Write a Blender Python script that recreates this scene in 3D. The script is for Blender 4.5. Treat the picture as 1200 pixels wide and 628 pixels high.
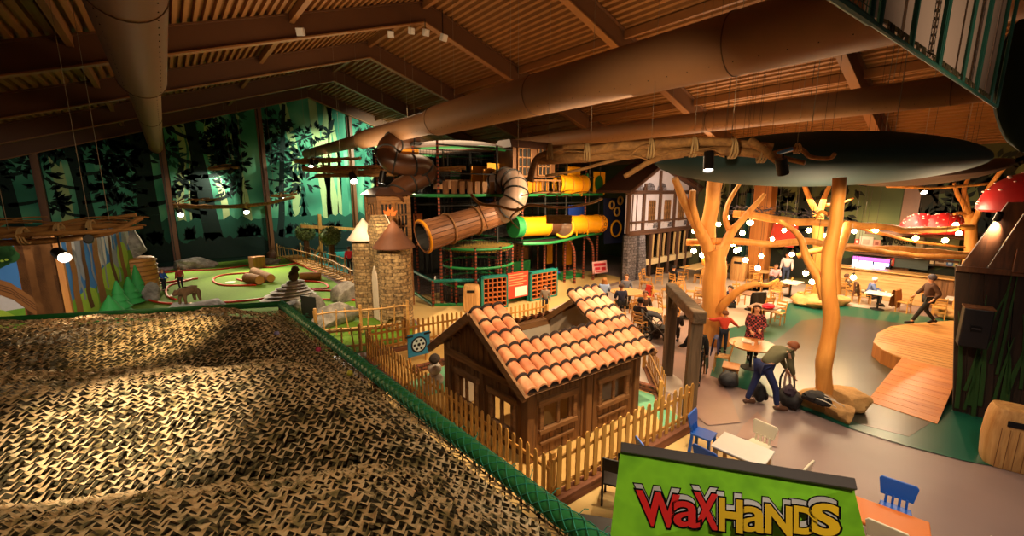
import bpy, bmesh, math, random
from math import pi, sin, cos, radians as R
from mathutils import Vector as V, Matrix, noise
for _o in list(bpy.data.objects): bpy.data.objects.remove(_o)
SC = bpy.context.scene
COL = SC.collection
random.seed(7)

# ------------------------------------------------------------------ camera
EYE = V((0, 0, 5.2)); FOC = 495.0; PITCH = R(10.4); YAW = math.atan2(407*math.cos(PITCH), FOC)
FW = V((sin(YAW)*cos(PITCH), cos(YAW)*cos(PITCH), -sin(PITCH)))
RT = V((cos(YAW), -sin(YAW), 0)); UP = RT.cross(FW)
cd = bpy.data.cameras.new('camera'); cam = bpy.data.objects.new('camera', cd); COL.objects.link(cam)
cd.sensor_width = 36; cd.lens = 36*FOC/1200; cd.clip_start = .05; cd.clip_end = 200
cam.matrix_world = Matrix(((RT.x, UP.x, -FW.x, EYE.x), (RT.y, UP.y, -FW.y, EYE.y), (RT.z, UP.z, -FW.z, EYE.z), (0, 0, 0, 1)))
SC.camera = cam
# ------------------------------------------------------------------ exposure, world
vs = SC.view_settings; vs.view_transform = 'Standard'; vs.look = 'None'; vs.gamma = 1; vs.use_curve_mapping = False
vs.exposure = 0.95
w = bpy.data.worlds.new('hall_ambience'); SC.world = w; w.use_nodes = True
w.node_tree.nodes['Background'].inputs[0].default_value = (1.0, .74, .5, 1)
w.node_tree.nodes['Background'].inputs[1].default_value = .05
SC.cycles.max_bounces = 5; SC.cycles.diffuse_bounces = 3; SC.cycles.glossy_bounces = 2
SC.cycles.transmission_bounces = 3; SC.cycles.transparent_max_bounces = 6
SC.cycles.sample_clamp_indirect = 4; SC.cycles.use_denoising = True
SC.cycles.caustics_reflective = False; SC.cycles.caustics_refractive = False
WARM = (1, .73, .44); GOLD = (1, .64, .3); NEUT = (1, .85, .66); COOL = (.75, .85, 1)
def aim(o, tgt):
    o.rotation_euler = (V(tgt)-o.location).to_track_quat('-Z', 'Y').to_euler()
def area(loc, tgt, size, power, color):
    l = bpy.data.lights.new('hall_fill', 'AREA'); l.energy = power; l.color = color; l.size = size
    o = bpy.data.objects.new('hall_fill', l); COL.objects.link(o); o.location = loc; aim(o, tgt); return o
def spot(loc, tgt, power, ang, color=WARM, blend=.5, r=.06):
    l = bpy.data.lights.new('spot_light', 'SPOT'); l.energy = power; l.color = color; l.spot_size = R(ang); l.spot_blend = blend; l.shadow_soft_size = r
    o = bpy.data.objects.new('spot_light', l); COL.objects.link(o); o.location = loc; aim(o, tgt); return o
def point(loc, power, color=WARM, r=.08):
    l = bpy.data.lights.new('canopy_fill', 'POINT'); l.energy = power; l.color = color; l.shadow_soft_size = r
    o = bpy.data.objects.new('canopy_fill', l); COL.objects.link(o); o.location = loc; return o
# fill lights added over the floor and under the canopy, without fixtures
area((11.5, 20, 9.0), (11.5, 20, 0), 5, 330, WARM)
point((13.2, 3.6, 4.3), 150, WARM, .5)  # soft fill added below the leaf canopy, not a bulb
point((16.5, 1.6, 4.6), 110, WARM, .4)
area((14.5, 10, 6.6), (14.5, 10, 0), 4, 480, WARM)
area((22.5, 6, 4.8), (22.5, 6, 0), 5, 650, WARM)
# warm upward fill added to brighten the roof, no uplighters there
area((9, 20, 7.0), (9, 20, 13), 6, 220, (1,.72,.42))
area((11, 7, 7.2), (11, 8, 13), 5, 80, (1,.74,.46))
area((21, 9, 6.6), (18, 8, 12), 5, 110, (1,.74,.46))
# spots with no modelled fixture, many added only to brighten their target
spot((.5, 1, 7.0), (0, 4.5, 3.2), 190, 110, WARM, 1)
spot((6, 3, 8.5), (6.5, 6.5, 1.5), 2000, 50, WARM)
spot((7.2, 5, 7), (8.1, 6.6, 2), 900, 20, NEUT)
spot((6.5, -1, 7), (9.5, .5, 0), 420, 100, NEUT, 1)
spot((2.5, -1, 6.5), (4.4, 1.5, 2), 330, 85, NEUT)
spot((9, 1, 5.4), (12.4, 2.6, 3.4), 650, 56, (1,.66,.3))
spot((10, 3.5, 5.6), (14.4, 6.5, 3), 500, 45, GOLD)
spot((2, 12, 7), (6, 16, 1.5), 2000, 45, WARM)
spot((10, 9, 7.5), (11, 15, .5), 1500, 60, WARM)
spot((14, 11, 6.5), (14.5, 17, 3.8), 2000, 75, WARM)
spot((4, 12, 6.5), (8, 18, 4), 1500, 40, WARM)
spot((20, 10, 5), (23, 14.4, 4), 500, 70, NEUT)
spot((10, 33, 9), (10, 37.4, 6), 1000, 100, (.9, 1, .72))
spot((15, 31, 9), (15, 37.4, 6), 2200, 110, (.9, 1, .78))
spot((1, 5, 6.3), (-1.2, 8.8, 4.7), 120, 45, WARM)  # added to lift the left branch bundle
spot((3.5, 3, 5), (8.5, 5.5, 6.1), 500, 50, WARM, .8)  # added to lift the central branch bundle
spot((22, 3, 4.5), (26.5, 3.5, 1), 350, 80, WARM)  # added to brighten the counter front
spot((.5, 6.0, 5.4), (-.25, 6.95, 3.4), 330, 38, (1,.72,.36), 1)
spot((-.9, 3.6, 5.7), (-.4, 4.35, 3.3), 520, 46, (1,.78,.52), 1)
spot((5, -1.5, 5.4), (5.6, .6, 7.2), 110, 90, WARM, 1)  # added to brighten the hung panel wall from the viewer's side
spot((-1, 14, 5.5), (-3.2, 22.5, 2.2), 800, 62, NEUT)  # extra light put on the painted scenery
spot((3.5, 24, 8.5), (3.5, 27, 0), 900, 55, (1, .7, .32), 1)
spot((13.8, 13, 3.4), (14.5, 18, 3.4), 260, 120, WARM, 1)
spot((23.5, 3.5, 4.9), (27.3, 3.5, 3.2), 160, 100, NEUT, 1)  # added to bring out the logo wall
area((4, 15, 6.8), (5, 16, 13), 4, 70, (1, .74, .44))  # another added upward fill, for the roof ribs on the left

# ------------------------------------------------------------------ measuring helpers
def _ray(px, py): return FW*FOC + RT*(px-600) - UP*(py-314)
def fl(px, py, z=0.0):
    r = _ray(px, py); return EYE + r*((z-EYE.z)/r.z)
def ax(px, py, x):
    r = _ray(px, py); return EYE + r*(x/r.x)
def ay(px, py, y):
    r = _ray(px, py); return EYE + r*(y/r.y)
def ad(px, py, d): return EYE + _ray(px, py)*(d/FOC)
_FH = V((FW.x, FW.y, 0)).normalized()
def ah(px, py, dh):          # on the upright plane dh metres ahead
    r = _ray(px, py); return EYE + r*(dh/r.dot(_FH))
def dph(p): return (V(p)-EYE).dot(_FH)
def dpt(p): return (V(p)-EYE).dot(FW)

# ------------------------------------------------------------------ materials
MATS = {}
def lin(h):
    if isinstance(h, str):
        h = h.lstrip('#'); h = [int(h[i:i+2], 16)/255 for i in (0, 2, 4)]
    return tuple((c/12.92 if c <= .04045 else ((c+.055)/1.055)**2.4) for c in h) + (1,)
def nt(name):
    m = bpy.data.materials.new(name); m.use_nodes = True; t = m.node_tree
    return m, t, t.nodes['Principled BSDF']
def node(t, kind, **kw):
    n = t.nodes.new(kind)
    for k, v in kw.items():
        if k.startswith('i_'): n.inputs[k[2:].replace('_', ' ')].default_value = v
        else: setattr(n, k, v)
    return n
def coords(t, scale=(1, 1, 1), gen='Object'):
    c = node(t, 'ShaderNodeTexCoord'); mp = node(t, 'ShaderNodeMapping'); mp.inputs['Scale'].default_value = scale
    t.links.new(c.outputs[gen], mp.inputs[0]); return mp
def ramp(t, fac, stops):
    r = node(t, 'ShaderNodeValToRGB'); e = r.color_ramp.elements
    while len(e) < len(stops): e.new(.5)
    for el, (p, c) in zip(e, stops): el.position = p; el.color = lin(c)
    t.links.new(fac, r.inputs[0]); return r
def bump(t, b, h, strength=.4, dist=.02):
    n = node(t, 'ShaderNodeBump'); n.inputs['Strength'].default_value = strength; n.inputs['Distance'].default_value = dist
    t.links.new(h, n.inputs['Height']); t.links.new(n.outputs[0], b.inputs['Normal'])
def plain(name, c, rough=.6, metal=0, var=.12, scale=6, emit=0, ecol=None, spec=.4):
    """one colour with a slight procedural unevenness"""
    if name in MATS: return MATS[name]
    m, t, b = nt(name); cc = lin(c)
    n = node(t, 'ShaderNodeTexNoise'); n.inputs['Scale'].default_value = scale; n.inputs['Detail'].default_value = 3
    t.links.new(coords(t).outputs[0], n.inputs['Vector'])
    mx = node(t, 'ShaderNodeMix', data_type='RGBA')
    mx.inputs[6].default_value = tuple(x*(1-var) for x in cc[:3])+(1,); mx.inputs[7].default_value = tuple(min(1, x*(1+var)) for x in cc[:3])+(1,)
    t.links.new(n.outputs[0], mx.inputs[0]); t.links.new(mx.outputs[2], b.inputs['Base Color'])
    b.inputs['Roughness'].default_value = rough; b.inputs['Metallic'].default_value = metal
    b.inputs['Specular IOR Level'].default_value = spec
    if emit:
        b.inputs['Emission Color'].default_value = lin(ecol or c); b.inputs['Emission Strength'].default_value = emit
    MATS[name] = m; return m
def wood(name, c1='#888888', c2='#888888', axis='z', scale=4, rough=.6, plank=0, bmp=.35):
    """grain stretched along an axis; plank > 0 adds board joints at that spacing across it"""
    if name in MATS: return MATS[name]
    m, t, b = nt(name)
    s = {'x': (.08, 1, 1), 'y': (1, .08, 1), 'z': (1, 1, .08)}[axis]
    mp = coords(t, tuple(q*scale*3 for q in s))
    n = node(t, 'ShaderNodeTexNoise'); n.inputs['Scale'].default_value = 1; n.inputs['Detail'].default_value = 6; n.inputs['Roughness'].default_value = .65; n.inputs['Distortion'].default_value = .6
    t.links.new(mp.outputs[0], n.inputs['Vector'])
    r = ramp(t, n.outputs[0], [(.3, c1), (.7, c2)])
    out = r.outputs[0]; h = n.outputs[0]
    if plank:
        mp2 = coords(t); sx = node(t, 'ShaderNodeSeparateXYZ'); t.links.new(mp2.outputs[0], sx.inputs[0])
        src = {'x': 1, 'y': 0, 'z': 0}[axis]
        a = node(t, 'ShaderNodeMath', operation='DIVIDE'); a.inputs[1].default_value = plank; t.links.new(sx.outputs[src], a.inputs[0])
        fr = node(t, 'ShaderNodeMath', operation='FRACT'); t.links.new(a.outputs[0], fr.inputs[0])
        pp = node(t, 'ShaderNodeMath', operation='PINGPONG'); pp.inputs[1].default_value = .5; t.links.new(fr.outputs[0], pp.inputs[0])
        rr = ramp(t, pp.outputs[0], [(.0, '#1a1a1a'), (.06, '#ffffff')])
        flo = node(t, 'ShaderNodeMath', operation='FLOOR'); t.links.new(a.outputs[0], flo.inputs[0])
        wn = node(t, 'ShaderNodeTexWhiteNoise', noise_dimensions='1D'); t.links.new(flo.outputs[0], wn.inputs['W'])
        r2 = ramp(t, wn.outputs[0], [(0, '#b8b8b8'), (1, '#ffffff')])
        mu = node(t, 'ShaderNodeMix', data_type='RGBA', blend_type='MULTIPLY'); mu.inputs[0].default_value = 1
        t.links.new(out, mu.inputs[6]); t.links.new(rr.outputs[0], mu.inputs[7])
        mu2 = node(t, 'ShaderNodeMix', data_type='RGBA', blend_type='MULTIPLY'); mu2.inputs[0].default_value = 1
        t.links.new(mu.outputs[2], mu2.inputs[6]); t.links.new(r2.outputs[0], mu2.inputs[7]); out = mu2.outputs[2]
    t.links.new(out, b.inputs['Base Color']); b.inputs['Roughness'].default_value = rough
    bump(t, b, h, bmp); MATS[name] = m; return m
def stone(name, c1, c2, c3=None, scale=3, rough=.85, bmp=.6):
    if name in MATS: return MATS[name]
    m, t, b = nt(name); mp = coords(t)
    n = node(t, 'ShaderNodeTexNoise'); n.inputs['Scale'].default_value = scale; n.inputs['Detail'].default_value = 8; n.inputs['Roughness'].default_value = .65
    t.links.new(mp.outputs[0], n.inputs['Vector'])
    r = ramp(t, n.outputs[0], [(.3, c1), (.5, c2), (.72, c3 or c2)])
    t.links.new(r.outputs[0], b.inputs['Base Color']); b.inputs['Roughness'].default_value = rough
    bump(t, b, n.outputs[0], bmp, .05); MATS[name] = m; return m
def bricks(name, c1, c2, mortar, w_=.3, h_=.16, cyl=0, rough=.85, plane='xz', msz=.012):
    """masonry; cyl > 0 wraps the courses round an upright drum of that radius"""
    if name in MATS: return MATS[name]
    m, t, b = nt(name); mp = coords(t); sx = node(t, 'ShaderNodeSeparateXYZ'); t.links.new(mp.outputs[0], sx.inputs[0])
    cx = node(t, 'ShaderNodeCombineXYZ')
    if cyl:
        at = node(t, 'ShaderNodeMath', operation='ARCTAN2'); t.links.new(sx.outputs[1], at.inputs[0]); t.links.new(sx.outputs[0], at.inputs[1])
        mu = node(t, 'ShaderNodeMath', operation='MULTIPLY'); mu.inputs[1].default_value = cyl; t.links.new(at.outputs[0], mu.inputs[0])
        t.links.new(mu.outputs[0], cx.inputs[0]); t.links.new(sx.outputs[2], cx.inputs[1])
    else:
        ia, ib = {'xz': (0, 2), 'yz': (1, 2), 'xy': (0, 1)}[plane]
        t.links.new(sx.outputs[ia], cx.inputs[0]); t.links.new(sx.outputs[ib], cx.inputs[1])
    br = node(t, 'ShaderNodeTexBrick'); br.inputs['Scale'].default_value = 1; br.inputs['Brick Width'].default_value = w_; br.inputs['Row Height'].default_value = h_
    br.inputs['Mortar Size'].default_value = msz; br.inputs['Mortar Smooth'].default_value = .3
    br.inputs['Color1'].default_value = lin(c1); br.inputs['Color2'].default_value = lin(c2); br.inputs['Mortar'].default_value = lin(mortar)
    n = node(t, 'ShaderNodeTexNoise'); n.inputs['Scale'].default_value = 9; n.inputs['Detail'].default_value = 5; t.links.new(mp.outputs[0], n.inputs['Vector'])
    ad_ = node(t, 'ShaderNodeVectorMath', operation='MULTIPLY_ADD'); ad_.inputs[1].default_value = (.06, .06, 0)
    t.links.new(n.outputs['Color'], ad_.inputs[0]); t.links.new(cx.outputs[0], ad_.inputs[2]); t.links.new(ad_.outputs[0], br.inputs['Vector'])
    rr = ramp(t, n.outputs[0], [(.3, '#8a8a8a'), (.65, '#ffffff')])
    mu = node(t, 'ShaderNodeMix', data_type='RGBA', blend_type='MULTIPLY'); mu.inputs[0].default_value = 1
    t.links.new(br.outputs[0], mu.inputs[6]); t.links.new(rr.outputs[0], mu.inputs[7]); t.links.new(mu.outputs[2], b.inputs['Base Color'])
    b.inputs['Roughness'].default_value = rough
    inv = node(t, 'ShaderNodeMath', operation='SUBTRACT'); inv.inputs[0].default_value = 1; t.links.new(br.outputs['Fac'], inv.inputs[1])
    bump(t, b, inv.outputs[0], .6, .03); MATS[name] = m; return m
def patches(name, cols, scale=5, rough=.8, detail=2, bmp=0):
    """irregular blotches of several colours"""
    if name in MATS: return MATS[name]
    m, t, b = nt(name); mp = coords(t)
    n = node(t, 'ShaderNodeTexNoise'); n.inputs['Scale'].default_value = scale; n.inputs['Detail'].default_value = detail
    t.links.new(mp.outputs[0], n.inputs['Vector'])
    k = len(cols); r = ramp(t, n.outputs[0], [(.3+.4*i/max(1, k-1), c) for i, c in enumerate(cols)])
    t.links.new(r.outputs[0], b.inputs['Base Color']); b.inputs['Roughness'].default_value = rough
    if bmp: bump(t, b, n.outputs[0], bmp)
    MATS[name] = m; return m
def checks(name, a, b_, c, s=.1):
    """woven plaid: two colours crossing on a dark ground"""
    if name in MATS: return MATS[name]
    m, t, b = nt(name); mp = coords(t, (1/s, 1/s, 1/s))
    ck = node(t, 'ShaderNodeTexChecker'); ck.inputs['Scale'].default_value = 1; ck.inputs['Color1'].default_value = lin(a); ck.inputs['Color2'].default_value = lin(b_)
    ck2 = node(t, 'ShaderNodeTexChecker'); ck2.inputs['Scale'].default_value = .5; ck2.inputs['Color1'].default_value = lin('#ffffff'); ck2.inputs['Color2'].default_value = lin(c)
    t.links.new(mp.outputs[0], ck.inputs[0]); t.links.new(mp.outputs[0], ck2.inputs[0])
    mu = node(t, 'ShaderNodeMix', data_type='RGBA', blend_type='MULTIPLY'); mu.inputs[0].default_value = .8
    t.links.new(ck.outputs[0], mu.inputs[6]); t.links.new(ck2.outputs[0], mu.inputs[7]); t.links.new(mu.outputs[2], b.inputs['Base Color'])
    b.inputs['Roughness'].default_value = .9; MATS[name] = m; return m

# ------------------------------------------------------------------ mesh builder
def frame_of(d):
    d = d.normalized(); u = V((0, 0, 1)) if abs(d.z) < .93 else V((1, 0, 0))
    a = d.cross(u).normalized(); return a, a.cross(d).normalized()
class MB:
    def __init__(s): s.v = []; s.f = []; s.m = []; s.tm = None
    def add(s, vs, fs, m=0):
        b = len(s.v); s.v += [V(p) for p in vs]; s.f += [tuple(b+i for i in f) for f in fs]; s.m += [m]*len(fs); return s
    def hexa(s, p, m=0):      # eight corners: bottom ring then top ring
        return s.add(p, [(0, 3, 2, 1), (4, 5, 6, 7), (0, 1, 5, 4), (1, 2, 6, 5), (2, 3, 7, 6), (3, 0, 4, 7)], m)
    def box(s, c, d, rz=0, m=0, rx=0, ry=0):
        x, y, z = (q/2 for q in d); M = Matrix.Rotation(rz, 3, 'Z') @ Matrix.Rotation(ry, 3, 'Y') @ Matrix.Rotation(rx, 3, 'X'); c = V(c)
        return s.hexa([c+M@V(q) for q in ((-x, -y, -z), (x, -y, -z), (x, y, -z), (-x, y, -z), (-x, -y, z), (x, -y, z), (x, y, z), (-x, y, z))], m)
    def bar(s, p, q, w, h, m=0, w2=None, h2=None, up=None):
        p, q = V(p), V(q); a, b = frame_of(q-p)
        if up is not None:
            a = (q-p).cross(V(up)).normalized(); b = a.cross(q-p).normalized()
        w2 = w if w2 is None else w2; h2 = h if h2 is None else h2
        def ring(o, w, h): return [o-a*w/2-b*h/2, o+a*w/2-b*h/2, o+a*w/2+b*h/2, o-a*w/2+b*h/2]
        return s.hexa(ring(p, w, h)+ring(q, w2, h2), m)
    def tube(s, pts, r, n=8, m=0, cap=True, closed=False, flat=1):
        pts = [V(p) for p in pts]; k = len(pts); rs = r if isinstance(r, (list, tuple)) else [r]*k
        vs = []; a = None
        for i, p in enumerate(pts):
            if closed: d = pts[(i+1) % k]-pts[i-1]
            else: d = pts[min(i+1, k-1)]-pts[max(i-1, 0)]
            if d.length < 1e-9: d = V((0, 0, 1))
            d.normalize()
            if a is None: a, b = frame_of(d)
            else:
                a = a-d*a.dot(d)
                a = a.normalized() if a.length > 1e-6 else frame_of(d)[0]
                b = d.cross(a) * -1
            b = a.cross(d).normalized()
            for j in range(n):
                t = 2*pi*j/n; vs.append(p+a*(cos(t)*rs[i])+b*(sin(t)*rs[i]*flat))
        fs = []
        for i in range(k if closed else k-1):
            for j in range(n):
                i2 = (i+1) % k; fs.append((i*n+j, i*n+(j+1) % n, i2*n+(j+1) % n, i2*n+j))
        if cap and not closed:
            fs.append(tuple(range(n-1, -1, -1))); fs.append(tuple((k-1)*n+j for j in range(n)))
        return s.add(vs, fs, m)
    def cyl(s, p, q, r, n=12, m=0, r2=None): return s.tube([p, q], [r, r if r2 is None else r2], n, m)
    def lathe(s, prof, c=(0, 0, 0), n=16, m=0, sx=1, sy=1, rz=0):
        c = V(c); vs = []
        for (r, z) in prof:
            for j in range(n):
                t = 2*pi*j/n+rz; vs.append(c+V((cos(t)*r*sx, sin(t)*r*sy, z)))
        k = len(prof); fs = [(i*n+j, i*n+(j+1) % n, (i+1)*n+(j+1) % n, (i+1)*n+j) for i in range(k-1) for j in range(n)]
        fs.append(tuple(range(n-1, -1, -1))); fs.append(tuple((k-1)*n+j for j in range(n)))
        return s.add(vs, fs, m)
    def prism(s, poly, ext, m=0):
        poly = [V(p) for p in poly]; e = V(ext); k = len(poly)
        return s.add(poly+[p+e for p in poly], [tuple(range(k-1, -1, -1)), tuple(range(k, 2*k))]+[(i, (i+1) % k, k+(i+1) % k, k+i) for i in range(k)], m)
    def ball(s, c, r, n=10, k=6, m=0):
        r = V(r) if isinstance(r, (tuple, list, V)) else V((r, r, r)); c = V(c); vs = [c-V((0, 0, r.z))]
        for i in range(1, k):
            ph = -pi/2+pi*i/k
            for j in range(n): vs.append(c+V((cos(ph)*cos(2*pi*j/n)*r.x, cos(ph)*sin(2*pi*j/n)*r.y, sin(ph)*r.z)))
        vs.append(c+V((0, 0, r.z))); fs = [(0, 1+(j+1) % n, 1+j) for j in range(n)]
        for i in range(k-2):
            for j in range(n): fs.append((1+i*n+j, 1+i*n+(j+1) % n, 1+(i+1)*n+(j+1) % n, 1+(i+1)*n+j))
        L = len(vs)-1; o = 1+(k-2)*n; fs += [(o+j, o+(j+1) % n, L) for j in range(n)]
        return s.add(vs, fs, m)
    def rock(s, c, r, seed=0, amp=.25, n=14, k=9, m=0, freq=1.6, flat=None, cuts=0):
        b = len(s.v); s.ball(c, r, n, k, m); c = V(c); q_ = random.Random(seed*13+1); pl = []
        for _ in range(cuts): pl.append((V((q_.gauss(0, 1), q_.gauss(0, 1), q_.gauss(.2, .8))).normalized(), q_.uniform(.58, .85)))
        for i in range(b, len(s.v)):
            d = s.v[i]-c; u = V((d.x/r[0], d.y/r[1], d.z/r[2]))
            f = 1+amp*noise.noise(u*freq+V((seed*7.3, seed*3.1, 0)))+amp*.5*noise.noise(u*freq*2.4+V((0, seed*5.3, 2)))
            u = u*f
            for n_, l_ in pl:
                e_ = u.dot(n_)-l_
                if e_ > 0: u = u-n_*e_*.95
            s.v[i] = c+V((u.x*r[0], u.y*r[1], u.z*r[2]))
            if flat is not None and s.v[i].z > flat: s.v[i].z = flat+(s.v[i].z-flat)*.12
            if s.v[i].z < 0.002 and c.z < 2: s.v[i].z = max(s.v[i].z, .002)
        return s
    def grid(s, fn, nu, nv, m=0):
        vs = [V(fn(i/nu, j/nv)) for j in range(nv+1) for i in range(nu+1)]; w_ = nu+1
        return s.add(vs, [(j*w_+i, j*w_+i+1, (j+1)*w_+i+1, (j+1)*w_+i) for j in range(nv) for i in range(nu)], m)
    def torus(s, c, R_, r, axis=(0, 0, 1), n=20, k=8, m=0, a0=0, a1=2*pi):
        a, b = frame_of(V(axis)); c = V(c); full = abs(a1-a0-2*pi) < 1e-6
        pts = [c+(a*cos(a0+(a1-a0)*i/n)+b*sin(a0+(a1-a0)*i/n))*R_ for i in range(n if full else n+1)]
        return s.tube(pts, r, k, m, closed=full)
    def build(s, name, mats, parent=None, world=False, smooth=False, ang=38, bevel=0, origin=None):
        if not isinstance(mats, (list, tuple)): mats = [mats]
        me = bpy.data.meshes.new(name); vs = s.v
        o = bpy.data.objects.new(name, me)
        if parent is not None:
            if world:
                rt = parent
                while rt.parent: rt = rt.parent
                M = (Matrix.Translation(rt.location) @ rt.rotation_euler.to_matrix().to_4x4()).inverted(); vs = [M@p for p in vs]
            o.parent = parent
        else:
            if origin is None and vs:
                xs = [p.x for p in vs]; ys = [p.y for p in vs]; origin = V(((min(xs)+max(xs))/2, (min(ys)+max(ys))/2, min(p.z for p in vs)))
            if origin is not None: vs = [p-V(origin) for p in vs]; o.location = origin
        me.from_pydata(vs, [], s.f)
        for m in mats: me.materials.append(m)
        if len(mats) > 1: me.polygons.foreach_set('material_index', s.m)
        me.update()
        bm = bmesh.new(); bm.from_mesh(me); bmesh.ops.recalc_face_normals(bm, faces=bm.faces); bm.to_mesh(me); bm.free()
        if smooth:
            me.polygons.foreach_set('use_smooth', [True]*len(me.polygons)); me.set_sharp_from_angle(angle=R(ang))
        if bevel:
            b = o.modifiers.new('bevel', 'BEVEL'); b.width = bevel; b.segments = 2; b.limit_method = 'ANGLE'; b.angle_limit = R(40)
        COL.objects.link(o); return o
def tag(o, label=None, cat=None, group=None, kind=None):
    if label: o['label'] = label
    if cat: o['category'] = cat
    if group: o['group'] = group
    if kind: o['kind'] = kind
    return o
def thing(name, label, cat, loc=(0, 0, 0), rz=0, group=None):
    o = bpy.data.objects.new(name, None); COL.objects.link(o); o.empty_display_size = .1
    o.location = loc; o.rotation_euler = (0, 0, rz); return tag(o, label, cat, group)
def dup(root, loc, rz=0, label=None, group=None, scale=None):
    r = root.copy(); COL.objects.link(r); r.location = loc; r.rotation_euler = (0, 0, rz)
    if label: r['label'] = label
    if group: r['group'] = group
    if scale: r.scale = (scale,)*3
    for ch in list(root.children):
        c = ch.copy(); COL.objects.link(c); c.parent = r
        for g in list(ch.children):
            d = g.copy(); COL.objects.link(d); d.parent = c
    return r
def struct(mb, name, mats, **kw): return tag(mb.build(name, mats, **kw), kind='structure')
def smoothpath(pts, n=6):
    """Catmull-Rom through the points (tuples may carry a radius as 4th value)"""
    P = [tuple(p) for p in pts]; out = []
    for i in range(len(P)-1):
        a, b, c, d = P[max(i-1, 0)], P[i], P[i+1], P[min(i+2, len(P)-1)]
        for k in range(n):
            t = k/n
            out.append(tuple(.5*((2*b[q])+(-a[q]+c[q])*t+(2*a[q]-5*b[q]+4*c[q]-d[q])*t*t+(-a[q]+3*b[q]-3*c[q]+d[q])*t**3) for q in range(len(b))))
    out.append(P[-1]); return out
def branch(mb, pts, r0, r1, n=7, k=5, m=0, wob=.0, seed=0):
    sp = smoothpath([tuple(p) for p in pts], k); L = len(sp)
    q = []
    for i, p in enumerate(sp):
        p = V(p)
        if wob: p = p+V((noise.noise(p*1.7+V((seed, 0, 0))), noise.noise(p*1.7+V((0, seed, 5))), noise.noise(p*1.7+V((9, 0, seed)))))*wob
        q.append(p)
    rs = [(r0+(r1-r0)*i/(L-1))*(1+.1*noise.noise(q[i]*2.5+V((seed*3, 1, 2)))) for i in range(L)]
    return mb.tube(q, rs, n, m)

# ================================================================== the hall
def poly_floor(name, pts, z, mat):
    mb = MB(); mb.prism([V((p[0], p[1], z-.003)) for p in pts], (0, 0, .003)); return struct(mb, name, mat)
M_floor = plain('floor_vinyl', '#8a7470', .38, var=.1, scale=1.2)
M_cafefloor = plain('cafe_vinyl', '#b9a79a', .35, var=.12, scale=.8)
M_beige = plain('beige_vinyl', '#d9b878', .45, var=.08, scale=1)
M_pinkfloor = plain('rose_vinyl', '#97756a', .4, var=.14, scale=1.5)
M_teal = plain('teal_vinyl', '#14503f', .3, var=.25, scale=.7)
M_brownsheen = plain('brown_floor_sheen', '#423f32', .3, var=.2, scale=.9)
M_turf = plain('golf_turf', '#587c18', .95, var=.3, scale=9)
M_mint = plain('mint_turf', '#74b389', .9, var=.12, scale=5)
M_pool = plain('turquoise_floor', '#2a8f8a', .5, var=.2, scale=2)
mb = MB(); mb.box((10, 15, -.06), (48, 54, .1)); struct(mb, 'floor', M_floor)
poly_floor('floor', [(9.7, 3.9), (12, 5.2), (12.6, 8), (15, 9), (21, 9.3), (26, 8), (27.4, 9), (27.4, 14.4), (13, 14.2), (10.5, 10), (9.6, 7)], .002, M_cafefloor)
poly_floor('floor', [(15.2, 7.5), (17, 5.3), (21, 4.2), (27.4, 3), (27.4, 9.1), (26, 9), (21, 9.4)], .002, M_cafefloor)
poly_floor('floor', [(3, -.5), (5, .4), (6.6, 1.5), (8.05, 2.9), (8.6, 3.6), (8.55, 4.4), (9.2, 5.2), (9.4, 7), (9.9, 10), (12.5, 13), (17, 14.3), (21, 15), (21, 19), (8, 19), (7.2, 14.5), (4, 12), (3, 8)], .004, M_beige)
poly_floor('floor', [(10.6, 5.6), (9.2, 4.6), (8.9, 4.0), (9.6, 3.6), (10.7, 4.3), (12.2, 5.6), (12.6, 7.4), (11.6, 7.6)], .006, M_pinkfloor)
poly_floor('floor', [(8.95, 3.4), (9.5, 3.5), (10.4, 3.55), (9.9, 2.9), (9.2, 2.7)], .006, M_pinkfloor)
poly_floor('floor', [fl(*p) for p in [(832, 440), (868, 455), (900, 463), (950, 484), (990, 500), (1060, 522), (1130, 540), (1200, 553), (1320, 575), (1500, 560), (1300, 400), (1120, 376), (1040, 364), (980, 357), (925, 355), (905, 372), (880, 380), (850, 385)]], .007, M_teal)
poly_floor('floor', [fl(*p) for p in [(930, 470), (905, 440), (906, 402), (938, 376), (990, 370), (1050, 378), (1095, 390), (1112, 430), (1100, 490), (1065, 512), (1010, 498)]], .010, M_brownsheen)  # brownish light reflection on the teal floor, painted as a separate patch
poly_floor('floor', [fl(*p) for p in [(155, 338), (215, 309), (330, 301), (392, 330), (425, 360), (488, 380), (482, 396), (432, 412), (360, 420), (250, 420), (120, 420), (110, 370)]], .006, M_turf)
poly_floor('floor', [fl(*p) for p in [(345, 297), (450, 293), (470, 315), (440, 320), (395, 320)]], .005, M_pool)

# --- far gable wall, side wall
RX, RZ, RS = 9.5, 12.3, .33          # ridge x, rafter underside at the ridge, fall per metre
def rz_(x): return RZ-RS*abs(x-RX)
M_wallpaint = plain('wall_paint', '#12302a', .9)
mb = MB(); mb.prism([(-14, 37.45, 0), (28, 37.45, 0), (28, 37.45, rz_(28)+.8), (RX, 37.45, RZ+.8), (-14, 37.45, rz_(-14)+.8)], (0, .2, 0)); struct(mb, 'wall_back', M_wallpaint)
mb = MB(); mb.box((27.75, 14, 3.6), (.2, 47, 7.2)); struct(mb, 'wall_right', plain('olive_wall', '#4a4a2c', .9, var=.2, scale=.5))

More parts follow.
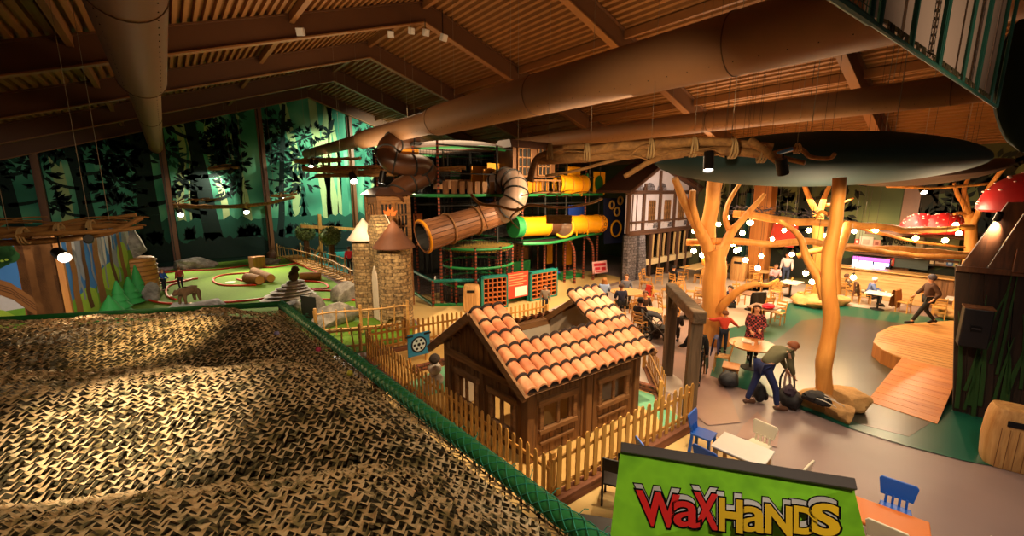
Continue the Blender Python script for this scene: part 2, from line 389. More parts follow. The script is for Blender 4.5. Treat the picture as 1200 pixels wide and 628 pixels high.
# --- printed forest murals: flat prints on the walls, tree shapes in layers a few millimetres apart
M_mur = [patches('mural_mist', ['#1a5a44', '#27765a', '#4f9a78', '#7fb48a'], .35, .8, 1),
         plain('mural_trunk_pale', '#98ae78', .85, var=.1), plain('mural_trunk_mid', '#3a8468', .85, var=.1),
         plain('mural_leaf_mid', '#154c3c', .85), plain('mural_dark', '#06201a', .85, var=.2), plain('mural_bark', '#1a1c14', .85, var=.25)]
M_mur2 = [patches('mural_olive', ['#3c4526', '#4d5630', '#66693c'], .5, .85, 1),
          plain('mural_pale_olive', '#8b8656', .85), plain('mural_mid_olive', '#3f4a2c', .85), plain('mural_leaf_olive', '#2c3a22', .85), plain('mural_dark_olive', '#161b12', .85), plain('mural_bark_olive', '#2a2415', .85)]
def mural(tf, u0, u1, top, seed, trees, mats, label, pale=5, pines=(), bird=None, dens=1.0, bottom=0.3):
    rnd = random.Random(seed); mb = MB()
    def put(poly, layer, m):
        poly = [(min(u1, max(u0, a)), max(bottom, b)) for a, b in poly]
        if max(p[0] for p in poly)-min(p[0] for p in poly) < .02: return
        mb.add([tf(a, b, .004*layer+.012) for a, b in poly], [tuple(range(len(poly)))], m)
    def leaf(a, b, ang, L, layer, m):
        if not (u0+.05 < a < u1-.05) or b > top(a)-.05: return
        c, s_ = cos(ang), sin(ang)
        put([(a, b), (a+L*.5*c-L*.2*s_, b+L*.5*s_+L*.2*c), (a+L*c, b+L*s_), (a+L*.5*c+L*.2*s_, b+L*.5*s_-L*.2*c)], layer, m)
    def cluster(a, b, rad, layer, m, n=26):
        n = int(n*1.5)
        for _ in range(int(n*dens)):
            t = rnd.uniform(0, 2*pi); q = rad*math.sqrt(rnd.random()); leaf(a+cos(t)*q, b+sin(t)*q*.8, t+rnd.uniform(-.7, .7), rnd.uniform(.55, .9)*max(.65, rad), layer, m)
    def limb(pts, w0, w1, layer, m):
        sp = smoothpath(pts, 5); L = len(sp)
        for i in range(L-1):
            (a, b), (c, d) = sp[i], sp[i+1]; n = math.hypot(c-a, d-b) or 1; nx, ny = -(d-b)/n, (c-a)/n
            wa = w0+(w1-w0)*i/(L-1); wb = w0+(w1-w0)*(i+1)/(L-1)
            put([(a-nx*wa, b-ny*wa), (a+nx*wa, b+ny*wa), (c+nx*wb, d+ny*wb), (c-nx*wb, d-ny*wb)], layer, m)
    T = [top(u0+(u1-u0)*i/6) for i in range(7)]
    mb.prism([tf(u0, bottom, -.02), tf(u1, bottom, -.02)]+[tf(u0+(u1-u0)*i/6, T[i], -.02) for i in range(6, -1, -1)], V(tf(0, 0, .01))-V(tf(0, 0, -.02)), 0)
    for i in range(pale):
        a = rnd.uniform(u0+.3, u1-.3); wd = rnd.uniform(.15, .38)
        limb([(a, bottom), (a+rnd.uniform(-.3, .3), 4), (a+rnd.uniform(-.4, .4), 8), (a+rnd.uniform(-.5, .5), top(a))], wd*1.2, wd*.8, 1, rnd.choice([1, 1, 2]))
    for a, h, wd in pines:
        for k in range(6):
            z = .8+h*k/6; q = wd*(1-k/6.5); put([(a-q, z), (a-q*.5, z+.12), (a, z-.05), (a+q*.5, z+.12), (a+q, z), (a, z+h/3.4)], 2, 3)
        limb([(a, bottom), (a, h)], .1, .05, 2, 3)
    for i in range(int(6*dens)):
        cluster(rnd.uniform(u0, u1), rnd.uniform(5.5, 11), rnd.uniform(.6, 1.1), 3, 3, 22)
    for (a, lean, wd, hb, shade) in trees:
        tp = top(a); m = 4 if shade else 5
        limb([(a-lean*.6, bottom), (a, 3), (a+lean*.3, 6), (a+lean, tp)], wd*1.25, wd*.6, 4, m)
        put([(a-lean*.6-wd*2.1, bottom), (a-lean*.6+wd*2.1, bottom), (a+wd, 2.2), (a-wd, 2.2)], 4, m)
        for k in range(7):
            z = hb+k*.85; sd = 1 if k % 2 else -1; L = rnd.uniform(1.3, 2.4)
            e = (a+lean*z/11+sd*L, z+L*.55)
            limb([(a+lean*z/12, z), (a+sd*L*.5, z+L*.12), e], wd*.32, .05, 4, m)
            cluster(e[0], e[1], rnd.uniform(.55, .95), 5, 4, 24); cluster(e[0]-sd*.8, e[1]-.25, .5, 5, 4, 13)
            if k > 3: cluster(a+rnd.uniform(-1, 1), z+rnd.uniform(.2, 1.2), .7, 5, 4, 20)
    pts = [(u0, bottom)]; n = 26                                    # undergrowth
    for i in range(n+1):
        a = u0+(u1-u0)*i/n; pts.append((a, 1.75+.55*noise.noise(V((a*.6, seed, 0)))+rnd.uniform(-.18, .3)))
    pts.append((u1, bottom)); 
    for i in range(1, len(pts)-2): put([(pts[i][0], bottom), (pts[i+1][0], bottom), pts[i+1], pts[i]], 6, 4)
    for _ in range(int(8*dens)):
        a = rnd.uniform(u0, u1)
        for k in range(7): leaf(a+.1*(k-3), 1.75, pi/2+(k-3)*.3, rnd.uniform(.6, 1.1), 6, 4)
    hs = [3.1+.5*noise.noise(V((i*.45, seed, 4)))+.35*abs(noise.noise(V((i*1.3, seed, 7)))) for i in range(n+1)]
    for i in range(n): put([(u0+(u1-u0)*i/n, bottom), (u0+(u1-u0)*(i+1)/n, bottom), (u0+(u1-u0)*(i+1)/n, hs[i+1]), (u0+(u1-u0)*i/n, hs[i])], 3.4, 3)
    if bird:
        a, b = bird; put([(a-.75, b+.35), (a-.2, b+.28), (a, b), (a-.15, b-.12)], 6, 4); put([(a, b), (a+.12, b+.75), (a+.5, b+.95), (a+.28, b+.1)], 6, 4)
        put([(a-.22, b-.12), (a+.55, b+.12), (a+.45, b-.02), (a-.1, b-.32)], 6, 4); put([(a-.1, b-.2), (a-.5, b-.6), (a-.2, b-.65), (a+.1, b-.2)], 6, 4)
    o = mb.build('forest_mural', mats); return tag(o, label, 'mural', 'printed forest murals')
tfb = lambda a, b, d: (a, 37.42-d, b)
gtop = lambda a: rz_(a)+.25
mural(tfb, -13, -5.8, gtop, 3, [(-9.5, .4, .4, 4, 1), (-7, -.3, .35, 3.5, 1)], M_mur, 'darkest forest mural panel at the far left end of the gable wall', 4)
mural(tfb, -5.5, .05, gtop, 5, [(-3.9, -.4, .35, 3.6, 1), (-1.0, .2, .55, 3.4, 1)], M_mur, 'dark forest mural panel left of the post with trunks in shadow', 4)
mural(tfb, .38, 5.9, gtop, 8, [(2.3, -.5, .5, 3.6, 1)], M_mur, 'forest mural panel with one thick dark branching tree between two posts', 6)
mural(tfb, 6.22, 12.5, gtop, 13, [(6.9, .9, .22, 4.2, 1)], M_mur, 'bright green forest mural panel with a flying bird below the gable peak', 6, pines=((8.6, 4.6, 1.0), (7.6, 3.6, .8)), bird=(11.0, 10.0), dens=.8)
mural(tfb, 12.82, 19.0, gtop, 17, [(15.8, .5, .2, 4.5, 1)], M_mur, 'brightest forest mural panel behind the climbing frame tube slides', 5, dens=.7)
mural(tfb, 19.3, 27, gtop, 19, [(22, .5, .35, 3.5, 1)], M_mur, 'forest mural panel mostly hidden behind the climbing frame', 5, dens=.6)
tfr = lambda a, b, d: (27.63-d, a, b)
mural(tfr, 4.2, 14, lambda a: 6.4, 23, [(8.2, .3, .3, 3.0, 1), (12, .3, .3, 3.2, 1)], M_mur2, 'olive green forest mural on the side wall above the cafe tables', 5, dens=.7)
mural(tfr, -9, 3.6, lambda a: 6.6, 29, [(4.6-1.2, .2, .5, 3.4, 0), (1.4, -.9, .35, 3.0, 0), (-3, .3, .3, 3.5, 1)], M_mur2, 'olive forest mural on the side wall above the cafe counter', 5, dens=.7)

# --- roof
M_deck = plain('roof_decking', '#8a5a2c', .6, var=.12, scale=.6); M_steel = plain('brown_steel', '#5e3b22', .55, var=.1, scale=1)
M_flange = plain('brown_flange', '#8a5a30', .5, var=.1, scale=1)
mb = MB(); step = .27; DK = .85
for sd, xe in ((-1, -14), (1, 28)):
    n = int(abs(xe-RX)/step); prof = []
    for i in range(n):
        x = RX+sd*i*step
        for fx, dz in ((0, 0), (.42, 0), (.5, .15), (.92, .15)):
            xx = x+sd*fx*step; prof.append((xx, RZ+DK-RS*abs(xx-RX)+dz))
    vs_ = [(x, y, z) for y in (-9, 37.6) for (x, z) in prof]; k = len(prof)
    mb.add(vs_, [(i, i+1, k+i+1, k+i) for i in range(k-1)])
struct(mb, 'ceiling', M_deck)
for fy in (36.95, 30.5, 24.1, 17.8, 11.3, 4.8, -1.7):
    mb = MB()
    for sd, xe in ((-1, -14), (1, 27.6)):
        for yy, d0, d1, wd, m in ((fy, 0.03, DK-.02, .05, 0), (fy, -.02, .03, .3, 1), (fy, DK-.05, DK, .3, 0)):
            a, b = RX, xe
            ps = [(a, yy-wd/2, rz_(a)+d0), (b, yy-wd/2, rz_(b)+d0), (b, yy+wd/2, rz_(b)+d0), (a, yy+wd/2, rz_(a)+d0)]
            mb.hexa([V(p) for p in ps]+[V(p)+V((0, 0, d1-d0)) for p in ps], m)
    struct(mb, 'roof_rafter', [M_steel, M_flange])
for px_ in (9.5, 4.2, -1.6, -7.5, 14.8, 20.4):
    for j, (ya, yb) in enumerate(((30.6, 36.9), (24.2, 30.4), (17.9, 24), (11.4, 17.7), (4.9, 11.2), (-1.6, 4.7))):
        mb = MB(); zt = rz_(px_)+DK-.02; mb.box((px_, (ya+yb)/2, zt-.16), (.16, yb-ya, .3)); struct(mb, 'roof_purlin', M_flange)
M_post = plain('post_steel', '#6b4426', .5)
for x in (-5.65, .21, 6.06, 12.66, 19.15):
    mb = MB(); mb.box((x, 37.15, rz_(x)/2), (.24, .3, rz_(x)-.02)); mb.box((x-.2, 37.3, rz_(x)/2), (.1, .1, rz_(x)-.1)); struct(mb, 'wall_post', M_post)
mb = MB(); mb.box((27.1, 10.1, 3.1), (.9, .95, 6.2)); struct(mb, 'wall_post', wood('pillar_board', '#a0602a', '#c07c3a', 'z', 2), bevel=.02)
mb = MB(); mb.box((27.56, 3.85, 3.2), (.18, .6, 6.3)); struct(mb, 'wall_post', M_post)

# --- ventilation ducts
M_duct = plain('duct_fabric', '#8a6240', .6, var=.06, scale=3); M_ductband = plain('duct_band', '#5a3c26', .6)
def duct(label, x, z, segs, bands):
    t = thing('ventilation_duct', label, 'air duct', (x, segs[0][0], z))
    pts = [(x, y, z) for y, r in segs]; mb = MB(); mb.tube(pts, [r for y, r in segs], 28); b = mb.build('duct_tube', M_duct, t, True, True)
    for y, r in bands:
        mb = MB(); mb.torus((x, y, z), r+.005, .012, (0, 1, 0), 28, 6); mb.build('joint_band', M_ductband, t, True, True)
    mb = MB()
    for k in range(12):
        y = segs[0][0]+(segs[-1][0]-segs[0][0])*(k+.5)/12; mb = MB()
        mb.cyl((x, y, z+.3), (x, y, rz_(x)+DK), .005, 5); mb.build('hanging_cable', plain('wire', '#8a7a62', .5, .3), t, True)
    mb = MB()                                                      # air holes along the underside
    for k in range(90):
        y = segs[0][0]+(segs[-1][0]-segs[0][0])*k/90; r = [b for a, b in segs if a <= y][-1]
        for an in (-.75, .75): mb.ball((x+sin(an)*r, y, z-cos(an)*r), .012, 5, 3)
    tag(mb.build('air_hole', plain('hole_dark', '#2a1a0e', .9), t, True), kind='stuff')
duct('tan fabric air duct running overhead on the left and narrowing towards the forest mural', -.13, 8.0, [(4, .5), (14.6, .5), (15.3, .37), (37.3, .37)], [(8.3, .5), (14.6, .5), (15.3, .37), (22, .37)])
duct('longest brown air duct slanting across the roof above the climbing frame', 8.6, 7.89, [(-4, .56), (15.3, .56), (16, .45), (23.5, .45), (24.2, .34), (35.2, .32)], [(4, .56), (9.5, .56), (15.3, .56), (23.5, .45)])
duct('brown air duct above the dark leaf canopy on the right', 17.7, 8.0, [(-5, .42), (24, .42)], [(2, .42), (9, .42)])

# ================================================================== climbing cage under the camouflage net
M_net = patches('camo_scrim', ['#3a3a1e', '#7c6c46', '#c0a880', '#b49468', '#7a6a40', '#54481f'], 7, .75, 4)
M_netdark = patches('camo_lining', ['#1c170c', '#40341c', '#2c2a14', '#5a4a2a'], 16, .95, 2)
M_foam = plain('green_foam', '#1d6b34', .6, var=.25, scale=14); M_cord = plain('teal_cord', '#1c7a5e', .7)
cage = thing('climbing_cage', 'flat-topped climbing cage with a camouflage net roof and green padded edge rail in the foreground', 'climbing cage', (-1.2, 4.5, 0))
def net_h(x, y):
    yy = y+.6*max(-4, x); tt = (yy-3.4)/2.45 if yy < 5.85 else (yy-5.85)/3.05; a = abs(sin(pi*tt))**.75*(1 if yy < 5.85 else .72)
    e = max(0, min(1, (1.80-.046*y-x)/.9)); e = e*e*(3-2*e)
    bk = max(0, min(1, (net_back(x)-y)/.7)); bk = .35+.65*bk
    n = noise.noise(V((x*.9, y*.9, 3)))*.09+noise.noise(V((x*2.3, y*2.3, 8)))*.04
    return 3.10+(.04+.36*a+n)*e*bk+.03*noise.noise(V((x*6, y*6, 1)))*e
def net_back(x): return 8.24+(1.39-x)*.485
pxs, pys = .038, .044
rnd = random.Random(3); vs_ = []; fs_ = []
nx = int(8.0/pxs)
for j in range(int(12.3/pys)):
    y0 = .2+j*pys; prev = None
    for i in range(nx+1):
        x = 1.80-.046*y0-i*pxs+(pxs if j % 2 else 0)*.5; zig = (.023 if i % 2 else -.023)*(1+.35*noise.noise(V((x*4, y0*4, 11))))
        y = y0+zig+.012*noise.noise(V((x*9, y0*9, 0)))
        if y0 > net_back(x): prev = None; continue
        hw = .0132+.008*noise.noise(V((x*5, y0*5, 5))); z = net_h(x, y0)
        tw = .010 if i % 2 else -.009
        a = (x+.012*noise.noise(V((x*8, y0*8, 4))), y-hw, z+tw+.007*rnd.uniform(-1, 1)); b = (a[0], y+hw, z-tw*.5+.008*rnd.uniform(-1, 1))
        k = len(vs_); vs_ += [a, b]
        if prev is not None and rnd.random() > .06: fs_.append((prev, k, k+1, prev+1))
        prev = k
mb = MB(); mb.add(vs_, fs_); mb.build('camouflage_net', M_net, cage, True)
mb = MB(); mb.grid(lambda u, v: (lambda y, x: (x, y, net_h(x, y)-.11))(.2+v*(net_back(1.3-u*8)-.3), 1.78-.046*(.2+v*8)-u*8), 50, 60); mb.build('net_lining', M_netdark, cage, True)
RA, RB = V((1.80, -.6, 3.2)), V((1.39, 8.3, 3.2))
mb = MB(); q = [RA+(RB-RA)*t/14 for t in range(15)]; mb.tube([p+V((.012*noise.noise(p*3), 0, .012*noise.noise(p*4))) for p in q], .062, 14)
rail = mb.build('padded_rail', M_foam, cage, True, True)
mb = MB(); L = (RB-RA).length; d = (RB-RA).normalized(); a_, b_ = frame_of(d)   # knotted cord round the rail
for ph in range(5):
    for sg in (1, -1):
        mb.tube([RA+d*(L*t/260)+(a_*cos(sg*t*.42+ph*1.257)+b_*sin(sg*t*.42+ph*1.257))*.068 for t in range(261)], .0035, 4)
mb.build('rail_netting', M_cord, rail, True)
mb = MB()
for k in range(60):
    t = rnd.random(); p = RA+(RB-RA)*t+V((.06, 0, 0)); q = p+V((rnd.uniform(.02, .09), rnd.uniform(-.06, .06), rnd.uniform(-.08, .07))); mb.tube([p, (p+q)/2+V((.02, 0, .02)), q], .0035, 4)
tag(mb.build('loose_cord', M_cord, rail, True), kind='stuff')
BK = V((-6.4, net_back(-6.4), 3.2))
mb = MB(); mb.tube([RB, RB+(BK-RB)*.5, BK], .05, 10); mb.build('padded_rail', M_foam, cage, True, True)
for p in (RB, RA+(RB-RA)*.55, RA+(RB-RA)*.1, BK, RB+(BK-RB)*.5):
    mb = MB(); mb.cyl((p.x, p.y, 0), (p.x, p.y, 3.18), .05, 10); mb.build('post', M_steel, cage, True, True)
mb = MB()
for k in range(46):
    y = .2+k*.178; mb.cyl((1.78-.047*y, y, .3), (1.78-.047*y, y, 3.15), .006, 4)
for k in range(16): mb.cyl((1.79, 0, .35+k*.18), (1.4, 8.25, .35+k*.18), .006, 4)
mb.build('side_netting', M_netdark, cage, True)
for (px_, py_, c, nm) in ((372, 397, '#c8406a', 'pink'), (324, 388, '#8f88b8', 'lilac'), (409, 423, '#b8b43a', 'yellow')):
    p = fl(px_, py_, 3.3); p.z = net_h(p.x, p.y)+.03; mb = MB(); mb.ball((p.x, p.y, p.z), .034, 14, 9)
    tag(mb.build('play_ball', plain('ball_'+nm, c, .4), smooth=True), f'small {nm} play ball caught on the camouflage net', 'ball', 'play balls on the net')

# ================================================================== golf hut
W_dark = wood('hut_board', '#4e2f14', '#86592a', 'z', 3.5, .75, bmp=.6); W_beam = wood('hut_beam', '#5c3a1a', '#96683a', 'x', 3, .75, bmp=.6)
W_beamy = wood('hut_beam_y', '#5c3a1a', '#96683a', 'y', 3, .75, bmp=.6)
M_plaster = plain('hut_plaster', '#b8a890', .9, var=.15, scale=4)
M_tile = patches('clay_tile', ['#b0603a', '#c87a4c', '#d49a6c', '#bc6c42'], 2.2, .65, 3); M_tilegap = plain('tile_shadow_gap', '#2b1b14', .9)
HW, HD = 3.7, 3.3
HC = [V((4.60, 5.28, 0)), V((8.30, 5.05, 0)), V((8.28, 8.45, 0)), V((4.47, 8.55, 0))]
def hw(p):
    u, v = p.x/HW, p.y/HD; q = HC[0]*(1-u)*(1-v)+HC[1]*u*(1-v)+HC[2]*u*v+HC[3]*(1-u)*v; return V((q.x, q.y, p.z))
hut = thing('golf_hut', 'dark timber minigolf hut with partly open clay tile roof inside the picket fence', 'hut', (6.4, 6.8, 0))
def hb(mb, name, mats, parent=None, **kw):
    mb.v = [hw(p) for p in mb.v]; return mb.build(name, mats, parent or hut, True, **kw)
EZ, RZH, RYH = 1.58, 2.76, 1.68                        # eave height, ridge height, ridge line
def rzh(y): return EZ+(RZH-EZ)*(1-abs(y-RYH)/RYH)
X0, X1, Y0, Y1 = .3, 3.42, .3, 3.05
def board_wall(name, along, fixed, a0, a1, top, holes, step=.17, th=.05):
    mb = MB(); n = int((a1-a0)/step); s_ = (a1-a0)/n
    for i in range(n):
        a, b = a0+i*s_, a0+(i+1)*s_; m = (a+b)/2; jit = (i*37 % 5)*.003
        spans = [(0.04, top(m))]
        for (h0, h1, z0, z1) in holes:
            if h0 < m < h1: spans = [(0.04, z0), (z1, top(m))]
        for z0, z1 in spans:
            c, d = ((m, fixed+jit, (z0+z1)/2), (s_-.012, th, z1-z0)) if along == 'x' else ((fixed+jit, m, (z0+z1)/2), (th, s_-.012, z1-z0))
            mb.box(c, d)
    return hb(mb, name, W_dark, bevel=.008)
FW_ = [(.62, 1.42, .62, 1.12), (2.25, 3.05, .62, 1.12)]; LW = [(.72, 1.35, .5, 1.08), (1.95, 2.6, .5, 1.08)]
board_wall('front_wall', 'x', Y0, X0, X1, lambda m: rzh(Y0)-.05, FW_)
board_wall('side_wall', 'y', X0, Y0, Y1, lambda m: rzh(m)-.06, LW)
board_wall('side_wall', 'y', X1, Y0, Y1, lambda m: rzh(m)-.06 if True else 0, [(.9, 1.5, 1.75, 2.3)])
board_wall('back_wall', 'x', Y1, X0, X1, lambda m: EZ+.02, [])
mb = MB(); mb.box(((X0+X1)/2, Y1-.07, .85), (X1-X0-.1, .04, 1.6))
mb.prism([(X1-.07, Y0+.05, .05), (X1-.07, Y1-.05, .05), (X1-.07, Y1-.05, rzh(Y1)-.1), (X1-.07, 1.55, rzh(1.55)-.12), (X1-.07, 1.5, 1.75), (X1-.07, .9, 1.75), (X1-.07, .88, rzh(.88)-.12), (X1-.07, Y0+.05, rzh(Y0)-.1)], (.03, 0, 0)); hb(mb, 'plaster_lining', M_plaster)
for x, y in ((X0, Y0), (X1, Y0), (X0, Y1), (X1, Y1), (1.83, Y0-.02)):
    mb = MB(); mb.box((x, y, rzh(Y0)/2-.03), (.17, .17, rzh(Y0)-.06)); hb(mb, 'corner_post', W_dark, bevel=.015)
mb = MB(); mb.box((X0-.05, (Y0+Y1)/2, 1.5), (.1, Y1-Y0, .16)); hb(mb, 'gable_beam', W_beamy, bevel=.012)
mb = MB(); mb.box(((X0+X1)/2, Y1, EZ+.06), (X1-X0, .2, .18)); hb(mb, 'back_beam', W_beam, bevel=.015)
mb = MB(); mb.bar((X1-.1, Y1, EZ+.1), (X1-.1, RYH, RZH-.06), .16, .14); mb.bar((X1-.1, Y0, EZ+.12), (X1-.1, RYH, RZH-.06), .14, .12); hb(mb, 'gable_rafter', W_beamy)
for x in (-.02, HW+.0):
    for ya, za in ((0, EZ), (2*RYH, EZ)):
        mb = MB(); mb.bar((x, ya, za-.06), (x, RYH, RZH-.06), .09, .15); hb(mb, 'barge_board', W_beamy)
def win(along, fixed, h, sgn):
    a0, a1, z0, z1 = h; mb = MB(); w_ = a1-a0; c = (a0+a1)/2; f = fixed+sgn*.035
    def bx(ac, z, aw, zh, th=.09):
        mb.box((ac, f, z) if along == 'x' else (f, ac, z), (aw, th, zh) if along == 'x' else (th, aw, zh))
    bx(c, z1+.06, w_+.26, .13, .12); bx(c, z0-.05, w_+.2, .1, .12); bx(a0-.04, (z0+z1)/2, .09, z1-z0); bx(a1+.04, (z0+z1)/2, .09, z1-z0); bx(c, (z0+z1)/2, .07, z1-z0, .06)
    bx(c, z0-.32, w_+.1, .06, .06)
    hb(mb, 'window_frame', W_beam if along == 'x' else W_beamy, bevel=.012)
for h in FW_: win('x', Y0, h, -1)
for h in LW: win('y', X0, h, -1)
# tiles: half-round barrels course by course, only where the roof is closed
NT, NR = 14, 6; tw = HW/NT; mb = MB(); gap = MB()
def tile(i, r, side):
    xa = i*tw; s0, s1 = r/NR, (r+1.12)/NR
    def P(t, dz, x):
        y = RYH*t if side == 0 else 2*RYH-RYH*t; return (x, y, EZ+(RZH-EZ)*t+dz)
    vs_ = []; n = 8
    for t, k, lift in ((s0, 1.0, .035), (min(s1, 1), .86, .0)):
        for j in range(n+1):
            an = pi*j/n; vs_.append(P(t, sin(an)*tw*.42*k+lift, xa+tw/2-cos(an)*tw*.52*k))
        for j in range(n+1):
            an = pi*(n-j)/n; vs_.append(P(t, sin(an)*tw*.42*k*.8+lift-.012, xa+tw/2-cos(an)*tw*.52*k*.84))
    k = 2*(n+1); fs = [(j, j+1, k+j+1, k+j) for j in range(n)]+[(n+1+j, n+2+j, k+n+2+j, k+n+1+j) for j in range(n)]+[(j, j+1, 2*n-j, 2*n+1-j) for j in range(n)]
    mb.add(vs_, fs); gap.add([P(s0+.01, .012, xa+.01), P(s0+.01, .012, xa+tw-.01), P(min(s1, 1), .012, xa+tw-.01), P(min(s1, 1), .012, xa+.01)], [(0, 1, 2, 3)])
    gap.add([P(r/NR+1/NR-.026, sin(pi*j/8)*tw*.46+.01, xa+tw/2-cos(pi*j/8)*tw*.56) for j in range(9)]+[P(r/NR+1/NR+.004, sin(pi*j/8)*tw*.46+.012, xa+tw/2-cos(pi*j/8)*tw*.56) for j in range(9)], [(j, j+1, j+10, j+9) for j in range(8)])  # dark joint arcs, shade under the overlapping tiles put into their colour
for i in range(NT):
    top_f = 6 if i < 3 or i >= 10 else 3
    for r in range(top_f): tile(i, r, 0)
    for r in range(6 if i < 3 else 1): tile(i, r, 1)
hb(mb, 'roof_tiles', M_tile, smooth=True, ang=50); hb(gap, 'underlay_joint_shade', M_tilegap)
mb = MB()
for x0, x1 in ((0.0, 3*tw), (10*tw, HW)):
    mb.add([(x0, 0.02, EZ-.03), (x1, .02, EZ-.03), (x1, RYH, RZH-.03), (x0, RYH, RZH-.03)], [(0, 1, 2, 3)])
mb.add([(0, .02, EZ-.03), (HW, .02, EZ-.03), (HW, RYH*.5, EZ-.03+(RZH-EZ)*.5), (0, RYH*.5, EZ-.03+(RZH-EZ)*.5)], [(0, 1, 2, 3)])
mb.add([(0, 2*RYH, EZ-.03), (3*tw, 2*RYH, EZ-.03), (3*tw, RYH, RZH-.03), (0, RYH, RZH-.03)], [(0, 1, 2, 3)])
hb(mb, 'roof_boarding', W_dark)
mb = MB(); wc = V((X1-.1, 1.2, 2.02)); mb.torus(wc, .3, .045, (1, 0, 0), 24, 8)
for k in range(4): 
    an = pi*k/4; mb.bar(wc+V((0, cos(an)*.3, sin(an)*.3)), wc-V((0, cos(an)*.3, sin(an)*.3)), .035, .035)
mb.ball(wc, .06); hb(mb, 'wheel_window', W_dark, smooth=True)

# ================================================================== fences
W_pale = wood('pale_picket', '#a8742e', '#d9a552', 'z', 4, .65, bmp=.3); W_rail = wood('pale_rail', '#a06c2a', '#cf9a48', 'x', 4, .65)
W_kerb = wood('kerb_timber', '#5c3420', '#8a5638', 'x', 3, .8, bmp=.7)
def picket_fence(label, p0, p1, n, h=.86, kerb=.2, zb=0, jit=.02, group='picket fences round the minigolf', w_=.075, z1=None):
    p0, p1 = V((p0[0], p0[1], 0)), V((p1[0], p1[1], 0)); L = (p1-p0).length; an = math.atan2(p1.y-p0.y, p1.x-p0.x); c = (p0+p1)/2
    t = thing('picket_fence', label, 'fence', (c.x, c.y, zb), an, group)
    sl = ((z1-zb)/L) if z1 is not None else 0
    def zz(x): return sl*(x+L/2)
    r_ = random.Random(int(L*100)+n)
    if kerb:
        mb = MB(); mb.hexa([(-L/2, -.1, 0), (L/2, -.1, zz(L/2)), (L/2, .12, zz(L/2)), (-L/2, .12, 0), (-L/2, -.1, kerb), (L/2, -.1, kerb+zz(L/2)), (L/2, .12, kerb+zz(L/2)), (-L/2, .12, kerb)]); mb.build('kerb_board', W_kerb, t, bevel=.015)
    for z in (kerb+.14, kerb+h*.72):
        mb = MB(); mb.bar((-L/2, .035, z), (L/2, .035, z+zz(L/2)), .035, .06); mb.build('rail', W_rail, t)
    for x in [-L/2+.05, L/2-.05]:
        mb = MB(); mb.box((x, .1, (kerb+h*.85)/2+zz(x)), (.09, .09, kerb+h*.85)); mb.build('post', W_pale, t, bevel=.008)
    for i in range(n):
        x = -L/2+L*(i+.5)/n; hh = h+r_.uniform(-jit, jit); b = kerb+.02+zz(x); tl = r_.uniform(-jit, jit)*.6
        mb = MB(); w2 = w_/2
        mb.prism([(x-w2, 0, b), (x+w2, 0, b), (x+w2+tl, 0, b+hh-.05), (x+w2*.45+tl, 0, b+hh), (x-w2*.45+tl, 0, b+hh), (x-w2+tl, 0, b+hh-.05)], (0, -.022, 0)); mb.build('picket', W_pale, t)
    return t
picket_fence('pale picket fence running along the left side of the golf hut toward the camouflage net', (4.33, 12.6), (4.36, 4.45), 42, .86, .07, w_=.085)
picket_fence('pale picket fence on a reddish timber kerb in front of the golf hut', (4.42, 4.38), (8.5, 4.18), 19, w_=.1, h=.9)
picket_fence('pale picket fence behind the blue sign running to the back of the golf hut', (9.0, 12.2), (4.45, 12.75), 26, .85, .12)
picket_fence('short pale picket fence standing behind the open tiled roof of the hut', (11.4, 11.9), (9.0, 12.1), 12, .8, .05)
picket_fence('pale picket fence beside the two tall timber posts on the right of the hut', (8.75, 5.0), (10.6, 6.7), 11, .8, .05)
# rustic rails of crooked sticks
W_stick = wood('peeled_stick', '#a9783a', '#d2a560', 'x', 4, .6)
def rustic(label, pts, n, h=.75, seed=1):
    r_ = random.Random(seed); t = thing('stick_fence', label, 'fence', V(pts[0]), 0, 'rustic stick fences')
    P = smoothpath(pts, 8)
    for z in (.2, h):
        mb = MB(); mb.tube([V(p)+V((0, 0, z+.05*noise.noise(V(p)*2+V((0, 0, z*9))))) for p in P], .035, 7); mb.build('rail', W_stick, t, True, True)
    for i in range(n):
        p = V(P[int((len(P)-1)*(i+.5)/n)]); mb = MB(); mb.tube([p+V((0, 0, .0)), p+V((r_.uniform(-.1, .1), r_.uniform(-.1, .1), h+.12))], [.03, .024], 6); mb.build('stick', W_stick, t, True, True)
    for i in (0, .5, 1):
        p = V(P[int((len(P)-1)*i)]); mb = MB(); mb.tube([p, p+V((0, 0, h+.2))], .055, 8); mb.build('post', W_stick, t, True, True)
rustic('crooked stick fence in front of the stone castle leading to the picket fence', [(3.6, 15.4, .1), (5.0, 14.9, .1), (6.5, 14.2, .15)], 9, .85, 3)
rustic('second crooked stick fence nearer the net edge below the castle', [(3.2, 13.9, .05), (4.4, 13.3, .05), (5.9, 13.1, .05)], 8, .7, 5)
rustic('long pale stick fence along the right edge of the minigolf lawn', [fl(326, 303), fl(360, 312), fl(395, 326), fl(424, 344)], 24, .95, 7)
rustic('second pale stick rail behind the lawn fence beside the turquoise floor', [fl(345, 300)+V((.5, 0, 0)), fl(385, 314)+V((.5, 0, 0)), fl(430, 332)+V((.4, 0, 0))], 20, .8, 9)
mb = MB(); b_ = MB()
for i in range(24):
    a, c = fl(332, 304)+(fl(428, 346)-fl(332, 304))*(i/24), fl(350, 302)+(fl(446, 340)-fl(350, 302))*(i/24)
    mb.bar(a+V((0, 0, .22)), c+V((0, 0, .22)), .3, .04)
t = tag(mb.build('plank_walkway', W_pale), 'pale plank walkway between the stick rails beside the lawn', 'walkway')

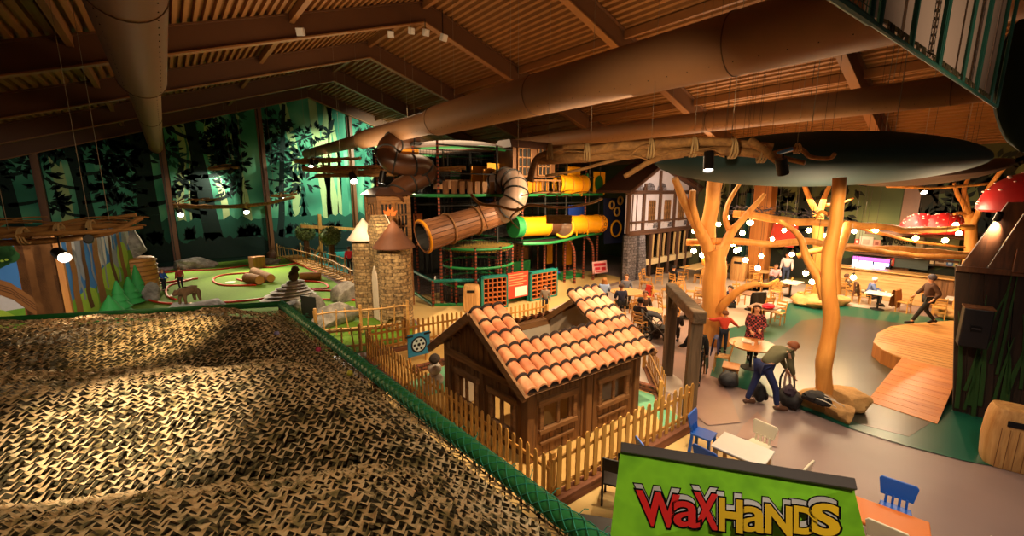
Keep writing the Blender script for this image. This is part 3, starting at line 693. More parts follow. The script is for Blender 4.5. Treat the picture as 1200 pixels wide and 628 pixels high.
# two tall timbers with a lintel
W_tall = wood('grey_timber', '#4e3e2c', '#8a6e50', 'z', 2.5, .85, bmp=.8); W_lint = wood('grey_lintel', '#54432f', '#8f7354', 'y', 2.5, .85, bmp=.8)
t = thing('timber_gateway', 'tall weathered timber gateway of two posts and a lintel beside the hut fence', 'gateway', (9.6, 5.2, 0))
PA, PB = V((8.88, 4.45, 0)), V((10.62, 6.05, 0)); d = (PB-PA).normalized(); rz = math.atan2(d.y, d.x)
for p, hh, w_ in ((PA, 2.35, .22), (PB, 2.35, .26)):
    mb = MB(); mb.box(p+V((0, 0, hh/2)), (w_, .27, hh), rz); mb.build('post', W_tall, t, True, bevel=.025)
mb = MB(); mb.bar(PA-d*.25+V((0, 0, 2.48)), PB+d*.3+V((0, 0, 2.48)), .28, .28); mb.build('lintel', W_lint, t, True, bevel=.03)
for p, s_ in ((PA, 1), (PB, -1)):
    mb = MB(); mb.bar(p+V((0, 0, 1.95)), p+d*s_*.5+V((0, 0, 2.38)), .1, .1); mb.build('brace', W_tall, t, True)

# blue sign with a ball emblem
def cam_face(p): return math.atan2(-p.y, -p.x)
t = thing('golf_sign', 'blue square sign with a round black and white ball emblem behind the picket fence corner', 'sign', (5.3, 11.3, 0))
S = [ay(x, y, 11.3) for x, y in ((477, 393), (503, 387), (503, 413), (478, 419))]
nrm = (S[1]-S[0]).cross(S[3]-S[0]).normalized()
if nrm.y > 0: nrm = -nrm
mb = MB(); mb.prism(S, nrm*.03); mb.build('board', plain('sign_blue', '#2f7fa6', .5, var=.2), t, True)
cS = (S[0]+S[2])/2+nrm*.034; eu = (S[1]-S[0]).normalized(); ev = nrm.cross(eu)
def disc(mb, c, r, n=24, m=0, ru=None): mb.prism([c+eu*cos(2*pi*k/n)*(ru or r)+ev*sin(2*pi*k/n)*r for k in range(n)], nrm*.004, m)
mb = MB(); disc(mb, cS, .26, 24, 0); disc(mb, cS+nrm*.005, .21, 24, 1)
for k in range(6): disc(mb, cS+nrm*.01+(eu*cos(k*pi/3)+ev*sin(k*pi/3))*.145, .045, 6, 0)
disc(mb, cS+nrm*.01, .06, 5, 0)
for k, (a, b) in enumerate(((-.3, .3), (.3, .3))): mb.prism([cS+eu*(a-.12)+ev*(b-.03), cS+eu*(a+.12)+ev*(b-.03), cS+eu*(a+.12)+ev*(b+.03), cS+eu*(a-.12)+ev*(b+.03)], nrm*.004, 0)
for p_ in (S[3]+(S[2]-S[3])*.12, S[3]+(S[2]-S[3])*.88):
    m2 = MB(); m2.bar(V((p_.x, p_.y+.05, 0)), V((p_.x, p_.y+.05, S[0].z-.05)), .06, .06); m2.build('post', W_pale, t, True)
mb.build('emblem', [plain('emblem_black', '#14181c', .6), plain('emblem_white', '#c9d2d0', .6)], t, True)
# round stones beside the hut, kerbs
for k, (px_, py_, r_, z, c) in enumerate(((510, 444, .22, .19, 0), (510, 444, .18, .5, 0), (510, 444, .15, .78, 1), (503, 452, .17, .15, 0))):
    p = fl(px_, py_, .2); mb = MB(); p.z = z; mb.rock(p, (r_, r_, r_*.9), k+2, .15)
    tag(mb.build('boulder', stone('pale_stone', '#8f857a', '#b8ada0') if not c else stone('dark_stone', '#2a221c', '#41352c'), smooth=True), ['round pale stone beside the hut wall, middle of its stack', 'pale stone resting on others beside the hut wall', 'dark round stone topping the pile by the hut wall', 'lowest pale stone by the hut nearest the fence'][k], 'stone', 'piled stones by the hut')
poly_floor('floor', [(4.45, 4.5), (8.6, 4.3), (9.4, 6.2), (9.2, 12.1), (4.45, 12.6)], .008, plain('golf_lane_sand', '#c9a15c', .8))
poly_floor('floor', [(7.9, 4.45), (8.6, 4.35), (9.2, 5.6), (8.9, 7.5), (8.5, 7.5), (8.4, 5)], .012, M_mint)
poly_floor('floor', [(4.6, 9.2), (6.5, 9), (8.2, 9.2), (8.2, 10.3), (6, 10.6), (4.6, 10.2)], .012, M_mint)
M_brk = bricks('kerb_brick', '#8a4a30', '#a8623e', '#4a3024', .2, .08, plane='xz')
for a, b, lb in (((5.0, 10.75), (8.3, 10.5), 'low brick kerb behind the golf lane near the blue sign'), ((9.0, 7.4), (9.35, 5.5), 'low brick kerb beside the mint golf lane under the roof edge')):
    mb = MB(); mb.bar((a[0], a[1], .1), (b[0], b[1], .1), .14, .18, up=(0, 0, 1)); tag(mb.build('brick_kerb', M_brk), lb, 'kerb')

# ================================================================== banner
Tl, Tr, Bl, Br = V((3.78, 2.67, 2.2)), V((5.14, .79, 2.2)), V((3.20, 2.34, 1.52)), V((5.17, .58, 1.52))
nb = (Tr-Tl).cross(Bl-Tl).normalized()
if nb.z < 0: nb = -nb
bn = thing('banner_sign', 'bright green slanted banner with red and yellow cartoon lettering in the foreground', 'sign', (4.4, 1.5, 0))
M_lime = patches('banner_green', ['#6cb010', '#84cc18', '#78bc14'], 3, .85, 2)
mb = MB(); mb.prism([Tl, Tr, Br, Bl], -nb*.03); mb.build('banner_panel', M_lime, bn, True)
mb = MB(); mb.bar(Tl+(Tl-Tr)*.0+nb*.02+(Tl-Bl)*.05, Tr+nb*.02+(Tr-Br)*.05, .11, .12, up=nb); mb.build('top_bar', plain('banner_bar', '#4a3f38', .6), bn, True, bevel=.008)
mb = MB()
for p, q in ((Tl, Bl+(Br-Bl)*.06), (Tr, Bl+(Br-Bl)*.94)):
    mb = MB(); e = q-nb*.06; mb.box((e.x, e.y, .74), (.07, .07, 1.48)); mb.bar(p-nb*.06, V((e.x, e.y, 1.42)), .05, .05); mb.build('stand', plain('stand_black', '#191512', .6), bn, True)
def bpt(u, v, d=0):       # u along the banner 0..1, v down 0..1
    a = Tl+(Tr-Tl)*u; b = Bl+(Br-Bl)*u; return a+(b-a)*v+nb*d
def glyph(ch, off):
    c = bpy.data.curves.new('t', 'FONT'); c.body = ch; c.offset = off; c.resolution_u = 5
    o = bpy.data.objects.new('t', c); COL.objects.link(o); bpy.context.view_layer.update()
    me = bpy.data.meshes.new_from_object(o.evaluated_get(bpy.context.evaluated_depsgraph_get())); vs_ = [v.co.copy() for v in me.vertices]; fs_ = [tuple(p.vertices) for p in me.polygons]
    bpy.data.objects.remove(o); bpy.data.curves.remove(c); bpy.data.meshes.remove(me); return vs_, fs_
# letter, pixel box left/right/top/bottom at the letter's face, tilt
LET = [('W', 745, 797, 574, 617, 0), ('a', 789, 820, 586, 618, 0), ('X', 812, 842, 576, 620, 0), ('H', 842, 870, 583, 624, 1), ('a', 866, 899, 592, 624, 1), ('N', 896, 928, 590, 627, 1), ('D', 928, 958, 592, 627, 1), ('S', 950, 984, 588, 628, 1)]
def onban(px, py):
    r = _ray(px, py); return EYE+r*((Tl-EYE).dot(nb)/r.dot(nb))
M_red = plain('letter_red', '#d01408', .6, var=.06, spec=.15); M_yel = plain('letter_yellow', '#d8ac04', .6, var=.06, spec=.15); M_out = plain('letter_outline', '#0c0806', .8, spec=.08); M_shd = plain('letter_silver', '#a8a098', .4)
for li, (ch, l, r_, t_, b_, cm) in enumerate(LET):
    q = [onban(l, t_), onban(r_, t_+ (r_-l)*.12), onban(l+ (6 if l < 760 else 0), b_-2), onban(r_, b_+(r_-l)*.06)]
    g0, f0 = glyph(ch, .014 if ch == 'a' else .038)
    x0, x1 = min(v.x for v in g0), max(v.x for v in g0); y0, y1 = min(v.y for v in g0), max(v.y for v in g0)
    def mp(v, d, sx=0, sy=0):
        u = (v.x-x0)/(x1-x0); w_ = 1-(v.y-y0)/(y1-y0)
        a = q[0]+(q[1]-q[0])*u; b = q[2]+(q[3]-q[2])*u; return a+(b-a)*w_+nb*(d+.004*(li % 2))+(Tr-Tl).normalized()*sx+(Tl-Bl).normalized()*sy
    g1, f1 = glyph(ch, .05 if ch == 'a' else .08)
    mb = MB()
    mb.add([mp(v, .004, -.015, .055) for v in g1], f1, 1); 
    g3, f3 = glyph(ch, .03 if ch == 'a' else .05); mb.add([mp(v, .006, -.015, .055) for v in g3], f3, 2)
    mb.add([mp(v, .008) for v in g1], f1, 1); mb.add([mp(v, .012) for v in g0], f0, 0)
    mb.build('letter', [M_yel if cm else M_red, M_out, M_shd], bn, True)

# ================================================================== children's furniture
def kid_chair(name, c, label, loc, rz, first=None):
    t = thing(name, label, 'chair', loc, rz, 'plastic chairs by the children\'s tables'); m = plain('plastic_'+c[1:], c, .35, var=.05)
    mb = MB(); mb.prism([(-.2, -.2, .38), (.2, -.2, .38), (.18, .2, .38), (-.18, .2, .38)], (0, 0, .04)); mb.build('seat', m, t, bevel=.012)
    mb = MB(); bk = [(-.19, .53), (-.23, .76), (-.2, .80), (.2, .80), (.23, .76), (.19, .53)]
    mb.prism([(x, .17+(z-.42)*.16, z) for x, z in bk], (0, .035, 0))
    for x in (-.12, -.04, .04, .12): mb.bar((x, .185, .41), (x, .205, .56), .055, .03)
    mb.build('backrest', m, t, bevel=.01)
    for x in (-.16, .16):
        for y in (-.16, .16): mb = MB(); mb.bar((x*1.15, y*1.15, 0), (x, y, .39), .06, .06, w2=.05, h2=.05); mb.build('leg', m, t, bevel=.008)
    return t
def kid_table(c, label, ctr, L, W, rz, h=.56):
    t = thing('play_table', label, 'table', ctr, rz); m = plain('table_'+c[1:], c, .3, var=.04); e = wood('table_edge', '#a07a4a', '#c09a66', 'x', 4)
    mb = MB(); mb.box((0, 0, h-.02), (L, W, .036)); mb.build('tabletop', m, t, bevel=.012)
    mb = MB(); mb.box((0, 0, h-.06), (L-.1, W-.1, .05)); mb.build('apron', e, t)
    for x in (-1, 1):
        for y in (-1, 1): mb = MB(); mb.box((x*(L/2-.07), y*(W/2-.07), (h-.04)/2), (.06, .06, h-.04)); mb.build('leg', e, t)
    return t
kid_table('#efe6da', 'white rectangular children\'s table among blue and cream chairs beyond the green banner', (7.7, 2.8, 0), .66, .88, R(4))
kid_table('#e07a34', 'orange children\'s table at the right end of the green banner', (7.55, .72, 0), .62, .86, R(10))
BLU, CRM = '#1f5fc0', '#e8dcc0'
for c, x, y, rz, lb in ((BLU, 7.85, 3.6, R(8), 'blue plastic chair at the far end of the white table'), (BLU, 7.02, 3.05, R(88), 'blue plastic chair at the near long side of the white table'),
    (BLU, 6.3, 3.75, R(60), 'blue plastic chair standing alone between picket fence and banner'), (BLU, 6.72, 2.85, R(140), 'blue plastic chair half hidden behind the banner top below the white table'),
    (CRM, 8.25, 2.75, R(-95), 'cream plastic chair on the far side of the white table'), (CRM, 7.68, 2.02, R(178), 'cream plastic chair at the right end of the white table'),
    (BLU, 8.05, .72, R(-80), 'blue plastic chair behind the orange table'), (CRM, 7.24, .70, R(96), 'cream plastic chair in front of the orange table beside the banner'), (CRM, 7.6, -.0, R(-172), 'cream plastic chair at the right end of the orange table')):
    kid_chair('plastic_chair', c, lb, (x, y, 0), rz)
t = thing('dark_table', 'dark square table half hidden behind the left end of the banner', 'table', (4.05, 3.05, 0), R(38)); m = plain('dark_top', '#231a16', .35)
mb = MB(); mb.box((0, 0, .6), (.75, .75, .04)); mb.build('tabletop', m, t, bevel=.006)
for x in (-.3, .3):
    for y in (-.3, .3): mb = MB(); mb.box((x, y, .29), (.05, .05, .58)); mb.build('leg', W_pale, t)
t = thing('dark_chair', 'black chair standing against the picket fence left of the banner', 'chair', (5.35, 3.85, 0), R(120)); m = plain('black_wood', '#1c1512', .45)
mb = MB(); mb.box((0, 0, .43), (.4, .4, .03)); mb.build('seat', m, t); mb = MB(); mb.box((0, .19, .78), (.38, .025, .22)); mb.build('backrest', m, t)
for x in (-.18, .18):
    mb = MB(); mb.box((x, .19, .45), (.035, .035, .9)); mb.build('leg', m, t); mb = MB(); mb.box((x, -.18, .215), (.035, .035, .43)); mb.build('leg', m, t)

# ================================================================== painted scenery on the left
t = thing('scenery_wall', 'painted scenery wall with tree trunk, blue sky and green hills on the left behind the net', 'scenery', (-3.0, 22, 0))
PC, PR_, PL = V((-3.11, 21.2, 0)), V((-1.6, 28.0, 0)), V((-7.2, 22.2, 0))
sd = (PR_-PC); sl = sd.length; sd.normalize(); fd = (PL-PC); flen = fd.length; fd.normalize()
sn = V((sd.y, -sd.x, 0)); fn = V((fd.y, -fd.x, 0))
if sn.dot(EYE-PC) < 0: sn = -sn
if fn.dot(EYE-PC) < 0: fn = -fn
def paint(o, d, L, H, n):
    def p(u, v, k): return o+d*(u*L)+V((0, 0, v*H))+n*(.006*k)
    return p
PM = [plain('paint_sky', '#3f78b8', .7, var=.2, scale=.8), plain('paint_cloud', '#c8c2c0', .7), plain('paint_grass', '#6a9a2a', .7, var=.2), plain('paint_grass_light', '#9ab83a', .7, var=.15), plain('paint_bark', '#8a5a2e', .7, var=.2), plain('paint_bark_dark', '#5e3a1c', .7, var=.2), plain('paint_leaf', '#1f4a1e', .7, var=.3), plain('paint_grey', '#8d8f98', .7), plain('paint_leaf_light', '#7f9a30', .7)]
rnd = random.Random(11)
SH = 3.7
def wig(mb, P, cx, w0, w1, v0, v1, k, m, amp=.03, seed=0):
    L, Rr = [], []
    for i in range(9):
        v = v0+(v1-v0)*i/8; c = cx+amp*noise.noise(V((seed, v*4, 0))); w_ = w0+(w1-w0)*i/8; L.append(P(c-w_, v, k)); Rr.append(P(c+w_, v, k))
    mb.add(L+Rr, [(i, i+9, i+10, i+1) for i in range(8)], m)
def blot(mb, P, cx, cv, ru, rv, k, m, seed=0, n=18):
    mb.add([P(min(1, max(0, cx+cos(2*pi*i/n)*ru*(1+.25*noise.noise(V((cos(2*pi*i/n)*1.5, sin(2*pi*i/n)*1.5, seed)))))), min(1, max(0, cv+sin(2*pi*i/n)*rv*(1+.25*noise.noise(V((cos(2*pi*i/n)*1.5, sin(2*pi*i/n)*1.5, seed+9)))))), k) for i in range(n)], [tuple(range(n))], m)
mb = MB(); P = paint(PC, sd, sl, SH, sn); mb.prism([P(0, 0, 0), P(1, 0, 0), P(1, 1, 0), P(0, 1, 0)], -sn*.1, 0)
for i in range(9): blot(mb, P, rnd.uniform(.05, .95), rnd.uniform(.5, .95), .05, .22, 1, 7 if i % 2 else 1, i)
hill = [P(0, 0, 2), P(1, 0, 2)]+[P(1-i/12, .30+.32*(1-i/12)+.05*sin(i*1.3), 2) for i in range(13)]; mb.add(hill, [tuple(range(len(hill)))], 2)
blot(mb, P, .22, .22, .12, .2, 3, 3, 3); blot(mb, P, .55, .42, .14, .16, 3, 3, 4); blot(mb, P, .8, .6, .1, .18, 3, 3, 5)
for c, w_ in ((.1, .03), (.24, .022), (.40, .04), (.62, .022), (.78, .03)): wig(mb, P, c, w_*1.2, w_*.8, .18, 1, 4, 4 if w_ > .025 else 5, .04, c*30)
for c in (.17, .33, .5, .7): wig(mb, P, c, .012, .008, .3, 1, 4, 7, .05, c*50)
mb.build('side_panel', PM, t, True)
mb = MB(); P = paint(PC, fd, flen, SH, fn); mb.prism([P(0, 0, 0), P(1, 0, 0), P(1, 1, 0), P(0, 1, 0)], -fn*.1, 0)
blot(mb, P, .35, .38, .2, .1, 1, 1, 2); blot(mb, P, .6, .3, .2, .12, 1, 1, 3)
hill = [P(0, 0, 2), P(1, 0, 2), P(1, .3, 2), P(.7, .36, 2), P(.45, .31, 2), P(.2, .34, 2), P(0, .3, 2)]; mb.add(hill, [tuple(range(7))], 2); blot(mb, P, .45, .25, .12, .08, 3, 3, 6)
for k in range(5): wig(mb, P, .03+.05*k, .03, .024, 0, 1, 3, 4 if k % 2 else 5, .01, k)
wig(mb, P, .13, .15, .11, 0, 1, 3, 4, .01, 2)
pts = [(.2, .33), (.32, .5), (.5, .62), (.75, .72), (1, .82)]
up_ = [P(a, b+.09*(1-a)+.02, 4) for a, b in pts]; dn = [P(a, b-.09*(1-a)-.02, 4) for a, b in pts]; mb.add(up_+dn, [(i, i+1, i+6, i+5) for i in range(4)], 4)
for k in range(3): 
    q = [(a, b+.03*(k-1)*(1-a*.5)) for a, b in pts]; mb.add([P(a, b+.006, 5) for a, b in q]+[P(a, b-.006, 5) for a, b in q], [(i, i+1, i+6, i+5) for i in range(4)], 5)
for k in range(26): blot(mb, P, rnd.uniform(.3, .8), rnd.uniform(.78, .98), .07, .07, 4, 6, k)
for k in range(40): blot(mb, P, rnd.uniform(.3, .8), rnd.uniform(.72, .98), .012, .012, 5, 8, k, 6)
mb.build('front_panel', PM, t, True)
mb = MB(); mb.bar(PC-sd*.02+fn*.06+sn*.03, PC-sd*.02+fn*.06+sn*.03+V((0, 0, SH)), .34, .16); mb.build('trunk_edge', wood('edge_board', '#a8682c', '#c8883e', 'z', 2), t, True)
# layered fir cut-outs
M_fir = plain('fir_green', '#2f8f45', .7, var=.12, scale=3)
for k, (px_, py_, h, w_, lb) in enumerate(((133, 379, 1.15, .62, 'low green fir with one plain cone nearest the net edge'), (143, 371, 1.55, .5, 'green tiered fir standing tallest at the front of the firs'), (155, 357, 1.35, .5, 'green tiered fir in front of the barrel on its left'), (164, 351, 1.7, .45, 'green tiered fir rising highest against the wooden barrel'))):
    p = fl(px_, py_); t = thing('fir_tree', lb, 'tree', p, 0, 'green model firs'); n = 1 if k == 0 else 4
    mb = MB()
    for i in range(n):
        z0 = .12+(h-.12)*i/n*.82; z1 = z0+(h-.12)/n*(1.5 if n > 1 else 1); r_ = w_*(1-i/(n+1.2)); z1 = min(z1, h)
        mb.lathe([(r_*.55, z0+.03), (r_, z0), (r_*.98, z0+.03), (.03, z1)], n=14)
    mb.build('foliage', M_fir, t, smooth=True, ang=30); mb = MB(); mb.cyl((0, 0, 0), (0, 0, .2), .07, 8); mb.build('trunk', W_dark, t)
# barrel hut with stone on it
t = thing('barrel_hut', 'ribbed wooden barrel hut beside the painted scenery wall', 'hut', fl(164, 345), 0)
mb = MB(); mb.lathe([(.78, 0), (.86, .9), (.8, 1.85), (.7, 1.9)], n=26); mb.build('staves', wood('barrel_slat', '#8a5a22', '#b87e36', 'x', 1.6, .6), t, smooth=True)
mb = MB(); [mb.torus((0, 0, z), .86, .03, n=26, k=6) for z in (.12, .35, .58, .81, 1.04, 1.27, 1.5, 1.73)]; mb.build('rib', wood('barrel_rib', '#6e4418', '#96642a', 'x', 1.6), t, smooth=True)
p = fl(164, 345); mb = MB(); mb.rock((p.x-.05, p.y, 2.55), (.66, .62, .9), 4, .3, 22, 15, cuts=12); tag(mb.build('boulder', stone('grey_rock', '#4a453e', '#7a746a', '#a09a90'), smooth=True, ang=24), 'tall grey rock standing on top of the wooden barrel hut', 'rock')
# ================================================================== golf lawn
M_curb = plain('red_curb', '#c2321c', .5, var=.1); M_rock = stone('grey_rock', '', ''); M_rockl = stone('light_rock', '#5a554f', '#8a847a', '#b8b0a4')
for k, pts in enumerate(([(168, 343), (176, 353), (205, 357), (250, 356), (300, 352), (340, 345)], [(225, 328), (198, 336), (196, 347), (206, 352)], [(180, 322), (215, 318), (260, 316), (305, 309), (330, 304)], [(185, 333), (215, 329), (232, 327)],
        [(300, 320), (262, 323), (250, 329), (262, 335), (300, 335)], [(278, 328), (300, 333), (310, 331)], [(235, 309), (270, 305), (325, 300), (345, 308), (372, 320)], [(352, 330), (378, 332), (384, 338), (365, 340), (328, 347)],
        [(330, 343), (360, 341), (395, 342), (420, 344)], [(365, 352), (400, 352), (424, 354), (428, 360), (405, 369), (385, 374)], [(295, 313), (320, 314), (348, 309)])):
    mb = MB(); mb.tube([V((p[0], p[1], .05)) for p in smoothpath([tuple(fl(*q)) for q in pts], 6)], .05, 6)
    tag(mb.build('lane_curb', M_curb, smooth=True), ['red curb sweeping along the front edge of the golf lawn by the net', 'red curb curling round the putting hole beside the two children', 'long red curb near the mural foot at the back of the lawn', 'short red curb behind the two children', 'red horseshoe curb left of the brown logs', 'red curb tucked under the brown logs', 'red curb running from the back rocks to the stick fence', 'red loop curb behind the striped rock', 'red curb between the striped rock and the castle', 'red curb bending past the grey rock to the castle foot', 'red curb leading to the wooden block at the back'][k], 'curb', 'red golf lane curbs')
def rock(px_, py_, r, seed, lb, m=None, flat=None, z=None, amp=.28):
    p = fl(px_, py_); mb = MB(); mb.rock((p.x, p.y, r[2]*.5 if z is None else z), r, seed, amp, 22, 15, flat=flat, cuts=11)
    return tag(mb.build('boulder', m or M_rock, smooth=True, ang=24), lb, 'rock', 'rocks on the golf lawn')
rock(238, 371, (1.0, .6, .6), 2, 'long flat grey rock carrying the bear figure', M_rockl, .62)
rock(212, 372, (.5, .4, .5), 21, 'pale broken rock at the left end of the bear rock', M_rockl)
rock(180, 351, (.36, .34, .55), 5, 'round grey rock at the foot of the fir trees')
rock(228, 314, (1.35, .7, .55), 8, 'wide grey rock below the mural at the back left of the lawn', M_rockl)
rock(213, 316, (.55, .5, .5), 9, 'small grey rock left of the wide back rock', M_rockl)
rock(405, 351, (.75, .6, .62), 12, 'grey boulder left of the castle tower')
rock(393, 379, (1.05, .55, .5), 14, 'smooth grey sloping rock beside the net rail below the castle', M_rockl)
rock(372, 372, (.45, .4, .75), 15, 'square upright grey rock behind the black panel', M_rockl)
rock(345, 366, (.5, .4, .45), 16, 'small grey rock left of the black panel by the net rail', M_rockl)
rock(316, 309, (.75, .5, .32), 18, 'flat pale rock at the back right of the lawn', M_rockl)
p = fl(338, 349); mb = MB()                                           # layered rock
for i in range(6):
    s_ = 1-i*.13; mb.rock((p.x+.08*i, p.y+.05*i, .07+.13*i), (1.25*s_, .75*s_, .09), 30+i, .12, 18, 6)
tag(mb.build('boulder', stone('striped_rock', '#7a7268', '#b8b0a4', '#d5cec4', 2), smooth=True), 'striped layered rock with a pine cone figure on top', 'rock', 'rocks on the golf lawn')
mb = MB(); q = p+V((.35, .2, .8)); mb.rock((q.x, q.y, q.z+.22), (.22, .2, .28), 3, .5, 12, 10, freq=4); mb.rock((q.x+.1, q.y, q.z+.55), (.16, .14, .18), 6, .5, 10, 8, freq=4)
tag(mb.build('squirrel_figure', plain('fig_brown', '#4a3620', .9, var=.4, scale=12), smooth=True), 'small brown animal figure sitting on the striped rock', 'figure')
for k, (a, b, r_, lb) in enumerate((((290, 331), (305, 334), .28, 'front brown log lying across the red horseshoe curb'), ((298, 324), (318, 331), .25, 'rear brown log leaning against the front log'), ((352, 329), (376, 328), .24, 'single pale log lying before the stick fence'))):
    A, B = fl(*a)+V((0, 0, r_*(1.0 if k != 1 else 1.3))), fl(*b)+V((0, 0, r_))
    t = thing('log', lb, 'log', (A+B)/2-V((0, 0, r_)), 0, 'logs on the golf lawn'); mb = MB(); mb.tube([A, A+(B-A)*.35, A+(B-A)*.7, B], [r_, r_*1.05, r_, r_*.95], 14); mb.build('bark', wood('log_bark', '#6a4424', '#96683a', 'x', 3, .9, bmp=.8), t, True, True)
    mb = MB(); d = (B-A).normalized(); mb.cyl(A-d*.004, A+d*.002, r_*.9, 14); mb.cyl(B-d*.002, B+d*.004, r_*.86, 14); mb.build('cut_end', plain('cut_wood', '#c08a4e', .7), t, True)
p = fl(302, 314); mb = MB(); mb.box((p.x, p.y, .42), (.8, .7, .8), .3); tag(mb.build('wooden_block', wood('block_wood', '#7a4c26', '#a06c3a', 'z', 2), bevel=.05), 'square brown wooden block at the back of the lawn', 'block')
p = fl(333, 304); mb = MB(); mb.rock((p.x-.8, p.y, .35), (.35, .35, .45), 2); tag(mb.build('tree_stump', wood('stump_wood', '#4e301a', '#704826', 'z', 2), smooth=True), 'dark stump at the foot of the wall post beside the stick fence', 'stump')
mb = MB(); p = fl(364, 377); mb.hexa([p+V(q) for q in ((-.28, -.1, 0), (.28, .1, 0), (.26, .16, 0), (-.3, -.04, 0), (-.28, -.1, 1.15), (.28, .1, .95), (.26, .16, .95), (-.3, -.04, 1.15))]); tag(mb.build('scoreboard', plain('board_black', '#1b211d', .5)), 'tilted black panel standing by the net rail near the grey rocks', 'panel')
# holes with pale mats
for k, (px_, py_) in enumerate(((207, 346), (270, 331), (347, 352), (322, 309))):
    p = fl(px_, py_); mb = MB(); mb.lathe([(.26, 0), (.26, .02), (.2, .025)], (p.x, p.y, .006), 18); tag(mb.build('golf_hole', plain('hole_mat', '#c9c4a8', .6)), ['round pale putting hole beside the two children', 'round pale putting hole inside the horseshoe curb', 'pale putting hole right of the striped rock', 'pale putting hole near the wooden block'][k], 'golf hole', 'putting holes')
# bear figure
def quadruped(name, lb, loc, rz, s, col):
    t = thing(name, lb, 'animal figure', loc, rz); m = plain('fur_'+name, col, .95, var=.4, scale=12)
    sk = [((-.5, 0, .84), .28), ((-.15, 0, .9), .29), ((.22, 0, .92), .30), ((.52, 0, .9), .2), ((.78, 0, .84), .2), ((1.04, 0, .72), .09),
          ((-.62, .17, .62), .17), ((-.55, .2, .36), .11), ((-.66, .2, .1), .10), ((-.55, .2, .04), .09), ((-.62, -.17, .62), .17), ((-.5, -.2, .36), .11), ((-.58, -.2, .1), .10), ((-.47, -.2, .04), .09),
          ((.38, .17, .62), .15), ((.40, .19, .34), .10), ((.36, .19, .1), .09), ((.45, .19, .04), .085), ((.38, -.17, .62), .15), ((.5, -.19, .34), .10), ((.48, -.19, .1), .09), ((.57, -.19, .04), .085), ((.72, .17, 1.06), .06), ((.72, -.17, 1.06), .06)]
    ed = [(1, 0), (1, 2), (2, 3), (3, 4), (4, 5), (0, 6), (6, 7), (7, 8), (8, 9), (0, 10), (10, 11), (11, 12), (12, 13), (2, 14), (14, 15), (15, 16), (16, 17), (2, 18), (18, 19), (19, 20), (20, 21), (4, 22), (4, 23)]
    skin('body', [(V(p)*s, r_*s) for p, r_ in sk], ed, m, t, 1)
    mb = MB(); mb.ball((1.08*s, 0, .65*s), .04*s); mb.build('nose', plain('nose_black', '#0c0a08', .4), t)
    for y in (.08, -.08): mb = MB(); mb.ball((.9*s, y*s, .84*s), .022*s, 8, 5); mb.build('eye', plain('nose_black', ''), t)
def skin(name, verts, edges, mat, parent, root=0, sub=2, world=False):
    me = bpy.data.meshes.new(name); me.from_pydata([v for v, r_ in verts], edges, []); me.materials.append(mat)
    o = bpy.data.objects.new(name, me); COL.objects.link(o); o.parent = parent
    md = o.modifiers.new('skin', 'SKIN'); md.use_smooth_shade = True
    for i, (v, r_) in enumerate(verts):
        sv = me.skin_vertices[0].data[i]; sv.radius = (r_, r_); sv.use_root = (i == root)
    if sub: s_ = o.modifiers.new('sub', 'SUBSURF'); s_.levels = sub; s_.render_levels = sub
    return o
quadruped('bear_figure', 'brown bear figure standing on the long flat rock of the golf lawn', fl(228, 371)+V((-.1, .1, .6)), R(215), .6, '#5e4428')
# castle
M_cst = bricks('castle_stone', '#c4a472', '#94744a', '#6a5230', .22, .13, cyl=.6); M_cst2 = bricks('castle_stone_flat', '#b89a68', '#8a6d44', '#5e4828', .2, .12, plane='yz')
M_roofw = plain('pale_cone', '#d8c8b4', .6, var=.15); M_roofb = plain('brown_cone', '#5e3822', .65, var=.2)
t = thing('stone_castle', 'miniature stone castle with two round towers and pointed gate beside the golf lawn', 'castle', (6.4, 16.2, 0))
T1, T2 = V((6.15, 17.3, 0)), V((6.55, 15.25, 0))
for c, r_, h, hc, m, lb in ((T1, .5, 3.25, .85, M_roofw, 'pale cone roof'), (T2, .62, 3.1, 1.0, M_roofb, 'brown cone roof')):
    mb = MB(); mb.lathe([(r_*1.02, 0), (r_, .3), (r_*.98, h)], c, 26); o = mb.build('tower', M_cst, t, True, True)
    mb = MB(); mb.lathe([(r_*1.05, h-.02), (r_*1.28, h-.04), (r_*1.28, h), (.02, h+hc)], c, 24); o = mb.build('cone_roof', m, t, True, True, 30); o['label'] = lb
prof = [(16.95, 0), (15.7, 0), (15.7, 3.0)]+[(16.32-.62*cos(a)*1, 3.0+1.15*sin(a)**.9) for a in [pi/2*k/6 for k in range(1, 6)]]+[(16.32, 4.25)]+[(16.32+.62*cos(a), 3.0+1.15*sin(a)**.9) for a in [pi/2*k/6 for k in range(5, 0, -1)]]+[(16.95, 3.0)]
mb = MB(); mb.prism([V((6.15, y, z)) for y, z in prof], (.55, 0, 0)); mb.build('gate_wall', M_cst2, t, True)
mb = MB(); mb.prism([V((6.68, y, z)) for y, z in prof[2:-1]]+[V((6.68, 16.95, 3.0))], (.06, 0, 0)); mb.build('gate_cap', M_roofw, t, True)
mb = MB(); ap = [(16.05, .05), (16.6, .05), (16.6, 1.6), (16.53, 1.95), (16.32, 2.25), (16.11, 1.95), (16.05, 1.6)]; mb.prism([V((6.15, y, z)) for y, z in ap], (-.03, 0, 0)); mb.build('gate_recess', M_roofw, t, True)
mb = MB(); aw = [(-.14, .35), (.14, .35), (.14, 1.2), (.08, 1.42), (0, 1.52), (-.08, 1.42), (-.14, 1.2)]
for (a, z, s_) in ((-1.35, .2, .9),):
    c = T2+V((cos(a), sin(a), 0))*.6; tx = V((-sin(a), cos(a), 0)); mb.prism([c+tx*u+V((0, 0, v*s_+z)) for u, v in aw], V((cos(a), sin(a), 0))*.05)
mb.build('arch_window', M_cst2, t, True)
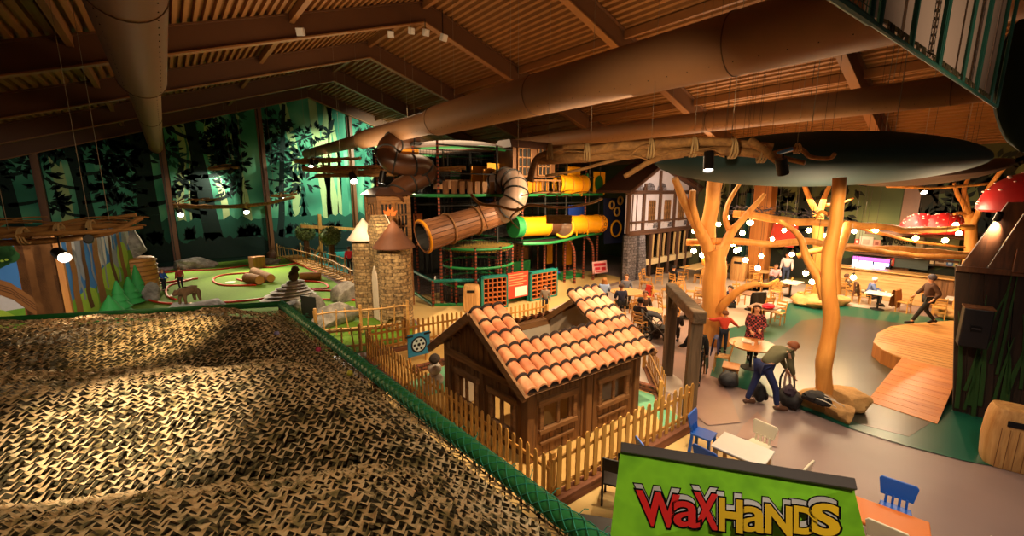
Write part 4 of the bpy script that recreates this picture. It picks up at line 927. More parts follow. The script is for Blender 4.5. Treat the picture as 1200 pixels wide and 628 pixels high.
mb = MB(); c = V((6.95, 16.4, 4.2)); ay_ = (V((1, -.9, 0))).normalized(); pr = [(-.2, 0), (.2, 0), (.28, .22), (.15, .15), (.1, .34), (0, .2), (-.1, .34), (-.15, .15), (-.28, .22)]
mb.prism([c+ay_*a+V((0, 0, b)) for a, b in pr], V((.9, 1, 0)).normalized()*.08); mb.build('crown_finial', plain('finial_orange', '#d2661e', .5), t, True)
mb = MB(); mb.bar((6.98, 16.42, 3.4), (6.98, 16.42, 4.3), .08, .08); mb.build('finial_post', W_dark, t, True)
# topiary, mast
for k, (px_, py_) in enumerate(((353, 303), (382, 311))):
    p = fl(px_, py_)+V((.5, .2, 0)); t = thing('ball_tree', ['ball shaped topiary tree left of the wooden mast behind the stick fence', 'ball shaped topiary tree right of the wooden mast nearest the castle'][k], 'tree', p, 0, 'topiary ball trees')
    mb = MB(); mb.tube([(0, 0, 0), (0, 0, .6), (.03, 0, 1.5)], [.24, .2, .2], 10); mb.build('trunk', W_dark, t, smooth=True)
    mb = MB(); r_ = random.Random(k); mb.ball((0, 0, 2.0), .62, 14, 9)
    for i in range(420):
        d = V((r_.gauss(0, 1), r_.gauss(0, 1), r_.gauss(0, 1))).normalized(); a, b = frame_of(d); c = V((0, 0, 2.0))+d*r_.uniform(.6, .74); an = r_.uniform(0, 6.3); e = (a*cos(an)+b*sin(an)+d*.5)*.11; f = a.cross(e)*.35
        mb.add([c-e*.6, c+f, c+e, c-f], [(0, 1, 2, 3)])
    mb.build('crown', patches('topiary_leaf', ['#3a4a26', '#6a7a44', '#8a9a60'], 8, .8), t)
p = fl(381, 305)+V((0, 1.5, 0)); t = thing('wooden_mast', 'wooden mast with a long crossbeam standing before the bright mural', 'mast', p)
mb = MB(); zt = 5; A = [ay(x, y, p.y) for x, y in ((352, 265), (424, 269), (374, 251), (377, 300))]
mb.bar(A[0]-p, A[1]-p, .3, .22, up=(0, 0, 1)); mb.build('crossbeam', W_pale, t); mb = MB(); mb.bar(A[3]-p+V((0, 0, -.3)), A[2]-p, .22, .22); mb.bar((0, 0, 0), (A[3]-p)+V((0, 0, .3)), .22, .22); mb.build('pole', W_pale, t)
mb = MB(); mb.bar(V((-.5, 0, 0)), A[3]-p+V((0, 0, .9)), .14, .14); mb.build('brace', W_pale, t)

# ================================================================== hanging branch bundles with spotlights
W_log = wood('hung_branch', '#6b4722', '#a8783e', 'x', 2.5, .8, bmp=.6); M_rope = plain('jute_tie', '#a8895a', .9); M_wire = plain('wire', '', .4); M_cut = plain('cut_wood', '')
M_can = plain('spot_can', '#191614', .35, .4); M_lens = plain('spot_lens', '#fff0d8', .3, emit=14)
def roof_z(p): return rz_(p.x)+DK
def bundle(label, branches, wires, ties, twigs=6, seed=1, rt=.02):
    c = ad(*branches[0][0]); t = thing('branch_bundle', label, 'hanging branches', c, 0, 'branch bundles hung from the roof'); r_ = random.Random(seed)
    for k, br in enumerate(branches):
        pts = br[:-1]; r0 = br[-1]; P = [ad(*q) for q in pts]; mb = MB(); branch(mb, P, r0, r0*.72, 10, 6, 0, r0*.5, seed+k); mb.build('branch', W_log, t, True, True)
    mb = MB(); A, B = ad(*branches[0][0]), ad(*branches[0][-2])
    for k in range(twigs):
        a = A+(B-A)*r_.uniform(0, .75); b = a+(B-A).normalized()*r_.uniform(.4, 1.3)+V((r_.uniform(-.2, .2), r_.uniform(-.2, .2), r_.uniform(-.12, .22))); branch(mb, [a, (a+b)/2+V((0, 0, .08)), b], rt, rt*.5, 6, 4)
    if twigs: mb.build('twig', W_log, t, True, True)
    for q in ties:
        p = ad(*q[:3]); mb = MB(); d = (B-A).normalized(); R_ = q[3]
        for j in (-1, 0, 1): mb.torus(p+d*j*.03*max(1, R_*5), R_, R_*.12, d+V((.12*j, .1, .1*j)), 14, 5)
        mb.build('rope_tie', M_rope, t, True, True)
    for q in wires:
        p = ad(*q); mb = MB(); rr = .004 if q[2] < 11 else .006; e = V((p.x+.0, p.y, roof_z(p))); mb.tube([p, e], rr, 5); mb.build('hanging_wire', M_wire, t, True)
    return t
def can(label, px_, py_, d, tgt, L=.3, r_=.075, power=0, ang=60, color=WARM, hang=.12, blend=.6):
    p = ad(px_, py_, d); d_ = (V(tgt)-p).normalized(); t = thing('spotlight', label, 'spotlight', p-d_*L, 0, 'spotlights on the hung branches')
    mb = MB(); mb.tube([p-d_*L, p-d_*L*.98, p], [r_*.9, r_, r_], 18, cap=False); mb.cyl(p-d_*L, p-d_*L*.97, r_*.9, 18); mb.build('housing', M_can, t, True, True)
    mb = MB(); mb.cyl(p-d_*.05, p-d_*.035, r_*.93, 18); mb.build('lens', M_lens, t, True)
    mb = MB(); q = p-d_*L*.5; hang = max(hang, .036*d if d > 14 else hang); mb.bar(q+V((0, 0, r_*.5)), q+V((0, 0, r_+hang)), .03, .02); mb.build('bracket', M_can, t, True)
    if power: spot(p+d_*.01, tgt, power, ang, color, blend, r_*.6)
    return t
bundle('thick bundle of bark branches hung on wires across the left foreground above the net', [((-90, 275, 6.6), (20, 272, 6.9), (90, 266, 7.2), (150, 262, 7.5), .075), ((-90, 288, 6.7), (30, 284, 6.9), (120, 274, 7.2), (166, 256, 7.5), .06), ((-90, 281, 6.5), (60, 274, 6.8), (140, 270, 7.3), (168, 266, 7.5), .045), ((-90, 268, 6.9), (40, 268, 7.0), (100, 261, 7.3), (160, 252, 7.6), .045)],
    [(105, 262, 7.2), (128, 258, 7.3), (10, 270, 6.8)], [(28, 276, 6.8, .13), (108, 268, 7.2, .14), (70, 270, 7.0, .12)], 12, 3)
can('black spotlight hanging under the left branch bundle lit above the net', 76, 302, 6.9, (-.2, 6.9, 3.35), .32, .085, 260, 75, GOLD, .34)
can('dark unlit-looking spotlight tucked under the left branch bundle nearer its tip', 104, 281, 7.1, (-2.3, 23, 1.2), .16, .07, 1000, 50, NEUT)
bundle('heavy branch bundle hung in the upper centre with roped logs', [((628, 186, 9.6), (700, 184, 9.4), (800, 178, 9.0), (900, 179, 8.5), .12), ((690, 176, 9.3), (780, 168, 9.0), (850, 166, 8.7), (905, 172, 8.4), .105), ((640, 172, 9.8), (720, 171, 9.4), (800, 172, 9.1), (880, 180, 8.6), .07), ((622, 212, 9.7), (624, 198, 9.6), (632, 184, 9.5), (660, 176, 9.4), .08),
    ((880, 166, 8.5), (900, 178, 8.2), (922, 196, 7.9), .085), ((885, 178, 8.4), (915, 184, 8.1), (944, 192, 7.8), .055), ((905, 180, 8.4), (935, 174, 8.2), (950, 184, 8.0), (972, 186, 7.9), (979, 180, 7.8), .05), ((740, 182, 9.4), (690, 196, 9.2), (640, 206, 9.0), .04), ((800, 180, 9.0), (770, 186, 9.1), (732, 206, 9.3), .075)],
    [(643, 172, 9.6), (763, 172, 9.1), (813, 170, 8.9), (934, 172, 8.2)], [(645, 178, 9.5, .18), (688, 178, 9.3, .18), (762, 174, 9.1, .2), (812, 172, 8.9, .2), (858, 174, 8.6, .19), (892, 180, 8.4, .17), (934, 174, 8.2, .09)], 14, 5, .028)
can('shiny dark spotlight hanging under the central branch bundle in front of the leaf canopy', 830, 200, 8.6, (6.8, 3.2, 0), .4, .1, 260, 75, WARM)
can('dark spotlight half hidden behind the cut log ends of the central bundle', 918, 204, 7.9, (11.5, 2.5, 0), .3, .1, 260, 80, WARM)
mb = MB(); A, B = ad(911, 180, 8.25), ad(929, 174, 8.15); mb.tube([A, B], .035, 8); tag(mb.build('blue_strap', plain('strap_blue', '#3f72a8', .6)), 'short blue tube strapped to the central branch bundle', 'tube')
bundle('long twiggy branch bundle hung in front of the bright mural and slides', [((356, 198, 21), (420, 202, 20.6), (480, 200, 20.2), (545, 196, 19.8), .13), ((370, 206, 21), (430, 205, 20.5), (500, 204, 20), .1), ((400, 198, 21), (450, 196, 20.5), (540, 200, 20), .1)], [(480, 198, 20.3), (400, 200, 20.8), (520, 198, 20)], [(420, 202, 20.6, .2), (480, 201, 20.2, .2)], 22, 7, .05)
for px_, py_, tg, pw, lb in ((415, 213, (6.2, 15.6, 1.5), 900, 'left'), (447, 215, (7, 20, 1.0), 900, 'middle'), (478, 216, (11, 17, 2.5), 700, 'right'), (519, 214, (13, 16.8, 2.4), 900, 'far right')):
    can(f'{lb} lit spotlight under the twiggy bundle before the slides', px_, py_, 20.3, tg, .6, .17, pw, 60, WARM)
bundle('thin branch bundle hung high before the flying bird of the mural', [((345, 189, 26), (380, 187, 26), (422, 186, 25.5), .12), ((352, 191, 26), (400, 189, 25.6), .08)], [(360, 188, 26), (410, 187, 25.6)], [(370, 188, 26, .18)], 8, 9, .04)
can('small lit spotlight under the thin bundle before the bird', 370, 191, 25.8, (9, 37.3, 6), .5, .15, 800, 100, NEUT)
can('tilted dark spotlight under the thin bundle pointing at the lawn', 365, 196, 25.6, (4.5, 22, 0), .6, .15, 1500, 55, NEUT)
bundle('long branch bundle crossing the dark tree mural above the back of the lawn', [((180, 238, 29), (240, 242, 29), (300, 240, 28.5), (345, 231, 28), .13), ((188, 242, 29), (230, 243, 29), (290, 243, 28.6), .1)], [(200, 240, 29), (290, 241, 28.6)], [(210, 241, 29, .2), (290, 241, 28.6, .2)], 10, 11, .05)
for px_, py_, tg, lb in ((212, 252, (1.0, 30, 0), 'left'), (289, 249, (4.2, 29, 0), 'right')):
    can(f'{lb} lit spotlight under the long bundle at the back of the lawn', px_, py_, 28.6, tg, .5, .18, 1600, 80, (1, .8, .5))
bundle('short branch bundle hung high on the dark tree mural', [((205, 197, 30), (240, 198, 30), (280, 196, 30), .14)], [(215, 197, 30), (270, 197, 30)], [(220, 197, 30, .2)], 8, 13, .05)
for px_, lb in ((217, 'left'), (268, 'right')): can(f'{lb} small lit spotlight of the short high bundle', px_, 203, 29.8, (2.5, 37.3, 5), .4, .15, 500, 100, NEUT)
bundle('short thin branch bundle right of the wall post before the lawn mural', [((318, 230, 30), (335, 229, 30), (348, 227, 30), .1)], [(322, 229, 30)], [(330, 229, 30, .15)], 4, 15, .04)
can('tiny lit spotlight on the short bundle by the wall post', 333, 233, 30, (6, 30, 0), .35, .13, 700, 80, NEUT)
bundle('thin crooked branch hung in front of the yellow tunnel', [((552, 228, 13.5), (562, 238, 13.4), (585, 242, 13.3), (607, 246, 13.2), (622, 240, 13.1), (660, 243, 13.0), (690, 238, 12.9), (706, 232, 12.8), .05), ((607, 246, 13.2), (598, 256, 13.2), (608, 268, 13.2), .03), ((560, 238, 13.4), (566, 252, 13.4), (572, 268, 13.4), .02)], [(607, 244, 13.2), (690, 237, 12.9)], [(607, 246, 13.2, .08)], 5, 17, .02)
mb = MB(); p = ad(655, 257, 12.9); mb.box(p, (.78, .05, .26), -R(39)); mb.cyl(p+V((-.25, .2, .1)), p+V((-.25, .2, .36)), .006, 5); mb.cyl(p+V((.25, -.2, .1)), p+V((.25, -.2, .4)), .006, 5)
tag(mb.build('hanging_plank', wood('plank_ochre', '#6a4a1c', '#94702e', 'x', 4)), 'short dark ochre plank hung from the crooked branch above the yellow tunnel', 'plank')
# roof flood lamps
for k, (px_, py_, d) in enumerate(((352, 37, 15), (458, 40, 18), (482, 36, 18), (499, 38, 17.5), (520, 44, 17))):
    p = ad(px_, py_, d); t = thing('flood_lamp', ['white flood lamp alone on the left rafter', 'first pale flood lamp left of the ridge', 'second pale flood lamp just left of the ridge', 'third pale flood lamp just right of the ridge', 'fourth pale flood lamp farthest right of the ridge'][k], 'lamp', p, R(-39+k*12), 'flood lamps under the rafters')
    mb = MB(); mb.box((0, 0, 0), (.26, .18, .26), rx=.4); mb.build('housing', plain('lamp_white', '#cfc6bc', .5), t, bevel=.02)
    mb = MB(); mb.box((0, -.1, -.02), (.2, .02, .2), rx=.4); mb.build('lens', plain('lamp_glass', '#d8d0c8', .2), t)
    mb = MB(); mb.bar((0, .05, .1), (0, .05, max(.2, rz_(p.x)-p.z)), .03, .03); mb.build('bracket', M_can, t)

# ================================================================== climbing frame
M_black = plain('pad_black', '#16130f', .7); M_strip = None
def striped(name, a, b, step):
    if name in MATS: return MATS[name]
    m, t, bs = nt(name); mp = coords(t, (1/step,)*3); sx = node(t, 'ShaderNodeSeparateXYZ'); t.links.new(mp.outputs[0], sx.inputs[0])
    f = node(t, 'ShaderNodeMath', operation='FRACT'); t.links.new(sx.outputs[2], f.inputs[0]); r = ramp(t, f.outputs[0], [(.0, a), (.5, b)]); r.color_ramp.interpolation = 'CONSTANT'
    t.links.new(r.outputs[0], bs.inputs['Base Color']); bs.inputs['Roughness'].default_value = .6; MATS[name] = m; return m
M_post_s = striped('striped_pad', '#8a3a1c', '#2a120a', .16); M_greenp = plain('green_pad', '#1f7a3e', .5, var=.15); M_tealp = plain('teal_pad', '#14756a', .5, var=.15)
M_yel = plain('play_yellow', '#d9960f', .4, var=.06); M_yel2 = plain('play_amber', '#c8800e', .45, var=.08); M_dkgreen = plain('play_dark_green', '#164a1e', .5); M_orange = plain('lattice_orange', '#b4602a', .55); M_nety = plain('black_mesh', '#0b0a09', .9)
M_tubebr = plain('tube_brown', '#4a2c1a', .38, var=.15, scale=2); M_tubegr = plain('tube_greybrown', '#8a7262', .35, var=.1); M_blue = plain('play_blue', '#1f3f9a', .5)
frame = thing('play_structure', 'three storey climbing frame with striped posts, nets and green deck edges', 'climbing frame', (14.5, 19, 0))
XS = [9.3, 10.9, 12.5, 14.1, 15.7, 17.3, 18.9, 20.1]; YS = [16.6, 18.9, 21.2, 23.5]; Z1, Z2, Z3 = 2.62, 4.95, 7.3
for j, y in enumerate(YS):
    for i, x in enumerate(XS):
        if j in (2,) and i % 2: continue
        if j == 0 and i in (1,): continue
        lo = MB(); lo.cyl((x, y, 0), (x, y, Z1), .07 if j == 0 else .055, 8); lo.build('post', M_post_s if j < 2 else M_black, frame, True, True)
        zt = Z3 if (i < 6 or j) else Z2+1.6
        up_ = MB(); up_.cyl((x, y, Z1), (x, y, zt), .055, 8); up_.build('post', M_black if i % 3 else M_post_s, frame, True, True)
for z, m, x0, x1, y0 in ((Z1, plain('deck_dark', '#2a2218', .8), 14.0, 20.2, 16.5), (Z2, plain('deck_dark', ''), 9.2, 20.2, 16.5), (Z3-.0, plain('deck_dark', ''), 9.2, 18.0, 18.6)):
    mb = MB(); mb.box(((x0+x1)/2, (y0+23.6)/2, z), (x1-x0, 23.6-y0, .1)); mb.build('deck', m, frame, True)
    mb = MB(); mb.tube([(x0, y0-.05, z+.02), (x1, y0-.05, z+.02)], .075, 8); mb.tube([(x0, y0-.05, z+.02), (x0, 23.6, z+.02)], .075, 8); mb.build('deck_edge', M_greenp if z != Z3 else M_black, frame, True, True)
mb = MB(); mb.box((14.7, 23.7, 3.6), (11, .06, 7.2)); mb.build('rear_netting', plain('rear_net', '#0d0e0b', .95), frame, True)
for z in (Z1+1.0, Z2+1.0, Z1+1.9, Z2+2.2):
    for y in (16.6, 18.9, 21.2):
        mb = MB(); mb.tube([(XS[0], y, z), (XS[-1], y, z)], .035, 6); mb.build('cross_tube', M_black, frame, True, True)
mb = MB()                                                             # knotted mesh on the upper faces
for z0, z1, x0, x1, y in ((Z1, Z2, 9.3, 14, 16.66), (Z2, Z3, 9.3, 16, 18.8), (0, Z1, 9.3, 14, 18.9), (Z1, Z2, 14, 20, 18.7)):
    n = int((x1-x0)/.16)
    for i in range(n): mb.bar((x0+i*.16, y, z0), (x0+i*.16, y, z1), .012, .012)
    for k in range(int((z1-z0)/.16)): mb.bar((x0, y, z0+k*.16), (x1, y, z0+k*.16), .012, .012)
mb.build('mesh_netting', M_nety, frame, True)
rnd = random.Random(4)                                               # coloured pads and panels inside the storeys
def panel(c, d, m, nm='panel', rz=0): b = MB(); b.box(c, d, rz); return b.build(nm, m, frame, True, bevel=.01)
for x, y, z, w_, h, m in ((12.9, 18.6, 5.75, 1.1, 1.4, M_yel2), (14.9, 18.6, 5.7, .9, 1.2, M_yel2), (11.6, 20, 3.7, .35, .6, M_yel2), (13.0, 20.5, 3.7, .4, .6, M_yel2), (15.4, 16.9, 5.35, 1.4, .8, M_yel2), (17.9, 16.7, 5.75, 1.15, 1.5, M_yel), (ay(702, 215, 16.6).x, 16.6, ay(702, 215, 16.6).z, 1.0, 1.35, M_yel),(ay(590, 214, 16.9).x, 17.6, 5.8, 1.0, 1.5, M_yel), (19.0, 17.2, 2.95, 1.9, .55, M_yel2), (18.6, 19.2, 1.6, .5, 2.0, M_yel2), (19.6, 18.6, 1.5, .8, 2.0, M_yel2), (16.3, 22.0, 4.3, 1.3, .8, M_blue), (10.2, 20.5, 3.5, .5, 1.0, M_orange), (16.6, 20, 1.4, 1.8, 1.9, plain('panel_umber', '#7a4a1c', .6)), (19.1, 17.4, 3.9, 1.5, .9, M_blue), (14.2, 18.6, 5.4, .5, .5, M_greenp), (11.5, 18.7, 5.5, 2.6, .5, W_dark), (12, 19.6, 6.0, .6, .9, M_greenp)):
    panel((x, y, z), (w_, .08, h), m)
mb = MB(); c = ay(702, 215, 16.5); mb.prism([c+V((cos(2*pi*k/28)*.36, 0, sin(2*pi*k/28)*.46)) for k in range(28)], (0, -.02, 0)); mb.build('round_window', M_dkgreen, frame, True)
for k in range(5): panel((15.0+.42*k, 16.55, 5.35), (.07, .06, .85), W_beam, 'baluster')
for z in (5.1, 5.72): panel((15.9, 16.5, z), (2.3, .06, .09), W_beam, 'balustrade')
for k in range(11): panel((9.6+.42*k, 16.5, 5.3), (.28, .05, .62), W_dark, 'baluster')
# slab benches and mats inside the lower storey
for (x, y, z, w_, d, m) in ((16.2, 18.0, .18, 2.6, 1.2, M_greenp), (15.6, 19.2, .55, 2.0, .9, M_greenp), (18.4, 17.6, .1, 1.8, 1.2, M_greenp), (14.6, 17.6, .12, 1.0, 1.2, M_tealp)):
    b = MB(); b.box((x, y, z), (w_, d, z*2)); b.build('soft_mat', m, frame, True, bevel=.03)
b = MB(); [b.ball((16.9+.18*(k % 4), 17.2+.15*(k//4), .46), .09, 8, 6) for k in range(9)]; b.build('blue_balls', M_blue, frame, True, True)
for x in (17.3, 18.9):                                               # bent lower arches
    b = MB(); b.tube(smoothpath([(x-.9, 16.3, Z1), (x-.3, 16.2, Z1-.05), (x+.1, 16.1, Z1-.5), (x+.2, 16.05, Z1-1.2), (x+.2, 16.0, 0)], 5), .075, 8); b.build('arched_post', M_post_s, frame, True, True)
b = MB(); b.tube(smoothpath([(13.3, 15.6, Z1+.02), (14.6, 15.3, Z1-.02), (16, 15.45, Z1+.0), (18, 16.0, Z1+.05), (20.1, 16.3, Z1+.1)], 6), .075, 8); b.build('deck_edge', M_greenp, frame, True, True)
b = MB(); b.prism([V(p) for p in ((13.4, 15.7, Z1-.05), (14.6, 15.4, Z1-.05), (16, 15.55, Z1-.05), (18, 16.05, Z1-.05), (20.1, 16.4, Z1-.05), (20.1, 17, Z1-.05), (13.4, 17, Z1-.05))], (0, 0, .08)); b.build('deck', plain('deck_dark', ''), frame, True)
# dome roof over the top storey
b = MB(); b.lathe([(2.6, 0), (2.75, .05), (2.6, .16), (1.6, .4), (.1, .52)], (12.3, 19.6, 7.2), 28, sx=1.15); b.build('dome_roof', plain('dome_brown', '#4a2e1c', .6), frame, True, True)
b = MB(); b.torus((12.3, 19.6, 7.2), 2.7, .09, n=32); b.build('dome_rim', M_greenp, frame, True, True)
# circular ball cage in front
cg = thing('ball_cage', 'round netted ball cage with green hoops at the front of the climbing frame', 'ball cage', (11.5, 16.6, 0))
CC = V((11.45, 16.9, 0)); CR = 1.75
for z in (.9, 1.75, 2.6):
    b = MB(); b.torus((CC.x, CC.y, z), CR, .06, n=36); b.build('hoop', M_greenp, cg, True, True)
for k in range(9):
    a = pi+2*pi*k/9+.25; b = MB(); p = CC+V((cos(a)*CR, sin(a)*CR, 0)); b.cyl(p, p+V((0, 0, 2.7)), .055, 8); b.build('post', M_post_s, cg, True, True)
b = MB()
for k in range(64):
    a = 2*pi*k/64; p = CC+V((cos(a)*CR*.98, sin(a)*CR*.98, 0)); b.bar(p, p+V((0, 0, 2.6)), .012, .012)
for k in range(14): b.torus((CC.x, CC.y, .2+k*.17), CR*.98, .006, n=36, k=4)
b.build('netting', M_nety, cg, True)
b = MB(); b.lathe([(1.66, .0), (1.66, .4), (1.0, .46)], CC, 30); b.build('ball_bed', plain('bed_dark', '#3a2c1c', .9), cg, True)
b = MB(); b.lathe([(1.7, 2.45), (1.7, 2.62), (.1, 2.64)], CC, 30); b.build('ball_roof', patches('ball_roof_m', ['#3a2a10', '#8a6a1c', '#2a3a1c'], 9, .8), cg, True)
# low curved front fence with lattice panels
ff = thing('front_fence', 'low green railed fence with striped posts and lattice in front of the ball cage', 'fence', (11, 15.4, 0))
FP = [fl(*q) for q in ((484, 343), (508, 359), (535, 358), (562, 358))]+[fl(621, 349), fl(652, 341)]
for z, m, r_ in ((.06, M_greenp, .07), (1.18, M_greenp, .075)):
    b = MB(); b.tube([p+V((0, 0, z)) for p in FP], r_, 8); b.build('rail', m if z < 1 else M_tealp, ff, True, True)
for p in FP[:4]: b = MB(); b.cyl(p, p+V((0, 0, 1.2)), .07, 8); b.build('post', M_post_s, ff, True, True)
b = MB()
for i in range(3):
    A, B = FP[i], FP[i+1]; n = int((B-A).length/.14)
    for k in range(n): q = A+(B-A)*k/n; b.bar(q, q+V((0, 0, 1.15)), .009, .009)
    for k in range(8): b.bar(A+V((0, 0, .1+k*.14)), B+V((0, 0, .1+k*.14)), .009, .009)
b.build('netting', M_nety, ff, True)
b = MB(); p = ad(510, 326, dpt(FP[1])-.1); b.box(p, (.02, .3, .17), R(-39)); b.build('notice', plain('white_card', '#e8e0e0', .5), ff, True)
def lattice(lb, pl, pr, h, nx, nz, grp='orange lattice panels'):
    A, B = V(pl), V(pr); d = (B-A); L = d.length; an = math.atan2(d.y, d.x); t = thing('lattice_panel', lb, 'panel', A, an, grp)
    b = MB()
    for c, s_ in (((L/2, 0, h-.05), (L, .3, .1)), ((.06, 0, h/2), (.12, .3, h)), ((L-.04, 0, h/2), (.08, .3, h)), ((L/2, 0, .05), (L, .3, .1))): b.box(c, s_)
    b.build('casing', M_tealp, t, bevel=.01)
    b = MB(); b.box((L/2, .1, h/2), (L-.1, .02, h-.1)); b.build('backing', M_black, t)
    b = MB(); x0, x1 = .12, L-.08
    for i in range(nx+1): b.box((x0+(x1-x0)*i/nx, -.08, h/2), (.045, .12, h-.2))
    for k in range(nz+1): b.box(((x0+x1)/2, -.08, .1+(h-.2)*k/nz), (x1-x0, .12, .045))
    b.build('grid', M_orange, t)
lattice('orange lattice panel in teal casing beside the brown bin', fl(563, 363), fl(594, 359), 1.5, 5, 6)
lattice('orange lattice panel in teal casing right of the red notice board', fl(619, 353), fl(651, 346), 1.4, 5, 6)
lattice('orange lattice panel in teal casing in front of the half-timbered facade', fl(737, 324)+V((0, 0, 0)), fl(760, 321), 1.15, 5, 5)
A, B = fl(594, 358), fl(618, 353); t = thing('notice_board', 'red and white notice board between the two lattice panels', 'sign', A); dN = (B-A).normalized(); nN = V((dN.y, -dN.x, 0))
if nN.dot(EYE-A) < 0: nN = -nN
b = MB(); b.prism([A+V((0, 0, .3)), B+V((0, 0, .3)), B+V((0, 0, 1.5)), A+V((0, 0, 1.5))], nN*.05); b.build('board', plain('notice_red', '#c8402a', .5), t, True)
b = MB(); L = (B-A).length
def nq(u0, u1, v0, v1, m): b.prism([A+dN*L*u0+V((0, 0, .3+1.2*v0))+nN*.05, A+dN*L*u1+V((0, 0, .3+1.2*v0))+nN*.05, A+dN*L*u1+V((0, 0, .3+1.2*v1))+nN*.05, A+dN*L*u0+V((0, 0, .3+1.2*v1))+nN*.05], nN*.006, m)
nq(.35, .95, .05, .42, 0)
for k in range(5): nq(.08, .9 if k % 2 else .75, .9-.1*k, .935-.1*k, 1)
b.build('print', [plain('notice_white', '#eadfd4', .5), plain('notice_peach', '#e8a070', .5)], t, True)
b = MB(); b.bar(A+V((.0, .0, 0)), A+V((0, 0, .3)), .06, .06); b.bar(B, B+V((0, 0, .3)), .06, .06); b.build('leg', M_tealp, t, True)
# sign on the arch
t = thing('poster', 'pink and red poster on the arched entrance of the climbing frame', 'poster', ay(702, 314, 16.0)); S = [ay(x, y, 15.95) for x, y in ((694, 307), (711, 305), (712, 319), (695, 321))]
b = MB(); b.prism(S, (0, .03, 0)); b.build('sheet', plain('poster_pink', '#e0b0b8', .5), t, True); b = MB()
for (a, c, e, f) in ((.1, .9, .62, .85), (.15, .5, .3, .52), (.58, .88, .22, .5), (.2, .8, .1, .17)):
    q = lambda u, v: S[3]+(S[2]-S[3])*u+(S[0]-S[3])*v+V((0, -.004, 0)); b.prism([q(a, e), q(c, e), q(c, f), q(a, f)], (0, -.004, 0))
b.build('print', plain('poster_red', '#c8283a', .5), t, True)
# tubes and slides
def slide(name, lb, cat, pts, r_, m, rings=0, n=18, parts=None, ringm=None):
    P = [ad(*q) for q in pts]; t = thing(name, lb, cat, (P[0].x, P[0].y, 0)); sp = [V(q) for q in smoothpath([tuple(p) for p in P], 7)]
    b = MB(); b.tube(sp, r_, n, cap=False); b.tube(sp, r_*.93, n, cap=False); b.build('tube', m, t, True, True)
    for k in range(rings):
        i = int((len(sp)-2)*(k+.5)/rings); b = MB(); b.torus(sp[i], r_*1.03, .04, sp[i+1]-sp[i], 22, 6); b.build('joint_ring', ringm or M_black, t, True, True)
    return t, sp
t, sp = slide('tube_slide', 'dark brown spiral tube slide curling from the amber panel down to the timber turret', 'slide', [(486, 163, 20.2), (468, 164, 19.6), (455, 173, 18.9), (456, 187, 18.5), (474, 193, 18.7), (494, 194, 19.2), (500, 204, 19.6), (486, 212, 19.4), (468, 222, 18.9), (461, 236, 18.5)], .46, M_tubebr, 9)
b = MB(); q = ad(479, 167, 19.9); b.box(q, (.9, .08, 1.3), R(-10)); b.build('entry_panel', M_yel2, t, True)
t, sp = slide('tube_slide', 'grey-brown curling tube slide coming out of the amber panel above the wooden log tunnel', 'slide', [(580, 216, 21.2), (592, 210, 20.6), (602, 214, 20.0), (605, 226, 19.6), (600, 239, 19.5), (588, 249, 19.9)], .55, M_tubegr, 7)
b = MB(); q = ad(579, 214, 21.4); b.box(q, (1.3, .08, 1.3), 0); b.build('entry_panel', M_yel2, t, True)
# wooden log tunnel
A, B = ad(494, 278, 17.8), ad(590, 248, 20.2); d = (B-A).normalized(); t = thing('log_tunnel', 'long wooden plank tunnel sloping up across the climbing frame', 'tunnel', (A.x, A.y, 0)); a_, b__ = frame_of(d)
for k in range(20):
    an = 2*pi*k/20; o = (a_*cos(an)+b__*sin(an)); b = MB(); t0, t1 = an-.14, an+.14; w_ = []
    for PT, rr in ((A, .68), (B, .56)):
        for an2, q in ((t0, rr), (t1, rr), (t1, rr-.06), (t0, rr-.06)): w_.append(PT+(a_*cos(an2)+b__*sin(an2))*q)
    b.hexa([w_[0], w_[1], w_[2], w_[3], w_[4], w_[5], w_[6], w_[7]]); b.build('plank', wood('tunnel_plank', '#573218', '#88552e', 'x', 2.2, .55), t, True, bevel=.01)
b = MB(); b.tube([A+d*.02, B], [.6, .5], 18, cap=False); b.build('liner', M_black, t, True)
for f in (.02, .3, .62): b = MB(); b.torus(A+(B-A)*f, .7-.1*f, .05 if f > .1 else .06, d, 26, 8); o = b.build('hoop', M_yel2 if f < .1 else W_beam, t, True, True)
# yellow tunnel
A, B = ay(606, 266, 16.1), ay(704, 262, 16.1); t = thing('yellow_tunnel', 'yellow plastic crawl tunnel with bubble window along the first deck', 'tunnel', (A.x, A.y, Z1+.05)); d = (B-A).normalized(); a_, b__ = frame_of(d)
def seg(f0, f1, r_, m, nm='tube_segment'): b = MB(); b.tube([A+(B-A)*f0, A+(B-A)*f1], r_, 22, cap=True); return b.build(nm, m, t, True, True)
seg(-.04, .03, .53, M_greenp, 'collar'); seg(.03, .30, .5, M_yel); seg(.30, .55, .49, M_tubebr); seg(.55, .93, .5, M_yel); seg(.93, 1.0, .53, M_yel2, 'mesh_end')
for f in (.03, .3, .55, .74, .93): b = MB(); b.torus(A+(B-A)*f, .515, .03, d, 24, 6); b.build('flange', M_yel2, t, True, True)
out = V((-FW.x, -FW.y, 0)).normalized()
for f, m, r_, nm in ((.14, M_dkgreen, .24, 'port'), (.38, M_yel, .22, 'port')):
    c = A+(B-A)*f+out*.46; b = MB(); ex, ez = d, V((0, 0, 1)); b.prism([c+ex*cos(2*pi*k/4+pi/4)*r_*1.2+ez*sin(2*pi*k/4+pi/4)*r_*1.2 for k in range(4)], out*.05); b.build(nm, m, t, True, bevel=.02)
c = A+(B-A)*.5+out*.56-V((0, 0, .08)); b = MB(); b.torus(c, .5, .075, out, 26, 8); b.build('window_ring', M_yel, t, True, True)
